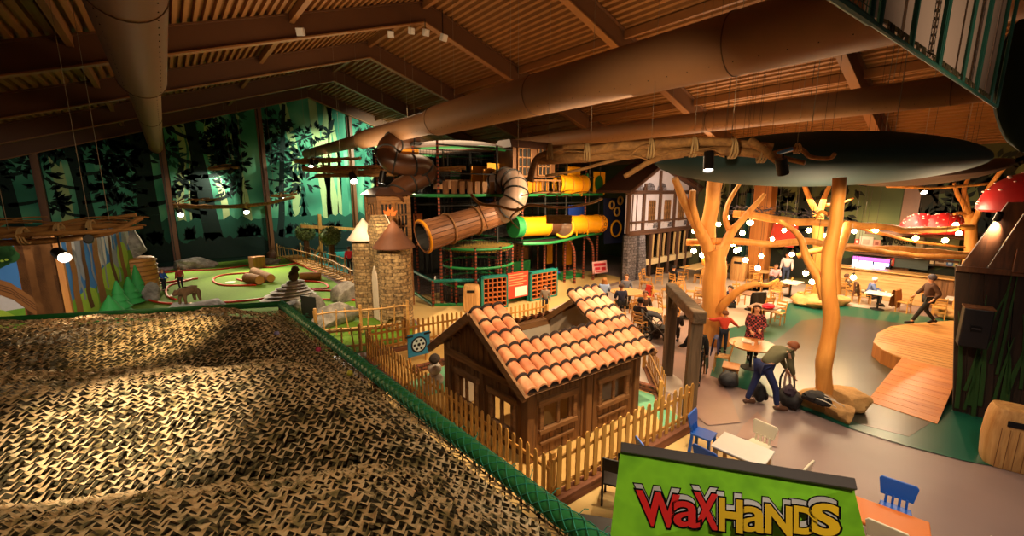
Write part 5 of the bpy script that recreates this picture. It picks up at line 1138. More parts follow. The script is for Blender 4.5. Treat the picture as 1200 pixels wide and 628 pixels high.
b = MB(); b.tube([c-out*.1, c+out*.02, c+out*.16], [.48, .46, .2], 20); b.build('bubble_window', plain('bubble_smoke', '#5a4436', .12), t, True, True)
b = MB()
for k in range(10):
    an = 2*pi*k/10; e = A+(B-A)*.965; b.torus(e+(a_*cos(an)+b__*sin(an))*.53, .1, .018, (a_*cos(an)+b__*sin(an)), 10, 4)
b.build('mesh_rings', M_black, t, True)
for f in (.66, .8): b = MB(); q = A+(B-A)*f+out*.5; b.bar(q+V((0, 0, .1)), q+V((0, 0, -.55)), .05, .05); b.build('stand', M_yel, t, True)
t2, sp = slide('yellow_tunnel', 'short upper yellow tunnel beside the green round window', 'tunnel', [(653, 216, 23.2), (668, 217, 23.6), (684, 216, 24.2)], .53, M_yel, 3, ringm=M_yel2)
b = MB(); q = ad(686, 214, 24.4); b.box(q, (.1, .5, 1.0), R(-20)); b.build('end_panel', M_greenp, t2, True)
for q in (ad(657, 220, 23.3), ad(680, 220, 23.9)): b = MB(); b.box((q.x, q.y, (q.z-.4+Z2)/2), (.08, .3, max(.12, q.z-.4-Z2+.1))); b.build('stand', M_yel2, t2, True)
# ring wall on the right
t = thing('ring_wall', 'blue wall of yellow rings at the right end of the climbing frame', 'ring wall', ay(722, 285, 16.2)); 
b = MB(); S = [ay(x, y, 16.5) for x, y in ((708, 232), (736, 232), (736, 284), (708, 286))]; b.prism(S, (0, .06, 0)); b.build('backing', plain('ring_navy', '#141a3a', .7), t, True)
for px_, py_, rr in ((717, 240, .22), (727, 235, .22), (723, 248, .25), (722, 268, .48)):
    b = MB(); b.torus(ay(px_, py_, 16.35), rr, .06, (0, 1, 0), 22, 8); b.build('ring', M_yel if rr > .4 else plain('ring_tan', '#b88a3a', .5), t, True, True)
# timber turret and the upper little house with paired windows
def window_pair(t, c, ex, nrm, w_, h, m=None):
    ez = V((0, 0, 1))
    def bx(u, v, a, z, th, mat, nm):
        b = MB(); q = c+ex*u+ez*v; b.hexa([q-ex*a/2-ez*z/2, q+ex*a/2-ez*z/2, q+ex*a/2-ez*z/2+nrm*th, q-ex*a/2-ez*z/2+nrm*th, q-ex*a/2+ez*z/2, q+ex*a/2+ez*z/2, q+ex*a/2+ez*z/2+nrm*th, q-ex*a/2+ez*z/2+nrm*th]); return b.build(nm, mat, t, True)
    f = MB(); ex_, W2 = ex, w_
    pn = bx(0, 0, w_, h, .02, M_black, 'window_opening')
    b = MB()
    for u in (-w_/2, -w_/6, w_/6, w_/2): b.bar(c+ex*u+nrm*.04-ez*h/2, c+ex*u+nrm*.04+ez*h/2, .09 if abs(u) > w_/4 else .05, .06)
    for k in range(4): b.bar(c+nrm*.04-ex*w_/2+ez*(h*(k/3-.5)), c+nrm*.04+ex*w_/2+ez*(h*(k/3-.5)), .09 if k in (0, 3) else .05, .06)
    b.build('window_frame', W_beam, t, True)
W_tur = wood('turret_board', '#6e441c', '#9a662a', 'z', 2, .6); 
t = thing('timber_turret', 'brown timber turret with paired windows at the left end of the climbing frame', 'turret', (7.6, 18.2, 0))
TX0, TX1, TY0, TY1 = 6.95, 8.35, 17.6, 19.0
b = MB(); b.box((7.65, 18.3, 3.55), (1.4, 1.4, 2.9)); b.build('body', W_tur, t, True)
b = MB(); b.lathe([(1.2, 4.98), (1.25, 5.02), (.75, 5.3), (.4, 5.34)], (7.65, 18.3, 0), 4, rz=pi/4); b.build('roof', plain('turret_roof', '#3a2216', .6), t, True)
for x, y in ((6.97, 17.62), (8.33, 17.62), (6.97, 18.98), (8.33, 18.98)): b = MB(); b.box((x, y, 2.5), (.16, .16, 5)); b.build('corner_post', W_beam, t, True, bevel=.01)
for x in (7.28, 8.0): window_pair(t, V((x, 17.6, 3.9)), V((1, 0, 0)), V((0, -1, 0)), .5, 1.5)
window_pair(t, V((6.95, 18.3, 3.9)), V((0, 1, 0)), V((-1, 0, 0)), .8, 1.5)
b = MB(); b.box((7.65, 17.55, 4.85), (1.45, .08, .14)); b.box((7.65, 17.55, 2.95), (1.45, .08, .12)); b.build('trim_board', W_beam, t, True)
t = thing('deck_house', 'small wooden house with two windows on the upper deck of the climbing frame', 'house', ay(626, 222, 16.6)); c = [ay(x, y, 16.55) for x, y in ((601, 172), (650, 172), (650, 208), (601, 208))]
b = MB(); b.prism(c, (0, 1.2, 0)); b.build('body', wood('house_board', '#4a2c14', '#74481f', 'z', 2, .6), t, True)
for px_ in (614, 637): window_pair(t, ay(px_, 190, 16.50), V((1, 0, 0)), V((0, -1, 0)), .82, 1.35)
b = MB(); r0, r1 = ay(598, 172, 16.4), ay(653, 172, 16.4); zt = r0.z; b.hexa([V((r0.x, 16.3, zt)), V((r1.x, 16.3, zt)), V((r1.x, 17.9, zt)), V((r0.x, 17.9, zt)), V((r0.x+.2, 16.7, zt+.4)), V((r1.x-.2, 16.7, zt+.4)), V((r1.x-.2, 17.6, zt+.4)), V((r0.x+.2, 17.6, zt+.4))]); b.build('roof', plain('turret_roof', ''), t, True)

# ================================================================== half-timbered facade
W_tim = wood('tudor_timber', '#3a2418', '#5e3c28', 'z', 2, .75); W_timx = wood('tudor_timber_x', '#3a2418', '#5e3c28', 'x', 2, .75)
M_white = plain('limewash', '#b8b0b8', .9, var=.12, scale=2); M_stn = bricks('rubble_stone', '#6a646c', '#8f8890', '#3a343a', .3, .17)
FY = 14.4
def F_(px_, py_, o=0): return ay(px_, py_, FY-o)
t = thing('tudor_facade', 'half-timbered white facade with a gable and small paned windows beside the climbing frame', 'facade', (23.4, FY, 0))
zb, ze, zr = 2.79, 5.14, 6.5; xl, xr, xm = 20.0, 27.4, 22.6
b = MB(); b.prism([V((xl, FY, zb)), V((xr, FY, zb)), V((xr, FY, 5.4)), V((xm+.4, FY, zr)), V((xm, FY, zr)), V((xl, FY, ze))], (0, .2, 0)); b.build('wall_panel', M_white, t, True)
def post_(x, z0, z1, w_=.2, m=W_tim): b = MB(); b.box((x, FY-.04, (z0+z1)/2), (w_, .16, z1-z0)); b.build('timber_post', m, t, True, bevel=.01)
XP = [F_(x, 250).x for x in (736, 753, 772, 789, 806, 819, 831)]
for i, x in enumerate(XP): post_(min(x, 27.3), zb, ze+(.25 if 0 < i < 6 else 0), .2)
for x, zt in ((XP[1]+.1, 5.6), (XP[2]-.1, 6.35), (XP[3], 6.0), (XP[4], 5.8)): post_(x, ze, zt, .16)
for z, h in ((zb, .26), (ze-.05, .22), (zb+.62, .1)): b = MB(); b.box(((xl+xr)/2, FY-.05, z), (xr-xl, .2, h)); b.build('timber_beam', W_timx, t, True, bevel=.01)
for a, c in (((xl-.35, ze-.1), (xm+.2, zr+.15)), ((xr+.1, 5.2), (xm+.2, zr+.15))): b = MB(); b.bar((a[0], FY-.15, a[1]), (c[0], FY-.15, c[1]), .22, .2); b.build('barge_board', W_timx, t, True)
b = MB(); b.prism([V((xl-.4, FY-.4, ze-.08)), V((xm+.2, FY-.4, zr+.22)), V((xr+.1, FY-.4, 5.3)), V((xr+.1, FY-.4, 5.42)), V((xm+.2, FY-.4, zr+.36)), V((xl-.4, FY-.4, ze+.05))], (0, 2.4, 0)); b.build('roof', plain('turret_roof', ''), t, True)
for i, px_ in enumerate((763.5, 781.5, 797.5)):
    c = F_(px_, 247, .02); window_pair(t, V((c.x, FY-.01, 3.98)), V((1, 0, 0)), V((0, -1, 0)), .55, 1.25)
    for z in (4.75, 3.2): b = MB(); b.box((c.x, FY-.02, z), (.72, .05, .12)); b.build('window_trim', M_white, t, True)
for (u, r_) in ((.35, .42), (1.35, .5), (2.6, .5)):                   # stone arches painted in the gable
    c = V((xl+.6+u, FY-.012, ze+.08)); b = MB(); b.prism([c+V((cos(pi*k/10)*r_, 0, sin(pi*k/10)*r_*.85)) for k in range(11)], (0, -.02, 0)); b.build('stone_arch', M_stn, t, True)
b = MB()
for k, (x, z) in enumerate(((XP[2]-.3, zb+.35), (XP[3]-.3, zb+.33), (XP[4]-.2, zb+.35))): b.box((x, FY-.02, z), (.5, .05, .3))
b.build('stone_patch', M_stn, t, True)
for x in (20.35, 20.75): b = MB(); b.box((x, FY-.015, 3.95), (.06, .05, 2.0)); b.build('glazing_bar', W_tim, t, True)
b = MB(); b.box((xl+.42, FY+.05, 1.35), (.85, .3, 2.7)); b.build('stone_pier', M_stn, t, True)
b = MB(); b.hexa([V((21.1, FY-.1, 0)), V((22.0, FY-.1, 0)), V((22.0, FY+.3, 0)), V((21.1, FY+.3, 0)), V((21.1, FY-.1, 2.7)), V((21.6, FY-.1, 2.7)), V((21.6, FY+.3, 2.7)), V((21.1, FY+.3, 2.7))]); b.build('stone_pier', M_stn, t, True)
for x in (22.3, 23.3, 24.3, 25.3, 26.4): post_(x, 0, zb, .12)
b = MB(); b.box((24.6, FY+.35, 1.35), (5.6, .05, 2.7)); b.build('dark_glass', plain('door_glass', '#1c1610', .15), t, True)
b = MB(); b.box((24.6, FY+.1, .95), (5.4, .3, .35)); b.build('lit_sill', plain('sill_cream', '#c9b48a', .6), t, True)
for k in range(7): b = MB(); b.tube(smoothpath([(22.6+k*.6, FY-.02, 2.6), (22.55+k*.6, FY-.02, 1.7), (22.5+k*.6+.08, FY-.02, 1.15)], 4), .07, 6); b.build('curtain_fold', plain('curtain_sand', '#a8885a', .9), t, True)
b = MB(); b.box((24, FY+.4, 1.35), (7.6, .1, 2.7)); b.build('back_board', M_black, t, True)

# ================================================================== cafe furniture
W_ch = wood('chair_wood', '#a87234', '#d8a054', 'z', 4, .5, bmp=.15); W_tab = wood('table_wood', '#a87a48', '#d0a873', 'x', 2.5, .4, bmp=.15); W_tabd = wood('table_dark', '#5e4330', '#84624a', 'x', 2.5, .4, bmp=.15); W_tabr = wood('table_red', '#9a5a2c', '#bf7a40', 'x', 2.5, .35, bmp=.15)
ch0 = thing('wooden_chair', 'x', 'chair', (0, 0, -50), 0, 'ladder back chairs of the cafe')
b = MB(); b.prism([(-.2, -.2, .44), (.2, -.2, .44), (.18, .2, .44), (-.18, .2, .44)], (0, 0, .03)); b.build('seat', W_ch, ch0, bevel=.008)
for sx in (-1, 1):
    b = MB(); b.bar((sx*.18, .2, 0), (sx*.18, .18, .45), .036, .036); b.bar((sx*.18, .18, .45), (sx*.175, .27, .92), .036, .03); b.build('leg', W_ch, ch0)
    b = MB(); b.bar((sx*.185, -.185, 0), (sx*.18, -.18, .45), .036, .036); b.build('leg', W_ch, ch0)
for z in (.6, .73, .86): b = MB(); b.box((0, .195+(z-.45)*.17, z), (.34, .02, .075)); b.build('back_slat', W_ch, ch0, bevel=.006)
for y, z in ((-.18, .25), (.195, .3)): b = MB(); b.box((0, y, z), (.35, .02, .03)); b.build('stretcher', W_ch, ch0)
used_ch = [0]
def chair(x, y, rz, lb):
    if not used_ch[0]: ch0.location = (x, y, 0); ch0.rotation_euler = (0, 0, rz); ch0['label'] = lb; used_ch[0] = 1; return ch0
    return dup(ch0, (x, y, 0), rz, lb)
def ctable(lb, x, y, r_, m, h=.75, square=0, rz=0, base=M_black):
    t = thing('cafe_table', lb, 'table', (x, y, 0), rz, 'cafe tables'); b = MB()
    if square: b.box((0, 0, h-.02), (square, r_*2, .04))
    else: b.lathe([(r_*.98, h-.045), (r_, h-.03), (r_, h), (.01, h)], n=30)
    b.build('tabletop', m, t, bevel=.006 if square else 0); b = MB(); b.lathe([(.04, .03), (.04, h-.04)], n=10); b.build('column', base, t, smooth=True)
    b = MB(); b.lathe([(.26, 0), (.25, .03), (.05, .05)], n=20); b.build('foot', base, t, smooth=True); return t
ctable('large round pale table between the seated woman in stripes and the man in grey', 15.6, 11.1, .72, W_tab)
ctable('pale table behind the pushchair and below the round table', 13.75, 8.75, .5, W_tab)
ctable('round reddish table in front of the woman in the plaid coat', 12.95, 4.75, .62, W_tabr)
ctable('dark round table left of the forked trunk among empty chairs', 18.3, 8.6, .6, W_tabd)
ctable('white square table by the low stone bench left of the slim trunk', 23.6, 7.2, .4, plain('white_top', '#d8d0c4', .3), .75, 1.1)
ctable('grey table behind the red bundle and the plaid coat woman', 17.6, 6.2, .45, W_tabd, .75, .9)
ctable('dark table between the two trunks behind the coat chair', 19.6, 7.4, .5, W_tabd)
ctable('long cream table at the foot of the half-timbered facade', 24.6, 12.3, .5, plain('cream_top', '#d8b880', .4), .78, 3.2)
ctable('pale table covered with drinks before the seated man in the blue shirt', 24.0, 3.9, .45, plain('white_top', ''), .75, .8)
ctable('grey table half hidden behind the lintel of the timber gateway', 16.2, 8.6, .55, W_tabd)
ctable('white table at the far right before the dark counter', 25.2, 1.5, .45, plain('white_top', ''), .75, .9)
ctable('pale table with shopping near the brown pillar', 25.6, 9.2, .5, W_tab)
for x, y, rz, lb in ((15.0, 10.2, R(150), 'wooden chair at the near side of the large round pale table'), (14.9, 11.9, R(60), 'wooden chair of the striped woman at the round pale table'), (16.5, 10.7, R(-95), 'wooden chair with a red cloth at the right side of the round table'), (16.5, 11.9, R(-40), 'wooden chair of the man in grey at the round table'),
    (13.3, 9.7, R(30), 'wooden chair with its back toward the tiled roof, left of the pushchair table'), (14.4, 9.4, R(-30), 'light wooden chair behind the pushchair table'), (13.0, 8.6, R(100), 'wooden chair of the dark-haired sitter by the pushchair'), (14.6, 8.3, R(-110), 'wooden chair at the right of the pushchair table beside the gateway'),
    (16.9, 9.6, R(-20), 'wooden chair just above the gateway lintel'), (15.6, 9.2, R(60), 'wooden chair left of the grey table behind the gateway'), (16.9, 8.0, R(-130), 'wooden chair right of the grey table behind the gateway'), (18.0, 9.6, R(10), 'wooden chair at the far side of the dark round table'), (17.5, 8.3, R(110), 'wooden chair at the near side of the dark round table by the trunk'), (19.2, 8.9, R(-70), 'wooden chair at the right side of the dark round table'),
    (23.0, 11.5, R(160), 'wooden chair at the left end of the long cream table'), (24.2, 11.4, R(180), 'wooden chair with pale jacket at the long cream table'), (25.5, 11.4, R(190), 'wooden chair at the right end of the long cream table'), (20.5, 11.6, R(80), 'wooden chair of the sitter in black before the facade'), (19.2, 12.6, R(20), 'wooden chair beside the orange lattice of the facade'),
    (22.5, 7.4, R(95), 'wooden chair on the left of the white square table'), (23.3, 8.2, R(10), 'wooden chair behind the white square table'), (22.9, 6.4, R(150), 'light wooden chair in front of the white square table'), (18.9, 6.6, R(150), 'wooden chair draped with a black coat between the trunks'), (20.2, 8.2, R(-30), 'wooden chair behind the dark table between the trunks'),
    (16.7, 6.0, R(90), 'wooden chair behind the plaid coat woman on her left'), (18.3, 5.9, R(-95), 'wooden chair under the red bundle'), (24.9, 5.0, R(60), 'wooden chair of the lounging person in pale trousers'), (24.3, 3.1, R(170), 'wooden chair hung with a tan coat right of the man in blue'), (24.7, 4.5, R(20), 'wooden chair hung with a brown jacket where the man in blue sits'),
    (25.0, 2.4, R(-10), 'empty wooden chair before the pale plank counter'), (24.2, 2.0, R(100), 'empty wooden chair left of the walking man'), (23.9, 1.0, R(130), 'wooden chair at the right beside the stage board'), (25.2, 6.2, R(90), 'wooden chair in front of the bright menu screens'),
    (11.3, 5.58, R(190), 'wooden chair hung with the dark green padded coat by the gateway'), (12.1, 5.2, R(200), 'orange wooden chair hung with a blue jacket by the forked trunk'), (26.0, 9.9, R(-60), 'wooden chair next to the brown pillar')):
    chair(x, y, rz, lb)
for px_, py_, z_, rz, lb in ((727, 366, 0, R(40), 'light wooden chair just above the tiled gable, back toward the seated navy jacket'), (748, 378, 0, R(-20), 'light wooden chair above the bright corner of the tiled roof'), (766, 352, 0, R(70), 'wooden chair right of the red cloth chair by the round table'), (780, 350, 0, R(200), 'wooden chair just above the left end of the lintel'), (794, 342, 0, R(150), 'wooden chair farther back above the middle of the lintel'), (808, 352, 0, R(30), 'wooden chair just above the right half of the lintel'), (820, 358, 0, R(100), 'wooden chair against the left edge of the thick trunk'), (800, 328, 0, R(170), 'wooden chair in front of the long cream table on its left'), (818, 331, 0, R(190), 'wooden chair in front of the long cream table on its right'), (758, 334, 0, R(10), 'wooden chair behind the man in grey at the round table'), (772, 333, 0, R(-60), 'wooden chair between the orange lattice and the sitter in black'),
    (868, 352, 0, R(20), 'wooden chair just right of the thick trunk behind the bent limb'), (880, 338, 0, R(160), 'wooden chair above the bent limb near the rope bundle'), (908, 352, 0, R(-80), 'wooden chair right of the black coat chair at the teal floor edge'), (919, 345, 0, R(200), 'wooden chair between the coat chair and the white square table'), (906, 330, 0, R(80), 'wooden chair behind the white square table on its left'), (893, 324, 0, R(-30), 'small far wooden chair in front of the shopping table'), (985, 345, 0, R(120), 'wooden chair just right of the slim trunk by the low stone')):
    p = fl(px_, py_); chair(p.x, p.y, rz, lb)
t = thing('wooden_stool', 'low orange wooden stool beside the black bag near the gateway', 'stool', (11.65, 4.75, 0), R(20))
b = MB(); b.box((0, 0, .42), (.5, .42, .05)); b.build('seat', W_tabr, t, bevel=.01); b = MB(); b.box((0, 0, .3), (.44, .36, .1)); b.build('apron', W_ch, t)
for sx in (-.2, .2):
    for sy in (-.16, .16): b = MB(); b.box((sx, sy, .2), (.05, .05, .4)); b.build('leg', W_ch, t)

# ================================================================== cloths, bags
def lump(name, lb, cat, c, r_, m, seed=1, amp=.35, group=None):
    b = MB(); b.rock(c, r_, seed, amp, 16, 11, freq=2.2); return tag(b.build(name, m, smooth=True, ang=70), lb, cat, group)
def coat(lb, x, y, z, rz, w_, h, m):
    b = MB(); M = Matrix.Rotation(rz, 3, 'Z'); o = V((x, y, z))
    for s_ in (-1, 1):
        b.grid(lambda u, v: o+M@V(((u-.5)*w_*(1+.25*v)+.02*sin(v*9+u*12), s_*(.05+.05*v)+.018*sin(u*16+v*4), -v*h*(1-.08*cos(u*7)))), 10, 8)
    b.grid(lambda u, v: o+M@V(((u-.5)*w_, (v-.5)*.1, .02*sin(pi*v))), 10, 2)
    return tag(b.build('coat', m, smooth=True, ang=80), lb, 'coat')
coat('dark green padded coat hanging on a chair beside the gateway post', 11.3, 5.35, .92, R(20), .5, .75, patches('coat_olive', ['#141a12', '#2c3626', '#3c4632'], 14, .8))
coat('blue jacket hanging on the chair at the foot of the forked trunk', 12.15, 5.45, .95, R(200), .45, .55, plain('coat_navy', '#1c2450', .8))
coat('black coat draped over a wooden chair between the two trunks', 18.98, 6.9, .98, R(150), .6, .85, plain('coat_black', '#1a1512', .85))
coat('brown jacket hung over the chair of the man in the blue shirt', 24.6, 4.85, .96, R(20), .6, .6, plain('coat_brown', '#5a3a28', .85))
coat('tan coat with pale lining hung on the chair right of the man in blue', 24.3, 3.38, .95, R(170), .6, .75, plain('coat_tan', '#a0622c', .85))
coat('red cloth hanging on the chair at the right of the round table', 16.72, 10.7, .93, R(-95), .3, .55, plain('cloth_red', '#b0281c', .85))
lump('red_bundle', 'bright red scarf bundle lying on the grey table behind the plaid coat woman', 'scarf', (17.5, 6.0, .84), (.26, .2, .1), plain('cloth_bright_red', '#c8203a', .8), 3)
lump('black_bag', 'round black sports bag on the floor beside the orange stool', 'bag', (11.25, 4.62, .2), (.3, .24, .21), patches('bag_black', ['#0c0c10', '#1c1c22', '#2a2a30'], 10, .6), 5, .25)
def backpack(lb, c, rz, s_, m, m2):
    t = thing('backpack', lb, 'bag', c, rz); b = MB(); b.rock((0, 0, .3*s_), (.24*s_, .17*s_, .3*s_), 4, .18, 14, 10); b.build('body', m, t, smooth=True, ang=70)
    b = MB(); b.rock((0, -.16*s_, .2*s_), (.17*s_, .08*s_, .15*s_), 6, .15, 12, 8); b.build('pocket', m, t, smooth=True, ang=70)
    for x in (-.1, .1): b = MB(); b.tube(smoothpath([(x*s_, .12*s_, .55*s_), (x*1.3*s_, .26*s_, .42*s_), (x*1.4*s_, .22*s_, .15*s_), (x*1.2*s_, .14*s_, .06*s_)], 4), .022*s_, 6, flat=.4); b.build('strap', m2, t, smooth=True)
    b = MB(); b.torus((0, .02, .6*s_), .05*s_, .012*s_, (0, 1, 0), 12, 5); b.build('handle', m2, t, smooth=True)
M_bagd = patches('bag_dark', ['#0d0b0c', '#1b1718', '#2b2426'], 12, .7); M_strapp = plain('strap_pale', '#a8887a', .7)
backpack('dark rucksack standing on the floor behind the bending man', (11.0, 3.75, 0), R(40), .8, M_bagd, M_bagd)
t = thing('carry_frame', 'black open carrier bag with upright pale-strapped frame at the bending man\'s hands', 'bag', (11.35, 3.2, 0), R(30))
b = MB(); b.rock((0, 0, .2), (.38, .26, .22), 8, .2, 14, 10); b.build('body', M_bagd, t, smooth=True, ang=70)
b = MB(); b.tube(smoothpath([(.25, -.15, .2), (.38, -.14, .55), (.43, 0, .78), (.40, .14, .55), (.28, .15, .2)], 5), .024, 7); b.build('back_panel', M_bagd, t, smooth=True)
for y in (-.06, .06): b = MB(); b.tube(smoothpath([(.28, y, .25), (.34, y, .45), (.41, y*.4, .7)], 4), .028, 6, flat=.4); b.build('strap', M_strapp, t, smooth=True)
b = MB(); b.rock((-.12, .05, .42), (.18, .14, .14), 3, .3, 12, 8); b.build('folded_cloth', plain('cloth_plum', '#3a2a36', .85), t, smooth=True)
p = fl(957, 470, .4); t = thing('backpack', 'black rucksack with white straps lying on the flat stone at the slim trunk', 'bag', (p.x, p.y, .38), R(-60))
b = MB(); b.rock((0, 0, .12), (.32, .2, .14), 4, .35, 18, 12, freq=3, cuts=5); b.build('body', M_bagd, t, smooth=True, ang=40)
b = MB(); b.rock((.08, -.16, .09), (.18, .09, .1), 9, .3, 14, 9, freq=3); b.build('pocket', M_bagd, t, smooth=True, ang=50)
for x, y in ((.1, -.3), (.28, -.18), (.2, .05)): b = MB(); b.tube(smoothpath([(x-.2, y, .22), (x-.05, y-.06, .2), (x+.12, y-.05, .12), (x+.2, y+.05, .05)], 4), .02, 6, flat=.4); b.build('strap', plain('strap_white', '#c8bcae', .7), t, smooth=True)
t = thing('pushchair', 'black pushchair with large wheels standing behind the gateway and the tiled roof', 'pushchair', (12.9, 7.9, 0), R(35))
for x in (-.28, .28):
    for y, r_ in ((-.4, .14), (.3, .17)): b = MB(); b.torus((x, y, r_), r_, .03, (1, 0, 0), 18, 6); b.cyl((x-.02, y, r_), (x+.02, y, r_), .05, 10); b.build('wheel', M_black, t, smooth=True)
    b = MB(); b.tube([(x, -.4, .16), (x, .05, .62), (x*.9, .5, 1.02)], .018, 6); b.tube([(x, .3, .18), (x, -.2, .7)], .018, 6); b.build('frame', plain('chrome', '#8a8680', .3, .9), t, smooth=True)
b = MB(); b.tube([(-.25, .5, 1.02), (.25, .5, 1.02)], .022, 8); b.build('handle', M_black, t)
b = MB(); b.prism([(-.24, -.35, .42), (-.24, .15, .38), (-.24, .35, .9), (-.24, .28, .92), (-.24, .06, .5), (-.24, -.35, .52)], (.48, 0, 0)); b.build('seat', M_bagd, t, bevel=.02)
b = MB(); b.grid(lambda u, v: (.27*cos(pi*u), .3-.5*sin(v*1.5)*(1), .68+.28*cos(v*1.5)*.9+.12*sin(pi*u)), 12, 6); b.build('hood', patches('hood_dark', ['#16141a', '#26222a'], 8, .8), t, smooth=True)
lump('basket_bundle', 'dark bundle with pale toys resting in front of the pushchair', 'bundle', (13.2, 8.05, .22), (.28, .22, .22), patches('bundle_mix', ['#14100e', '#5a4a40', '#2a201c', '#8a7464'], 12, .8, 3), 7)
M_cup = plain('cup_white', '#e0dcd4', .3)
for k, (x, y, z, lb) in enumerate(((12.85, 4.7, .75, 'white cup nearest the edge of the round reddish table'), (13.1, 4.62, .75, 'white cup behind the first on the round reddish table'), (24.0, 3.95, .75, 'white cup on the pale table before the man in blue'), (24.1, 3.7, .75, 'second white cup on the pale table before the man in blue'))):
    b = MB(); b.lathe([(.03, 0), (.042, .1), (.038, .1), (.028, .01)], (x, y, z), 14); tag(b.build('cup', M_cup, smooth=True), lb, 'cup', 'cups on the cafe tables')
b = MB(); b.box((13.05, 4.95, .765), (.34, .24, .03), .4); tag(b.build('tray', plain('tray_pale', '#c9b8a4', .4), bevel=.008), 'pale tray lying on the round reddish table', 'tray')

# ================================================================== people
SKIN = plain('skin_tone', '#c98d6b', .55, var=.05)
def stand(**k):
    P = dict(pelvis=(0, 0, .95), spine=(0, .01, 1.12), chest=(0, 0, 1.32), neck=(0, 0, 1.48), jaw=(0, .03, 1.57), head=(0, .015, 1.64), top=(0, 0, 1.70),
             sl=(-.18, 0, 1.42), sr=(.18, 0, 1.42), el=(-.24, -.02, 1.14), er=(.24, -.02, 1.14), wl=(-.26, .08, .90), wr=(.26, .08, .90),
             hl=(-.09, 0, .92), hr=(.09, 0, .92), kl=(-.1, .03, .5), kr=(.1, .03, .5), al=(-.1, -.02, .09), ar=(.1, -.02, .09), tl=(-.12, .15, .035), tr=(.12, .15, .035))
    P.update(k); return {n: V(p) for n, p in P.items()}
def sit(lean=0.0, arms='table', h=.48, **k):
    dz = .95-h-.03; P = stand(); up_ = ('pelvis', 'spine', 'chest', 'neck', 'jaw', 'head', 'top', 'sl', 'sr')
    for n in up_: P[n] = V((P[n].x, P[n].y+lean*(P[n].z-.95), P[n].z-dz-.08*abs(lean)*(P[n].z-.95)))
    for s_, q in ((-1, 'l'), (1, 'r')):
        P['h'+q] = V((s_*.1, .02, h+.04)); P['k'+q] = V((s_*.14, .43, h+.03)); P['a'+q] = V((s_*.13, .40, .09)); P['t'+q] = V((s_*.14, .56, .035))
        sh = P['s'+q]; P['e'+q] = sh+V((s_*.06, .08, -.27)); P['w'+q] = P['e'+q]+(V((-s_*.08, .24, .04)) if arms == 'table' else V((-s_*.02, .22, -.08)))
    P.update({n: V(p) for n, p in k.items()}); return P
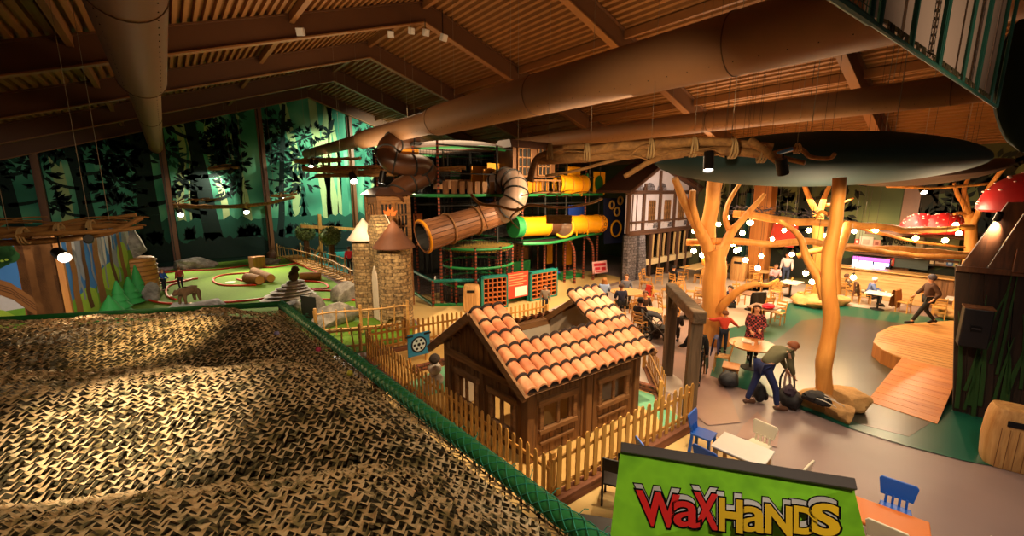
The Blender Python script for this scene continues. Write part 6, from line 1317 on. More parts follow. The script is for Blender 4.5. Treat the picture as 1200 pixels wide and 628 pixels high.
def person(lb, loc, rz, P, s_=1.0, top='#444', legs='#223', hair='#3a2416', shoes='#1c1714', topm=None, face=True, group=None, long_hair=False, coat_len=0, cap=None, skirt=None, hand_target=None, sub=2, armless=False):
    t = thing('person', lb, 'person', loc, rz, group); q = lambda n: P[n]*s_
    N = ['pelvis', 'spine', 'chest', 'neck', 'jaw', 'head', 'top']; RAD = [.12, .115, .13, .055, .07, .095, .07]
    vs_ = [(q(n), r_*s_) for n, r_ in zip(N, RAD)]; ed = [(i, i+1) for i in range(6)]
    def addv(p, r_, par): vs_.append((p, r_*s_)); ed.append((par, len(vs_)-1)); return len(vs_)-1
    fwd = (P['jaw']-P['neck']); fwd = V((0, 1, 0)) if abs(fwd.y) < 1e-4 else V((0, 1 if fwd.z > -.2 else 1, 0))
    hd = (P['top']-P['jaw']).normalized(); fc = V((0, 1, 0))-hd*hd.y; fc.normalize()
    addv(q('head')*1+fc*.108*s_-hd*.015*s_, .016, 5)                     # nose
    for sd in (-1, 1): addv(q('head')+V((sd*.098, -.01, 0))*s_, .016, 5)  # ears
    for sd, c in ((-1, 'l'), (1, 'r')):
        a = addv(q('s'+c), .034, 2); e = addv(q('e'+c), .034, a); w_ = addv(q('w'+c), .028, e); d = (q('w'+c)-q('e'+c)).normalized(); sd_ = d.cross(V((0, 1, 0)) if abs(d.y) < .8 else V((0, 0, 1))).normalized()
        pm = addv(q('w'+c)+d*.07*s_, .036, w_)
        if face:
            nrm_ = sd_.cross(d)
            for k, (o, L) in enumerate(((-.03, .075), (-.01, .085), (.01, .08), (.028, .062))):
                f1 = addv(q('w'+c)+(d*(.10+.02*(k in (1, 2)))+sd_*o*1.2)*s_, .0095, pm); f2 = addv(vs_[f1][0]+(d*L*.5+nrm_*.012)*s_, .0085, f1); addv(vs_[f2][0]+(d*L*.35+nrm_*.025)*s_, .0075, f2)
            th = addv(q('w'+c)+(d*.06+sd_*-.055)*s_, .011, pm); addv(vs_[th][0]+(d*.045-sd_*.012)*s_, .009, th)
        h = addv(q('h'+c), .085, 0); k_ = addv(q('k'+c), .058, h); an = addv(q('a'+c), .04, k_); addv(q('t'+c), .035, an)
    skin('body', vs_, ed, SKIN, t, 0, sub)
    tm = topm or plain('cloth_'+top[1:], top, .85, var=.18, scale=8); lm = plain('cloth_'+legs[1:], legs, .85, var=.18, scale=10)
    v2 = [(q('pelvis')+V((0, 0, .02*s_)), .15*s_), (q('spine'), .145*s_), (q('chest'), .168*s_), (q('chest')+(q('neck')-q('chest'))*.66, .1*s_)]; e2 = [(0, 1), (1, 2), (2, 3)]
    for c in 'lr':
        b0 = len(v2); v2 += [(q('s'+c), .088*s_), (q('s'+c)+(q('e'+c)-q('s'+c))*.3, .085*s_), (q('s'+c)+(q('e'+c)-q('s'+c))*.65, .076*s_), (q('e'+c), .068*s_), (q('e'+c)+(q('w'+c)-q('e'+c))*.5, .058*s_), (q('w'+c)-(q('w'+c)-q('e'+c))*.06, .046*s_)]; e2 += [(2, b0)]+[(b0+i_, b0+i_+1) for i_ in range(5)]
    skin('top_garment', v2, e2, tm, t, 0, sub)
    v3 = [(q('pelvis'), .14*s_)]; e3 = []
    for c in 'lr':
        b0 = len(v3); v3 += [(q('h'+c), .098*s_), (q('k'+c), .073*s_), (q('a'+c)+(q('k'+c)-q('a'+c))*.06, .056*s_)]; e3 += [(0, b0), (b0, b0+1), (b0+1, b0+2)]
    skin('trousers', v3, e3, lm, t, 0, sub)
    for c in 'lr':
        b = MB(); a, e = q('a'+c), q('t'+c); d = (e-a); d.z = 0; d = d.normalized() if d.length > .02 else V((0, 1, 0))
        sl_ = [a-d*.06*s_+V((0, 0, -.035*s_)), a+V((0, 0, -.02*s_)), a+d*.1*s_+V((0, 0, -.035*s_)), e+d*.06*s_]
        b.tube(smoothpath([tuple(p) for p in sl_], 3), [.04*s_]+[.05*s_]*8+[.032*s_], 10, flat=1); b.build('shoe', plain('shoe_'+shoes[1:], shoes, .5), t, smooth=True)
    hm = plain('hair_'+hair[1:], hair, .6, var=.3, scale=20); b = MB(); hc = q('head'); ex = V((1, 0, 0)); back = -fc
    def hp(u, v):                                                       # cap of hair over crown and back of the head
        th = u*2*pi; ph = v*(pi*.62); dirv = hd*cos(ph)+(ex*cos(th)+fc*sin(th))*sin(ph)
        front = max(0, sin(th)); k = 1-.42*front*(v**2)
        ph2 = v*(pi*.56)*(1-.45*front); dirv = hd*cos(ph2)+(ex*cos(th)+fc*sin(th))*sin(ph2)
        return hc+hd*.012*s_+dirv*(.122+.006*noise.noise(dirv*6))*s_
    b.grid(hp, 18, 8)
    if long_hair: b.grid(lambda u, v: hc+((ex*cos(pi+u*pi)+fc*sin(pi+u*pi)*.9)*(.118+.02*sin(v*3))-hd*(v*.27))*s_+V((0, 0, 0)), 12, 6)
    b.build('hair', hm, t, smooth=True, ang=80)
    if cap:
        b = MB(); b.ball(hc+hd*.05*s_, (.125*s_,)*3, 14, 8); b.build('hat', plain('hat_'+cap[1:], cap, .8), t, smooth=True)
    if face:
        for sd in (-1, 1): b = MB(); b.ball(hc+(fc*.089+ex*sd*.036+hd*.012)*s_, .013*s_, 8, 6); b.build('eye', plain('eye_dark', '#1a1210', .3), t, smooth=True)
        b = MB(); b.ball(hc+(fc*.088-hd*.055)*s_, (.028*s_, .012*s_, .009*s_), 10, 6); b.build('mouth', plain('lip', '#9a4a40', .5), t, smooth=True)
    if coat_len:
        w0 = q('chest'); w1 = V((0, .0, coat_len*s_)); b = MB()
        b.lathe([(.185*s_, 0), (.21*s_, -(w0.z-w1.z)*.5), (.25*s_, -(w0.z-w1.z)), (.235*s_, -(w0.z-w1.z)), (.19*s_, -(w0.z-w1.z)*.4), (.16*s_, .02)], (w0.x, w0.y, w0.z), 22, sx=1.12, sy=.8); b.build('coat_skirt', tm, t, smooth=True)
    return t
face_px = lambda x, y, tx, ty: math.atan2(ty-y, tx-x)-pi/2
RTa = math.atan2(RT.y, RT.x)                                           # heading "to the right of the photograph"
# the bending man
person('man in olive sweatshirt and blue jeans bending forward over bags on the floor', (10.74, 3.58, 0), RTa-pi/2+.05, stand(pelvis=(0, -.06, .97), spine=(0, .08, 1.12), chest=(0, .26, 1.27), neck=(0, .42, 1.36), jaw=(0, .52, 1.35), head=(0, .545, 1.40), top=(0, .57, 1.455), sl=(-.18, .34, 1.32), sr=(.18, .34, 1.32), el=(-.2, .46, 1.05), er=(.2, .40, 1.04), wl=(-.12, .56, .82), wr=(.13, .54, .80), hl=(-.1, -.05, .94), hr=(.1, -.05, .94), kl=(-.14, -.14, .5), kr=(.15, .16, .50), al=(-.16, -.26, .09), ar=(.17, .22, .09), tl=(-.18, -.1, .035), tr=(.18, .4, .035)), 1.1, '#6f6a4c', '#232c58', '#8a4a26', '#5a3a28')
person('smiling woman in red and black plaid coat standing behind the round table', (13.7, 5.0, 0), face_px(13.7, 5.0, 10, 2.5), stand(el=(-.25, .04, 1.13), er=(.25, .04, 1.13), wl=(-.1, .24, 1.05), wr=(.16, .22, .98)), 1.0, '#7a1c22', '#1c1a22', '#4a2414', topm=checks('plaid_coat', '#b04a48', '#1c1420', '#8a6a60', .055), coat_len=.62, long_hair=True)
person('boy in red shirt and dark trousers holding the forked trunk with one arm', (13.55, 5.85, 0), RTa-pi/2+R(70), stand(el=(-.40, .10, 1.30), wl=(-.58, .2, 1.30), er=(.36, .06, 1.24), wr=(.5, .2, 1.12), sl=(-.2, 0, 1.40)), .80, '#c8402e', '#1c2030', '#6a3a1c')
person('blurred man in dark brown top and cap striding across the back of the wooden stage', tuple(fl(1083, 380, .46)), RTa-pi/2+R(160), stand(kl=(-.1, .22, .52), al=(-.12, .42, .1), tl=(-.13, .56, .05), kr=(.1, -.02, .5), ar=(.12, -.32, .14), tr=(.12, -.2, .04), el=(-.3, -.14, 1.16), wl=(-.36, .04, .98), er=(.3, .12, 1.14), wr=(.3, .26, 1.0)), 1.02, '#4a3024', '#1c1816', '#2a1c14', cap='#4a4450')
person('person in red top seen from behind standing by the turquoise floor near the castle', (8.6, 27.0, 0), RTa-pi/2+R(100), stand(), .98, '#c82838', '#1c1c22', '#4a2a16', face=False)
person('child in blue top on the golf lawn left of the other child', (-.6, 28.3, 0), RTa-pi/2, stand(el=(-.2, .15, 1.15), wl=(-.1, .35, 1.0), er=(.2, .15, 1.15), wr=(.08, .35, .98)), .66, '#2450a0', '#1c1c24', '#8a6a40', face=False)
person('child in red and dark vest on the golf lawn beside the child in blue', (.1, 28.2, 0), RTa-pi/2+R(150), stand(), .68, '#8a2c24', '#16161a', '#5a3a1c', face=False)
person('small child looking over the red tiles behind the golf hut', (11.9, 12.5, 0), face_px(11.9, 12.5, 6, 6), stand(), .75, '#8a7a6a', '#2a2a30', '#2a1a10', face=False)
S_ = 'people seated in the cafe'
for lb, x, y, rz, P, kw in (
    ('seated woman with light brown hair in blue and white striped top at the round table', 14.95, 11.85, R(-50), sit(.15), dict(top='#8aa0c8', legs='#2a2a34', hair='#a06a34', long_hair=True)),
    ('seated person in navy jacket with back turned, nearest the tiled roof', 14.55, 10.6, R(-35), sit(.1), dict(top='#1c1e3a', legs='#1c1c22', hair='#3a2014')),
    ('man in grey jacket with blue shoulders leaning back at the round table', 16.45, 11.75, R(130), sit(-.1), dict(top='#5a5a66', legs='#3a3a40', hair='#6a4a2c')),
    ('sitter with big dark curly hair by the pushchair, back to the tiled roof', 13.05, 8.7, R(-80), sit(.1), dict(top='#241a1c', legs='#1c1a1c', hair='#1c1214', cap='#1c1416')),
    ('sitter with brown hair facing the camera behind the light chair', 14.3, 9.35, R(150), sit(.1), dict(top='#3a2a24', legs='#2a2420', hair='#5a3018')),
    ('person in black sitting alone before the half-timbered facade', 20.4, 11.7, R(-100), sit(.05), dict(top='#141418', legs='#141418', hair='#1c1210')),
    ('older white-haired man in blue checked shirt seated by the pale counter', 24.75, 4.4, R(200), sit(.2), dict(top='#5a6a9a', legs='#3a3a44', hair='#d8d0c8')),
    ('person lounging with pale trouser legs stretched out beside the slim trunk', 24.95, 5.1, R(210), sit(-.35, kl=(-.12, .46, .5), kr=(.12, .46, .55), al=(-.14, .86, .2), ar=(.12, .9, .3), tl=(-.14, .98, .3), tr=(.12, 1.02, .42)), dict(top='#5a4a3a', legs='#b8a68e', hair='#4a2c18')),
    ('dark clothed sitter right of the forked trunk behind the boy', 17.9, 7.55, R(60), sit(.1), dict(top='#1c1c3a', legs='#1c1c22', hair='#2a1a10')),
    ('dark haired sitter half hidden between the two gateway posts', 12.9, 7.2, R(-60), sit(.1), dict(top='#2a1c18', legs='#241a16', hair='#3a1e10')),
    ('sitter in dark brown near the long cream table beside the trunk', 25.6, 11.3, R(10), sit(.1), dict(top='#4a3028', legs='#2a2220', hair='#3a2418')),
    ('seated person in pink and white by the shopping table near the pillar', 25.2, 8.5, R(120), sit(.15), dict(top='#c8a0a8', legs='#2a2a34', hair='#4a2c1c')),
    ('seated person in white top left of the bright menu screens', 25.3, 6.2, R(170), sit(.1), dict(top='#d0c8c0', legs='#2c2c34', hair='#8a5a34'))):
    person(lb, (x, y, 0), rz, P, 1.0, face=False, group=S_, sub=1, **kw)
person('man in pale shirt standing behind the shopping table near the pillar', (26.2, 8.3, 0), R(100), stand(), 1.04, '#c9c0c4', '#3a4460', '#4a2c1c', face=False)
person('person in black with one hand out, half hidden by the right gateway post', tuple(fl(813, 452)), R(-60), stand(el=(-.3, .1, 1.1), wl=(-.42, .28, 1.0)), .98, '#191512', '#1c1814', '#4a2a18', face=False)

# ================================================================== trees of the cafe
W_bark = wood('peeled_trunk', '#b5702c', '#e0a050', 'z', 1.2, .6, bmp=.35)
def tree(lb, limbs, base=None):
    t = thing('trunk_tree', lb, 'tree', V((limbs[0][0][0][0], limbs[0][0][0][1], 0)), 0, 'peeled trunk trees of the cafe')
    for k, (pts, r0, r1) in enumerate(limbs):
        b = MB(); branch(b, pts, r0, r1, 14, 6, 0, r0*.12, k+len(limbs)); b.build('trunk' if k == 0 else 'limb', W_bark, t, True, True)
    return t
def AD(*q): return tuple(ah(*q))
B1 = tuple(fl(839, 402)); D1 = dph(B1)
tree('thick forked peeled trunk rising behind the boy in red', [([B1, AD(838, 370, D1), AD(837, 335, D1), AD(838, 305, D1), AD(836, 292, D1)], .42, .30), ([AD(834, 305, D1), AD(826, 283, D1), AD(812, 255, D1-.2), AD(800, 232, D1-.4), AD(791, 209, D1-.6)], .21, .10), ([AD(823, 275, D1-.1), AD(816, 258, D1-.3), AD(812, 240, D1-.5), AD(812, 223, D1-.6)], .12, .09),
    ([AD(840, 310, D1), AD(848, 292, D1), AD(858, 270, D1+.3), AD(870, 258, D1+.4), AD(896, 227, D1+.6)], .2, .07), ([AD(832, 310, D1+.6), AD(830, 270, D1+.6), AD(835, 235, D1+.5), AD(838, 205, D1+.3)], .24, .22), ([AD(856, 272, D1+.3), AD(850, 255, D1+.5), AD(855, 235, D1+.8), AD(868, 214, D1+1)], .1, .06), ([AD(836, 372, D1-.1), AD(852, 352, D1-.6), AD(870, 338, D1-.9), AD(888, 332, D1-1.1)], .15, .09), ([AD(888, 333, D1+.8), AD(900, 334, D1+.9), AD(912, 328, D1+1)], .1, .06)])
B2 = tuple(fl(968, 470)); D2 = dph(B2)
tree('slim pale trunk growing from flat stones in front of the leaf canopy', [([B2, AD(965, 435, D2), AD(970, 400, D2), AD(974, 370, D2), AD(971, 330, D2), AD(972, 300, D2), AD(979, 255, D2), AD(984, 208, D2)], .19, .13), ([AD(967, 350, D2+.1), AD(958, 325, D2+.2), AD(945, 300, D2+.4), AD(935, 275, D2+.6), AD(913, 259, D2+.8)], .12, .05), ([AD(978, 345, D2+.3), AD(978, 310, D2+.5), AD(988, 280, D2+.8), AD(994, 262, D2+1)], .13, .10), ([AD(976, 255, D2+.1), AD(962, 248, D2+.3), AD(956, 258, D2+.4)], .05, .03)])
B3 = tuple(fl(959, 350)); D3 = dph(B3)
tree('farther peeled trunk with spread twigs behind the slim trunk', [([B3, AD(960, 310, D3), AD(959, 270, D3), AD(958, 245, D3)], .3, .2), ([AD(958, 250, D3), AD(950, 236, D3), AD(942, 214, D3)], .16, .09), ([AD(960, 250, D3), AD(966, 232, D3), AD(972, 218, D3)], .15, .08), ([AD(968, 240, D3), AD(985, 238, D3), AD(1000, 232, D3)], .07, .04)])
B4 = (24.0, 1.3, 0); D4 = 16.5
q4 = AD(1137, 300, D4); tree('forked yellow trunk with pale edges beside the big toadstool boards', [([(q4[0]+.1, q4[1], 0), (q4[0], q4[1], 1.5), q4, AD(1138, 262, D4), AD(1134, 250, D4)], .24, .15), ([AD(1136, 262, D4), AD(1130, 240, D4), AD(1122, 228, D4), AD(1118, 214, D4)], .11, .05), ([AD(1136, 258, D4), AD(1132, 235, D4), AD(1130, 222, D4), AD(1136, 207, D4)], .1, .05), ([AD(1137, 270, D4), AD(1146, 250, D4-.3), AD(1158, 222, D4-.6), AD(1176, 197, D4-1)], .11, .06), ([AD(1136, 256, D4), AD(1127, 250, D4), AD(1118, 251, D4)], .08, .05)])
# roped poles joining the trunks
def pole(lb, pts, r_):
    b = MB(); branch(b, [AD(*q) for q in pts], r_, r_*.8, 10, 7, 0, r_*.5, 3); t = tag(b.build('pole', W_bark, smooth=True), lb, 'pole', 'poles slung between the trunks'); return t
pole('upper pole slung from the forked trunk to the right across the whole cafe', [(858, 250, 15.2), (905, 256, 14.6), (950, 261, 14.2), (990, 262, 14.2), (1050, 268, 14.6), (1090, 270, 15.2), (1138, 267, 15.8)], .13)
pole('lower pole running left to right below the pendant bulbs', [(804, 284, 14.6), (850, 283, 14.2), (900, 286, 13.8), (950, 283, 13.6), (985, 290, 13.8), (1040, 292, 14), (1100, 295, 14.2), (1156, 300, 14.4)], .12)
pole('short second lower pole beside the slim trunk', [(935, 300, 11.6), (965, 292, 11.4), (1000, 289, 11.8), (1060, 298, 12.4), (1152, 302, 13)], .085)
pole('thin upper pole splitting from the long one on the right', [(990, 262, 14.6), (1050, 278, 15.2), (1085, 285, 15.6), (1130, 290, 16)], .06)
pole('thin reddish pole with spotlight right of the leaf canopy', [(1040, 218, 16), (1100, 220, 16), (1168, 214, 16)], .06)
can('small spotlight on the thin reddish pole under the leaf canopy', 1083, 226, 16, (16, -1, 0), .35, .1, 260, 80, WARM)
b = MB()                                                               # roped net bundle along the upper pole
for k in range(150):
    t_ = rnd.random(); p = ad(858+t_*102, 246+t_*7+rnd.uniform(-5, 5), 15.3-t_*1.0); b.tube([p, p+V((rnd.uniform(-.25, .25), rnd.uniform(-.25, .25), rnd.uniform(-.1, .1)))], .014, 4)
tag(b.build('rope_bundle', patches('rope_mix', ['#1c1a24', '#3a3444', '#6a5a50'], 9, .9)), 'dark tangled rope bundle lying along the upper pole left of the slim trunk', 'rope')
# leaf canopies
M_leafc = plain('canopy_cloth', '#1a3636', .8, var=.15, scale=1.5); M_leafu = plain('canopy_under', '#4a3424', .8, var=.15)
def leafcan(name, lb, pl, pr, d0, d1, hh, ww, drop, mats):
    A, B = ad(*pl, d0), ad(*pr, d1); ax_ = (B-A); L = ax_.length; dr = ax_.normalized(); sdv = V((dr.y, -dr.x, 0)).normalized(); n = 44
    t = thing(name, lb, 'canopy', ((A+B)/2)-V((0, 0, hh)), 0, 'leaf canopies'); b = MB(); vs_ = []; N = 24
    for i in range(n+1):
        u = i/n; e = max(0.0, 1-(2*u-1)**2); h = hh*e**.62+.01; w_ = ww*e**.6+.01; c = A+ax_*u+V((0, 0, -drop*e))
        for j in range(N): a = 2*pi*j/N; vs_.append(c+sdv*cos(a)*w_+V((0, 0, sin(a)*h*(1.0 if sin(a) > 0 else .8))))
    fs = []; ms = []
    for i in range(n):
        for j in range(N): fs.append((i*N+j, i*N+(j+1) % N, (i+1)*N+(j+1) % N, (i+1)*N+j)); ms.append(0 if j < N/2 else 1)
    b.add(vs_, fs); b.m = ms; b.build('leaf_blade', mats, t, True, True, 60)
    b = MB(); rim = [A+ax_*(i/n)+V((0, 0, -drop*max(0, 1-(2*i/n-1)**2)))-sdv*(ww*max(0, 1-(2*i/n-1)**2)**.6+.01) for i in range(n+1)]; b.tube(rim, .035, 6); b.build('rim', mats[0], t, True, True)
    b = MB()
    for f in (.25, .5, .75): p = A+ax_*f; b.cyl(p, V((p.x, p.y, roof_z(p)-.05)), .01, 5)
    b.build('hanging_wire', M_wire, t, True)
leafcan('leaf_canopy', 'huge dark green leaf shaped canopy hanging over the stage and cafe', (768, 192), (1147, 186), 12.6, 11.2, .80, 2.6, .05, [M_leafc, M_leafc])
leafcan('leaf_canopy', 'smaller brownish leaf canopy showing behind the right tip of the large one', (985, 208), (1177, 188), 14.4, 13.4, .36, 1.8, .22, [M_leafu, M_leafu])

# ================================================================== pendant bulbs
M_bulb = plain('bulb_glow', '#ffdca8', .3, emit=55, ecol='#ffc878'); M_cordb = plain('lamp_cord', '#2e2216', .6)
BL = [(813.6, 270.6, 15.6), (813, 294, 15.2), (823, 299, 14.6), (836.5, 312.5, 14.0), (842, 263, 16.5), (852.5, 255, 17), (859, 286, 16), (862.5, 294, 15.6), (866, 292, 17), (873.7, 304.7, 15.4), (870, 273, 16.2), (878, 261, 17), (847, 301, 15.5),
      (880, 261, 15), (911, 259, 16.5), (919, 270, 18), (929, 270, 18.5), (932, 262, 17), (948, 270, 15.5), (968, 276, 17), (928, 298, 16), (888, 314, 15), (944, 320, 14.6), (952, 330, 14.2), (864, 293, 14.6),
      (1001, 271, 17), (1016, 266, 15), (1000, 325, 14.8), (1005, 310, 16.2), (1026, 269.7, 14.8), (1073, 279, 15.2), (1107.6, 281.7, 15), (1120, 263.5, 15.6), (1123.6, 273.4, 15.4), (892, 300, 17.5), (905, 280, 19)]
zone = lambda x: 0 if x < 850 else 1 if x < 900 else 2 if x < 960 else 3 if x < 1040 else 4
ZN = ['around the left fork of the thick trunk', 'just right of the thick forked trunk', 'between the rope bundle and the slim trunk', 'just right of the slim trunk', 'at the far right over the counter']
ORD = ['first', 'second', 'third', 'fourth', 'fifth', 'sixth', 'seventh', 'eighth', 'ninth', 'tenth', 'eleventh', 'twelfth', 'thirteenth']
bl0 = None; cnt = {}; bulbs = []
for (px_, py_, d) in sorted(BL):
    p = ad(px_, py_, d); z = zone(px_); cnt[z] = cnt.get(z, 0)+1; lb = f'glowing pendant bulb {ZN[z]}, {ORD[cnt[z]-1]} from the left there'
    if bl0 is None:
        bl0 = thing('pendant_bulb', lb, 'lamp', p, 0, 'pendant bulbs over the cafe'); cur = bl0
        b = MB(); b.ball((0, 0, 0), .088, 14, 9); b.build('bulb', M_bulb, bl0, smooth=True)
        b = MB(); b.lathe([(.035, .08), (.04, .15), (.012, .17)], n=10); b.build('socket', M_black, bl0, smooth=True)
    else: cur = dup(bl0, p, 0, lb)
    bulbs.append((cur, p))
for cur, p in bulbs:
    b = MB(); b.cyl((0, 0, .16), (0, 0, roof_z(p)-p.z), .006, 5); b.build('cord', M_cordb, cur)

# ================================================================== counter and cafe wall
CX = 26.2
t = thing('cafe_counter', 'long cafe counter with pale plank front and dark plank end', 'counter', (CX, 3.5, 0))
ya, yb, yc = 6.4, 2.55, .4
b = MB(); b.box((CX+.35, (ya+yb)/2, .66), (.7, ya-yb, 1.32)); b.build('pale_front', wood('pale_plank', '#b8905a', '#dcb880', 'y', 2, .5, plank=.0), t, True, bevel=.01)
b = MB()
for k in range(9): b.box((CX-.01, (ya+yb)/2, .1+k*.14), (.03, ya-yb, .125))
b.build('front_board', wood('pale_plank', ''), t, True)
b = MB(); b.box((CX+.35, (yb+yc)/2, .68), (.72, yb-yc, 1.36)); 
for k in range(12): b.box((CX-.02, yb-.09-k*.175, .68), (.03, .15, 1.36))
b.build('dark_front', wood('counter_dark', '#5a3a20', '#8a5c34', 'z', 3), t, True)
b = MB(); b.box((CX+.3, (ya+yc)/2, 1.40), (.95, ya-yc+.1, .06)); b.build('worktop', wood('worktop_m', '#a8783e', '#c89a5c', 'y', 3, .4), t, True, bevel=.01)
def wallq(px0, py0, px1, py1, X): return ax(px0, py0, X), ax(px1, py1, X)
def wall_board(name, lb, cat, box, X, m, th=.05):
    a, c = wallq(*box, X); y0, y1 = sorted((a.y, c.y)); z0, z1 = sorted((a.z, c.z)); b = MB(); b.box((X+th/2, (y0+y1)/2, (z0+z1)/2), (th, y1-y0, z1-z0)); return tag(b.build(name, m, bevel=.01), lb, cat)
WX = 27.36
wall_board('chalkboard', 'large grey-green chalkboard wall panel behind the pale counter', 'board', (1046, 299, 1087, 317), WX-.1, plain('chalk_grey', '#3e4846', .7))
wall_board('wall_panel', 'long dark olive wall panel with painted logo above the counter', 'panel', (1005, 262, 1122, 297), WX, plain('panel_sage', '#868c70', .7, var=.15, scale=1.5))
t = thing('menu_screen', 'bright menu screens with purple and white bars left of the chalkboard', 'screen', ax(1020, 318, WX-.3)); a, c = wallq(1000, 300, 1040, 322, WX-.3)
def scr(u0, u1, v0, v1, col, e, X=WX-.3):
    y0 = a.y+(c.y-a.y)*u0; y1 = a.y+(c.y-a.y)*u1; z0 = c.z+(a.z-c.z)*v0; z1 = c.z+(a.z-c.z)*v1; b = MB(); b.box((X, (y0+y1)/2, (z0+z1)/2), (.04, abs(y1-y0), abs(z1-z0))); return b.build('screen_bar', plain('screen_'+col[1:], col, .3, emit=e), t, True)
b = MB(); b.box((WX-.24, (a.y+c.y)/2, (a.z+c.z)/2), (.06, abs(a.y-c.y)+.1, abs(a.z-c.z)+.1)); b.build('housing', M_black, t, True)
scr(0, 1, .78, 1, '#b050b0', 1.6); scr(0, .55, .52, .74, '#e8e8ff', 3); scr(.6, 1, .52, .74, '#9898f0', 2); scr(0, .9, .26, .48, '#f4f0f8', 3); scr(0, 1, 0, .2, '#c8c0e8', 2)
for nm, lb, bx, c1, c2 in (('wall_poster', 'yellow card with a dark spot on the counter left of the red poster', (1028, 307, 1037.5, 313), '#d8981c', '#2a1a10'), ('wall_poster', 'red poster with pale figure on the wall left of the chalkboard', (1039, 302, 1047, 312), '#b82c1c', '#e0b8a0'), ('wall_poster', 'small red square notice high at the left of the logo wall', (1002, 280, 1007, 286), '#c8402c', '#e8d0c0'), ('wall_poster', 'white sheet pinned high on the logo wall', (1008, 277, 1022, 290), '#c8bcb0', '#a89c90'), ('wall_poster', 'pink framed picture right of the white sheet on the logo wall', (1024, 281, 1031, 289), '#c89080', '#8a4a40'), ('wall_poster', 'pale framed oval portrait right of the sign figure', (1087, 282, 1095, 290), '#6a6a58', '#d0b8a0'),
        ('wall_poster', 'framed grey notice on the dark shelf wall right of the chalkboard', (1097, 302, 1109, 310), '#a09080', '#4a3a30'), ('wall_poster', 'black menu card beside the chalkboard edge', (1089, 301, 1095, 312), '#1c1612', '#c8b898'), ('wall_poster', 'bright blue picture on the dark shelf wall', (1110, 303, 1117, 312), '#2c5a9a', '#a8c0d8'), ('wall_poster', 'pale green picture at the right end of the shelf wall', (1118, 304, 1124, 313), '#8a9a6a', '#d0a870')):
    a_, c_ = wallq(*bx, WX-.16); y0, y1 = sorted((a_.y, c_.y)); z0, z1 = sorted((a_.z, c_.z)); pt = thing(nm, lb, 'picture', (WX-.14, (y0+y1)/2, z0), 0, 'pictures on the cafe wall')
    b = MB(); b.box((WX-.13, (y0+y1)/2, (z0+z1)/2), (.05, y1-y0, z1-z0)); b.build('sheet', plain('pic_'+c1[1:], c1, .5), pt, True)
    b = MB(); b.box((WX-.165, (y0+y1)/2, (z0+z1)/2), (.02, (y1-y0)*.5, (z1-z0)*.5)); b.build('print', plain('pic_'+c2[1:], c2, .5), pt, True)
wall_board('shelf_back', 'dark brown shelf wall right of the chalkboard', 'shelf', (1088, 298, 1126, 314), WX-.08, wood('counter_dark', ''))
# painted logo: leaf clusters and lettering on the wall panel
t = thing('logo_sign', 'dark painted logo of leaves and lettering above the cafe counter', 'sign', ax(1058, 285, WX-.06))
b = MB(); X = WX-.03; r_ = random.Random(5)
for k in range(150):
    px_, py_ = r_.uniform(1036, 1072), r_.uniform(268, 287)
    if py_ > 279 and 1044 < px_ < 1066: continue
    c = ax(px_, py_, X); an = r_.uniform(0, 6.3); L = r_.uniform(.12, .24); e = V((0, cos(an), sin(an)))*L; f = V((0, -sin(an), cos(an)))*L*.32
    b.add([c-e*.7, c+f, c+e, c-f], [(0, 1, 2, 3)])
b.build('leaf_print', plain('logo_dark', '#161a14', .7), t, True)
g, f = glyph("Swoggin's", .02); x0, x1 = min(v.x for v in g), max(v.x for v in g); y0, y1 = min(v.y for v in g), max(v.y for v in g)
A_, B_ = ax(1036, 286, X-.01), ax(1074, 287, X-.01); b = MB(); H_ = .55
b.add([A_+(B_-A_)*((v.x-x0)/(x1-x0))+V((-.004, 0, H_*((v.y-y0)/(y1-y0))-.1)) for v in g], f); b.build('lettering', plain('logo_dark', ''), t, True)
b = MB(); q = ax(1078, 277, X-.3); b.tube(smoothpath([tuple(ax(1077, 303, X-.3)), tuple(ax(1079, 280, X-.3)), tuple(ax(1077, 271, X-.3))], 5), .16, 8); b.tube([ax(1078, 274, X-.3), ax(1068, 271, X-.3)], .06, 6); b.tube([ax(1079, 276, X-.3), ax(1090, 272, X-.3)], .06, 6)
tag(b.build('branch_ornament', plain('birch_white', '#b8b0a0', .6), smooth=True), 'pale branching ornament on the ledge right of the logo', 'ornament')
t = thing('wall_ledge', 'long brown ledge running under the logo wall', 'ledge', (27.3, 3, 0)); b = MB(); a_, c_ = wallq(1000, 296, 1126, 299, 27.2); b.box((27.35, (a_.y+c_.y)/2, a_.z), (.4, abs(a_.y-c_.y), .1)); b.build('board', W_tim, t, True)
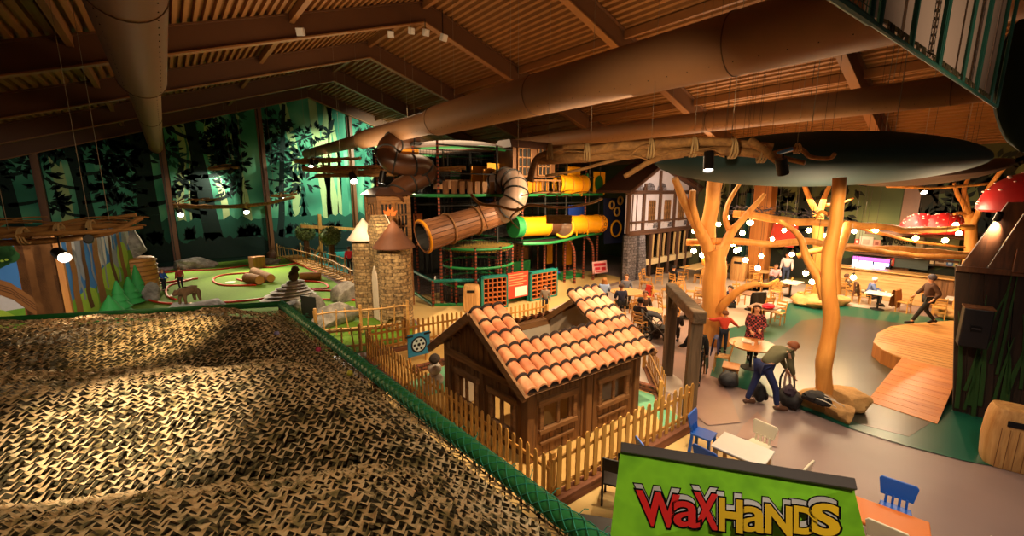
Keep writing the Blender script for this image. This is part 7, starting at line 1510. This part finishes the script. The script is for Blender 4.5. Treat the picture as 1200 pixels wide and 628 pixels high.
# toadstools on the roof of the bar
M_cap = plain('toadstool_red', '#a81c1c', .4, var=.1); M_dot = plain('toadstool_dot', '#d8b0a0', .6); M_stem = plain('toadstool_stem', '#c8984a', .7, var=.15)
def toadstool(lb, c, R_, hh, stem_h, stem_r, seed=1):
    t = thing('toadstool', lb, 'toadstool', (c[0], c[1], c[2]-stem_h), 0, 'red spotted toadstools'); b = MB(); prof = [(.02, -.0)]+[(R_*cos(a), hh*sin(a)) for a in [pi/2*k/9 for k in range(0, 9)]]+[(.02, hh)]
    b.lathe([(stem_r, -.02), (R_*.9, -.06)]+prof[1:], c, 30); b.build('cap', M_cap, t, True, True, 60)
    b = MB(); r_ = random.Random(seed)
    for k in range(46):
        an, el = r_.uniform(0, 2*pi), r_.uniform(.12, 1.35); p = V(c)+V((R_*cos(el)*cos(an), R_*cos(el)*sin(an), hh*sin(el))); s_ = r_.uniform(.03, .055)*R_; b.ball(p, (s_, s_, s_*.6), 8, 5)
    tag(b.build('white_dots', M_dot, t, True, True), kind='stuff'); b = MB(); b.tube([(c[0], c[1], c[2]-stem_h), (c[0], c[1], c[2]-stem_h*.4), (c[0], c[1], c[2])], [stem_r*1.25, stem_r, stem_r*.8], 18); b.build('stem', M_stem, t, True, True); return t
for px_, w_, lb in ((1077, 19, 'red spotted toadstool cap above the middle of the counter'), (1106, 22, 'red spotted toadstool cap above the right of the counter beside the forked yellow trunk')):
    p = ax(px_, 272, 24.8); toadstool(lb, (p.x, p.y, p.z), w_*dpt(p)/FOC, .8, .1, .2, px_)
p = ax(1090, 272, 24.8); b = MB(); b.box((26.1, p.y, p.z-.16), (3.0, 4.2, .12)); tag(b.build('counter_canopy', W_tim, bevel=.01), 'brown flat canopy slab carrying the two spotted caps above the counter', 'canopy')
t = thing('red_awning', 'red awning panel hanging behind the slim trunk at the back of the cafe', 'awning', ax(917, 285, 26.8)); a_, c_ = wallq(903, 262, 930, 290, 26.8)
b = MB(); b.prism([V((26.8, a_.y, c_.z)), V((26.8, c_.y, c_.z)), V((27.2, c_.y, a_.z)), V((27.2, a_.y, a_.z))], (.04, 0, 0)); b.build('cloth', plain('awning_red', '#b0301c', .7), t, True)
b = MB(); b.box((27.3, (a_.y+c_.y)/2, c_.z/2), (.06, .06, c_.z)); b.build('pole', M_black, t, True)
t = thing('curtain', 'dark teal curtain hanging left of the brown pillar', 'curtain', ax(880, 300, 26.9)); b = MB(); a_, c_ = wallq(884, 225, 894, 305, 26.9); L = abs(a_.y-c_.y)+.5
b.grid(lambda u, v: (26.9+.12*sin(u*34), min(a_.y, c_.y)+L*u, .05+(5.0)*v), 60, 2); b.build('cloth', plain('curtain_teal', '#123a3a', .85), t, True, True)

# ================================================================== bins
W_bin = wood('bin_wood', '#a87440', '#d2a468', 'z', 3, .45, plank=0)
def bin_(lb, loc, rz, s_):
    t = thing('litter_bin', lb, 'bin', loc, rz, 'wooden litter bins'); b = MB(); prof = []
    for z, k in ((0, .86), (.08, .92), (.45, 1.0), (.8, .96), (.97, .88), (1.04, .8), (1.05, .5)): prof.append((k, z))
    vs_ = []; N = 28
    for k, z in prof:
        for j in range(N):
            a = 2*pi*j/N; c, q = cos(a), sin(a); e = .55; vs_.append(V((math.copysign(abs(c)**e, c)*.34*k, math.copysign(abs(q)**e, q)*.28*k, z))*s_)
    fs = [(i*N+j, i*N+(j+1) % N, (i+1)*N+(j+1) % N, (i+1)*N+j) for i in range(len(prof)-1) for j in range(N)]+[tuple(range(N-1, -1, -1)), tuple((len(prof)-1)*N+j for j in range(N))]
    b.add(vs_, fs); b.build('body', W_bin, t, smooth=True, ang=50)
    b = MB(); b.box(V((0, -.272, .83))*s_, V((.3, .03, .1))*s_); b.build('slot', plain('slot_dark', '#0c0a10', .4), t, bevel=.01)
    b = MB()
    for k in range(5): b.box(V((-.2+.1*k, -.283, .38))*s_, V((.006, .006, .7))*s_)
    b.build('seam', wood('bin_seam', '#6a4220', '#7a4e28', 'z', 3), t); return t
bin_('large wooden litter bin at the right edge beside the dark grass-painted board', (12.05, -.28, 0), R(-75), 1.12)
bin_('brown wooden litter bin in front of the ball cage beside the orange lattice', fl(553, 364), R(-39), 1.12)
bin_('wooden litter bin far back beside the brown pillar', (25.7, 10.6, 0), R(-80), 1.3)

# ================================================================== stage, ramp, stones
W_stage = wood('stage_deck', '#a8703c', '#d09a5c', 'y', 1.5, .35, plank=0); W_ramp = wood('ramp_board', '#a85a1c', '#d08034', 'y', 1.6, .35)
t = thing('stage', 'rounded wooden stage with pale plank top beside the dark grass board', 'stage', (18.5, 1, 0))
SP = [(15.95, -1.2), (15.95, 1.55), (16.05, 2.0), (16.4, 2.4), (17.0, 2.72), (18.2, 2.85), (19.5, 2.72), (20.8, 2.2), (22.3, 1.35), (22.5, -1.2)]
b = MB(); b.prism([V((x, y, .0)) for x, y in SP], (0, 0, .42)); b.build('side', wood('stage_side', '#8a5428', '#b8783c', 'z', 2, .45), t, True)
sp = [V((x, y, .42)) for x, y in SP]; b = MB(); b.prism(sp, (0, 0, .035)); b.build('deck', W_stage, t, True)
b = MB()
for k in range(24):
    x = 16.1+k*.27; y1 = 2.7 if 17 < x < 19.4 else (1.6 if x < 16.1 else 2.1 if x < 17 else 1.2); b.box((x, (y1-1.1)/2, .4585), (.012, y1+1.1, .003))
b.build('deck_seam', plain('seam_brown', '#5a381c', .7), t, True)
t = thing('ramp', 'orange-brown wooden ramp leading up to the stage', 'ramp', (14.5, 1.4, 0))
R0, R1, R2, R3 = V((13.08, 2.03, .02)), V((12.97, .76, .02)), V((15.93, .72, .46)), V((15.98, 1.88, .46)); n = 10
b = MB()
for k in range(n):
    a0, a1 = R0+(R3-R0)*(k/n), R0+(R3-R0)*((k+.97)/n); c0, c1 = R1+(R2-R1)*(k/n), R1+(R2-R1)*((k+.97)/n); b.hexa([a0-V((0, 0, .04)), c0-V((0, 0, .04)), c1-V((0, 0, .04)), a1-V((0, 0, .04)), a0, c0, c1, a1])
b.build('board', W_ramp, t, True)
b = MB(); b.prism([R0-V((0, 0, .02)), R3-V((0, 0, .05)), V((R3.x, R3.y, 0)), V((R0.x, R0.y, 0))], (0, -.03, 0)); b.prism([R1-V((0, 0, .02)), R2-V((0, 0, .05)), V((R2.x, R2.y, 0)), V((R1.x, R1.y, 0))], (0, .03, 0)); b.build('stringer', W_tim, t, True)
M_tan = stone('sandstone', '#8a6436', '#b88a50', '#cfa468', 2.5)
for px_, py_, r_, sd, lb in ((955, 476, (.52, .42, .27), 3, 'flat tan stone under the black rucksack at the slim trunk'), (993, 476, (.55, .48, .33), 7, 'flat tan stone right of the slim trunk'), (983, 490, (.38, .35, .24), 13, 'small tan stone at the front of the slim trunk')):
    p = fl(px_, py_); b = MB(); b.rock((p.x, p.y, r_[2]*.7), r_, sd, .22, 24, 16, flat=r_[2]*1.15, cuts=9); tag(b.build('flat_stone', M_tan, smooth=True, ang=26), lb, 'stone', 'stones around the trunks')
for px_, py_, r_, sd, lb in ((952, 357, (.95, .8, .34), 4, 'low brown stone ring left of the slim trunk at the cafe edge'), (978, 356, (.6, .6, .3), 8, 'low brown stone just right of the slim trunk at the cafe edge'), (1116, 372, (.8, .6, .36), 9, 'low brown stone beside the stage near the dark board')):
    p = fl(px_, py_); b = MB(); b.rock((p.x, p.y, r_[2]*.7), r_, sd, .25, 18, 12, flat=r_[2]*1.2); tag(b.build('flat_stone', M_tan, smooth=True, ang=50), lb, 'stone', 'stones around the trunks')

# ================================================================== grass-painted board, speaker, big toadstool
t = thing('stump_house', 'dark brown stump house with painted green grass blades at the right edge', 'stage house', (14.6, -1, 0))
W_stump = wood('stump_board', '#1c100a', '#3a2216', 'z', 2.2, .8); M_blade = plain('grass_blade', '#24461a', .7, var=.25)
P0, P1 = V((14.12, .62, 0)), V((14.75, -2.6, 0)); d = (P1-P0); L = d.length; d.normalize(); nrm = V((d.y, -d.x, 0)); nrm = nrm if nrm.dot(EYE-P0) > 0 else -nrm; HB = 3.5
b = MB()
for k in range(16):
    a_ = P0+d*(L*k/16); c_ = P0+d*(L*(k+.97)/16); o = nrm*(.02*(k % 3)); sh_ = -d*.42*(1-k/16); sh2 = -d*.42*(1-(k+.97)/16); b.hexa([a_+o, c_+o, c_-nrm*.1, a_-nrm*.1]+[q+V((0, 0, HB))+s_ for q, s_ in ((a_+o, sh_), (c_+o, sh2), (c_-nrm*.1, sh2), (a_-nrm*.1, sh_))])
b.build('front_board', W_stump, t, True)
b = MB(); b.prism([P0-nrm*.1, P0-nrm*.1+V((1.6, .0, 0))-V((0, .25, 0)), P0-nrm*.1+V((1.6, -.25, HB)), P0-nrm*.1+V((0, 0, HB))], d*.08); b.build('side_board', W_stump, t, True)
rnd = random.Random(21)
for k in range(38):
    u = rnd.uniform(.01, .95); z0 = rnd.uniform(.0, .3) if k % 3 else rnd.uniform(.5, 1.4); h = rnd.uniform(1.4, 3.0); h = min(h, HB-z0-.05); ln = rnd.uniform(-.4, .4)*h*.35; w_ = rnd.uniform(.018, .042); c0 = P0+d*(L*u)+V((0, 0, z0))+nrm*.065
    pts = [(0, 0), (ln*.25, h*.4), (ln*.6, h*.75), (ln, h)]; ws = [w_, w_*1.05, w_*.7, .004]
    b = MB(); l_, r2 = [], []
    for (a, z), q in zip(pts, ws): l_.append(c0+d*(a-q)+V((0, 0, z))); r2.append(c0+d*(a+q)+V((0, 0, z)))
    b.prism(l_+r2[::-1], nrm*.02); b.build('grass_blade', M_blade, t, True)
W_pl = wood('brown_plank', '#4a2a16', '#7a4826', 'z', 2, .6)
Tp = P0+V((0, 0, HB)); 
for k in range(5):
    a0 = P0+d*(-.35+.42*k)+V((0, 0, HB-.05)); a1 = P0+d*(.22+.34*k)+V((0, 0, 4.95)); b = MB(); b.hexa([a0+nrm*.05, a0+d*.40+nrm*.05, a0+d*.40-nrm*.05, a0-nrm*.05, a1+nrm*.05-nrm*.25, a1+d*.32-nrm*.2, a1+d*.32-nrm*.3, a1-nrm*.3]); b.build('slanted_plank', W_pl, t, True, bevel=.01)
for k in range(3): b = MB(); q0 = P0+d*(.42+.0*k)+V((0, 0, HB-.03+.0*k))+nrm*(.2-.0*k); b.hexa([q0+d*(.72*k), q0+d*(.72*k+.70), q0+d*(.72*k+.70)+V((0, 0, .5)), q0+d*(.72*k)+V((0, 0, .5)), q0+d*(.72*k)-nrm*.06, q0+d*(.72*k+.70)-nrm*.06, q0+d*(.72*k+.70)-nrm*.06+V((0, 0, .5)), q0+d*(.72*k)-nrm*.06+V((0, 0, .5))]); b.build('roof_plank', W_pl, t, True, bevel=.01)
b = MB(); b.prism([P0-d*.4+V((0, 0, HB-.12)), P1+V((0, 0, HB-.12)), P1+V((0, 0, HB)), P0-d*.4+V((0, 0, HB))], nrm*.12); b.build('edge_trim', W_pl, t, True)
p = ax(1168, 258, 14.3); can('small spotlight fixed to the slanted planks of the stump house', 1168, 258, dpt(p)-.1, (16.5, 1.5, .4), .2, .06, 120, 70, WARM, .02)
p = ad(1207, 246, 10.6); toadstool('big red spotted toadstool on the stump house at the right edge', (p.x, p.y, p.z), .95, .95, .9, .36, 3)
t = thing('loudspeaker', 'black loudspeaker with wooden top edge mounted on the dark grass board', 'loudspeaker', ad(1139, 400, 11.5), 0)
S0 = ad(1121, 402, 12.0); rzS = math.atan2(d.y, d.x); _r = _ray(1139, 379); c = EYE+_r*((P0-EYE).dot(nrm)/_r.dot(nrm))+nrm*.33; sz = 46*dpt(c)/FOC
b = MB(); b.box(c, (.46, .36, sz), rzS); b.build('cabinet', plain('speaker_black', '#191419', .45), t, True, bevel=.02)
b = MB(); b.box(c+V((0, 0, sz/2+.015)), (.48, .38, .03), rzS); b.build('top_edge', wood('speaker_top', '#5a341c', '#7a4a28', 'x', 3), t, True)
b = MB(); q = c+nrm*.185+V((0, 0, .0)); b.box(q, (.18, .012, .13), rzS); b.build('handle_plate', plain('plate_black', '#08070a', .3), t, True); b = MB(); b.box(q+nrm*.01, (.14, .012, .03), rzS); b.build('handle', plain('plate_grey', '#3a3438', .4), t, True)
b = MB(); b.box(c-nrm*.25, (.12, .3, .12), rzS); b.build('bracket', M_black, t, True)

# ================================================================== hung banner wall and dark leaf at the upper right
t = thing('hung_panel_wall', 'grey fabric panel wall in green padded frame hung under the roof at upper right', 'panel wall', (5.5, .6, 6.1))
QA, QB = V((3.54, .79, 6.2)), V((8.0, .5, 6.2)); dd = (QB-QA); LL = dd.length; dd.normalize(); nn = V((dd.y, -dd.x, 0)); M_gp = plain('panel_green', '#0c4a3e', .6, var=.2)
b = MB(); b.tube([QA-dd*.12, QB], .017, 8); b.build('bottom_rail', M_gp, t, True, True)
M_fab = plain('panel_fabric', '#a08a80', .8, var=.06, scale=2)
xs = [ax(q[0], q[1], 1) for q in ()]
def upx(px_): # distance along the rail whose foot shows at this column
    lo, hi = 0, LL
    for _ in range(40):
        m_ = (lo+hi)/2; v = QA+dd*m_-EYE
        if 600+FOC*v.dot(RT)/v.dot(FW) < px_: lo = m_
        else: hi = m_
    return lo
ps = [upx(q) for q in (1030, 1067, 1099, 1127, 1143, 1160, 1168)]
for i, (a_, c_) in enumerate(zip(ps[:-1], ps[1:])):
    A_, B_ = QA+dd*(a_+.03)+V((0, 0, .1))-nn*.1, QA+dd*(c_-.03)+V((0, 0, .1))-nn*.1
    b = MB(); b.prism([A_, B_, B_+V((0, 0, roof_z(B_)-B_.z-.1)), A_+V((0, 0, roof_z(A_)-A_.z-.1))], nn*.04); b.build('fabric_panel', M_fab, t, True)
for i, a_ in enumerate(ps):
    A_ = QA+dd*a_; b = MB(); b.tube([A_, V((A_.x, A_.y, roof_z(A_)-.05))], .018, 8); po = b.build('frame_post', M_gp, t, True, True)
    if i in (2, 4):
        b = MB(); h_ = roof_z(A_)-A_.z-.2
        for k in range(int(h_/.06)): z = A_.z+.1+k*.06; b.bar((A_.x-.06, A_.y, z), (A_.x+.06, A_.y, z+.03), .015, .015)
        for s_ in (-.07, .07): b.bar((A_.x+s_, A_.y, A_.z), (A_.x+s_, A_.y, A_.z+h_), .025, .025)
        b.build('laced_strip', M_gp, po, True)
b = MB(); r_ = random.Random(2)
for k in range(170): q = QA+dd*r_.uniform(.2, LL-.3)+V((0, 0, .02)); b.tube([q, q+V((r_.uniform(-.03, .03), 0, .05)), q-nn*.09+V((0, 0, .11))], .004, 4)
b.build('lacing', M_netdark, t, True)
A_ = QA-dd*.12; b = MB(); b.tube([A_, V((A_.x, A_.y, roof_z(A_)-.05))], .018, 8); b.build('frame_post', M_gp, t, True, True)
b = MB(); b.tube([QA-dd*.12, QA-dd*.75], .025, 8); b.build('bottom_rail', M_gp, t, True, True)
b = MB()
for k in range(9): q = QA-dd*(.14+.07*k); b.tube([q, q+V((0, 0, 1.6))], .003, 4); 
for k in range(12): b.tube([QA-dd*.12+V((0, 0, .07*k)), QA-dd*.74+V((0, 0, .07*k))], .003, 4)
b.build('safety_netting', M_gp, t, True)
t = thing('dark_leaf', 'big dark green leaf shape hanging at the upper right edge', 'canopy', ad(1215, 100, 7.5)); b = MB(); C0, C1 = ad(1196, 178, 6.6), ad(1236, 12, 7.2)
ax_ = C1-C0; n = 24; vs_ = []; N = 18; sdv = FW.cross(ax_.normalized()).normalized()
for i in range(n+1):
    u = i/n; e = max(0, 1-(2*u-1)**2); w_ = .72*e**.55+.01; c = C0+ax_*u+sdv*0
    for j in range(N): a = 2*pi*j/N; vs_.append(c+sdv*cos(a)*w_+FW*sin(a)*w_*.35)
b.add(vs_, [(i*N+j, i*N+(j+1) % N, (i+1)*N+(j+1) % N, (i+1)*N+j) for i in range(n) for j in range(N)]); b.build('blade', plain('leaf_black_green', '#0e2414', .8), t, True, True)
b = MB(); b.cyl(C1, V((C1.x, C1.y, roof_z(C1)-.05)), .012, 6); b.build('hanging_wire', M_wire, t, True)
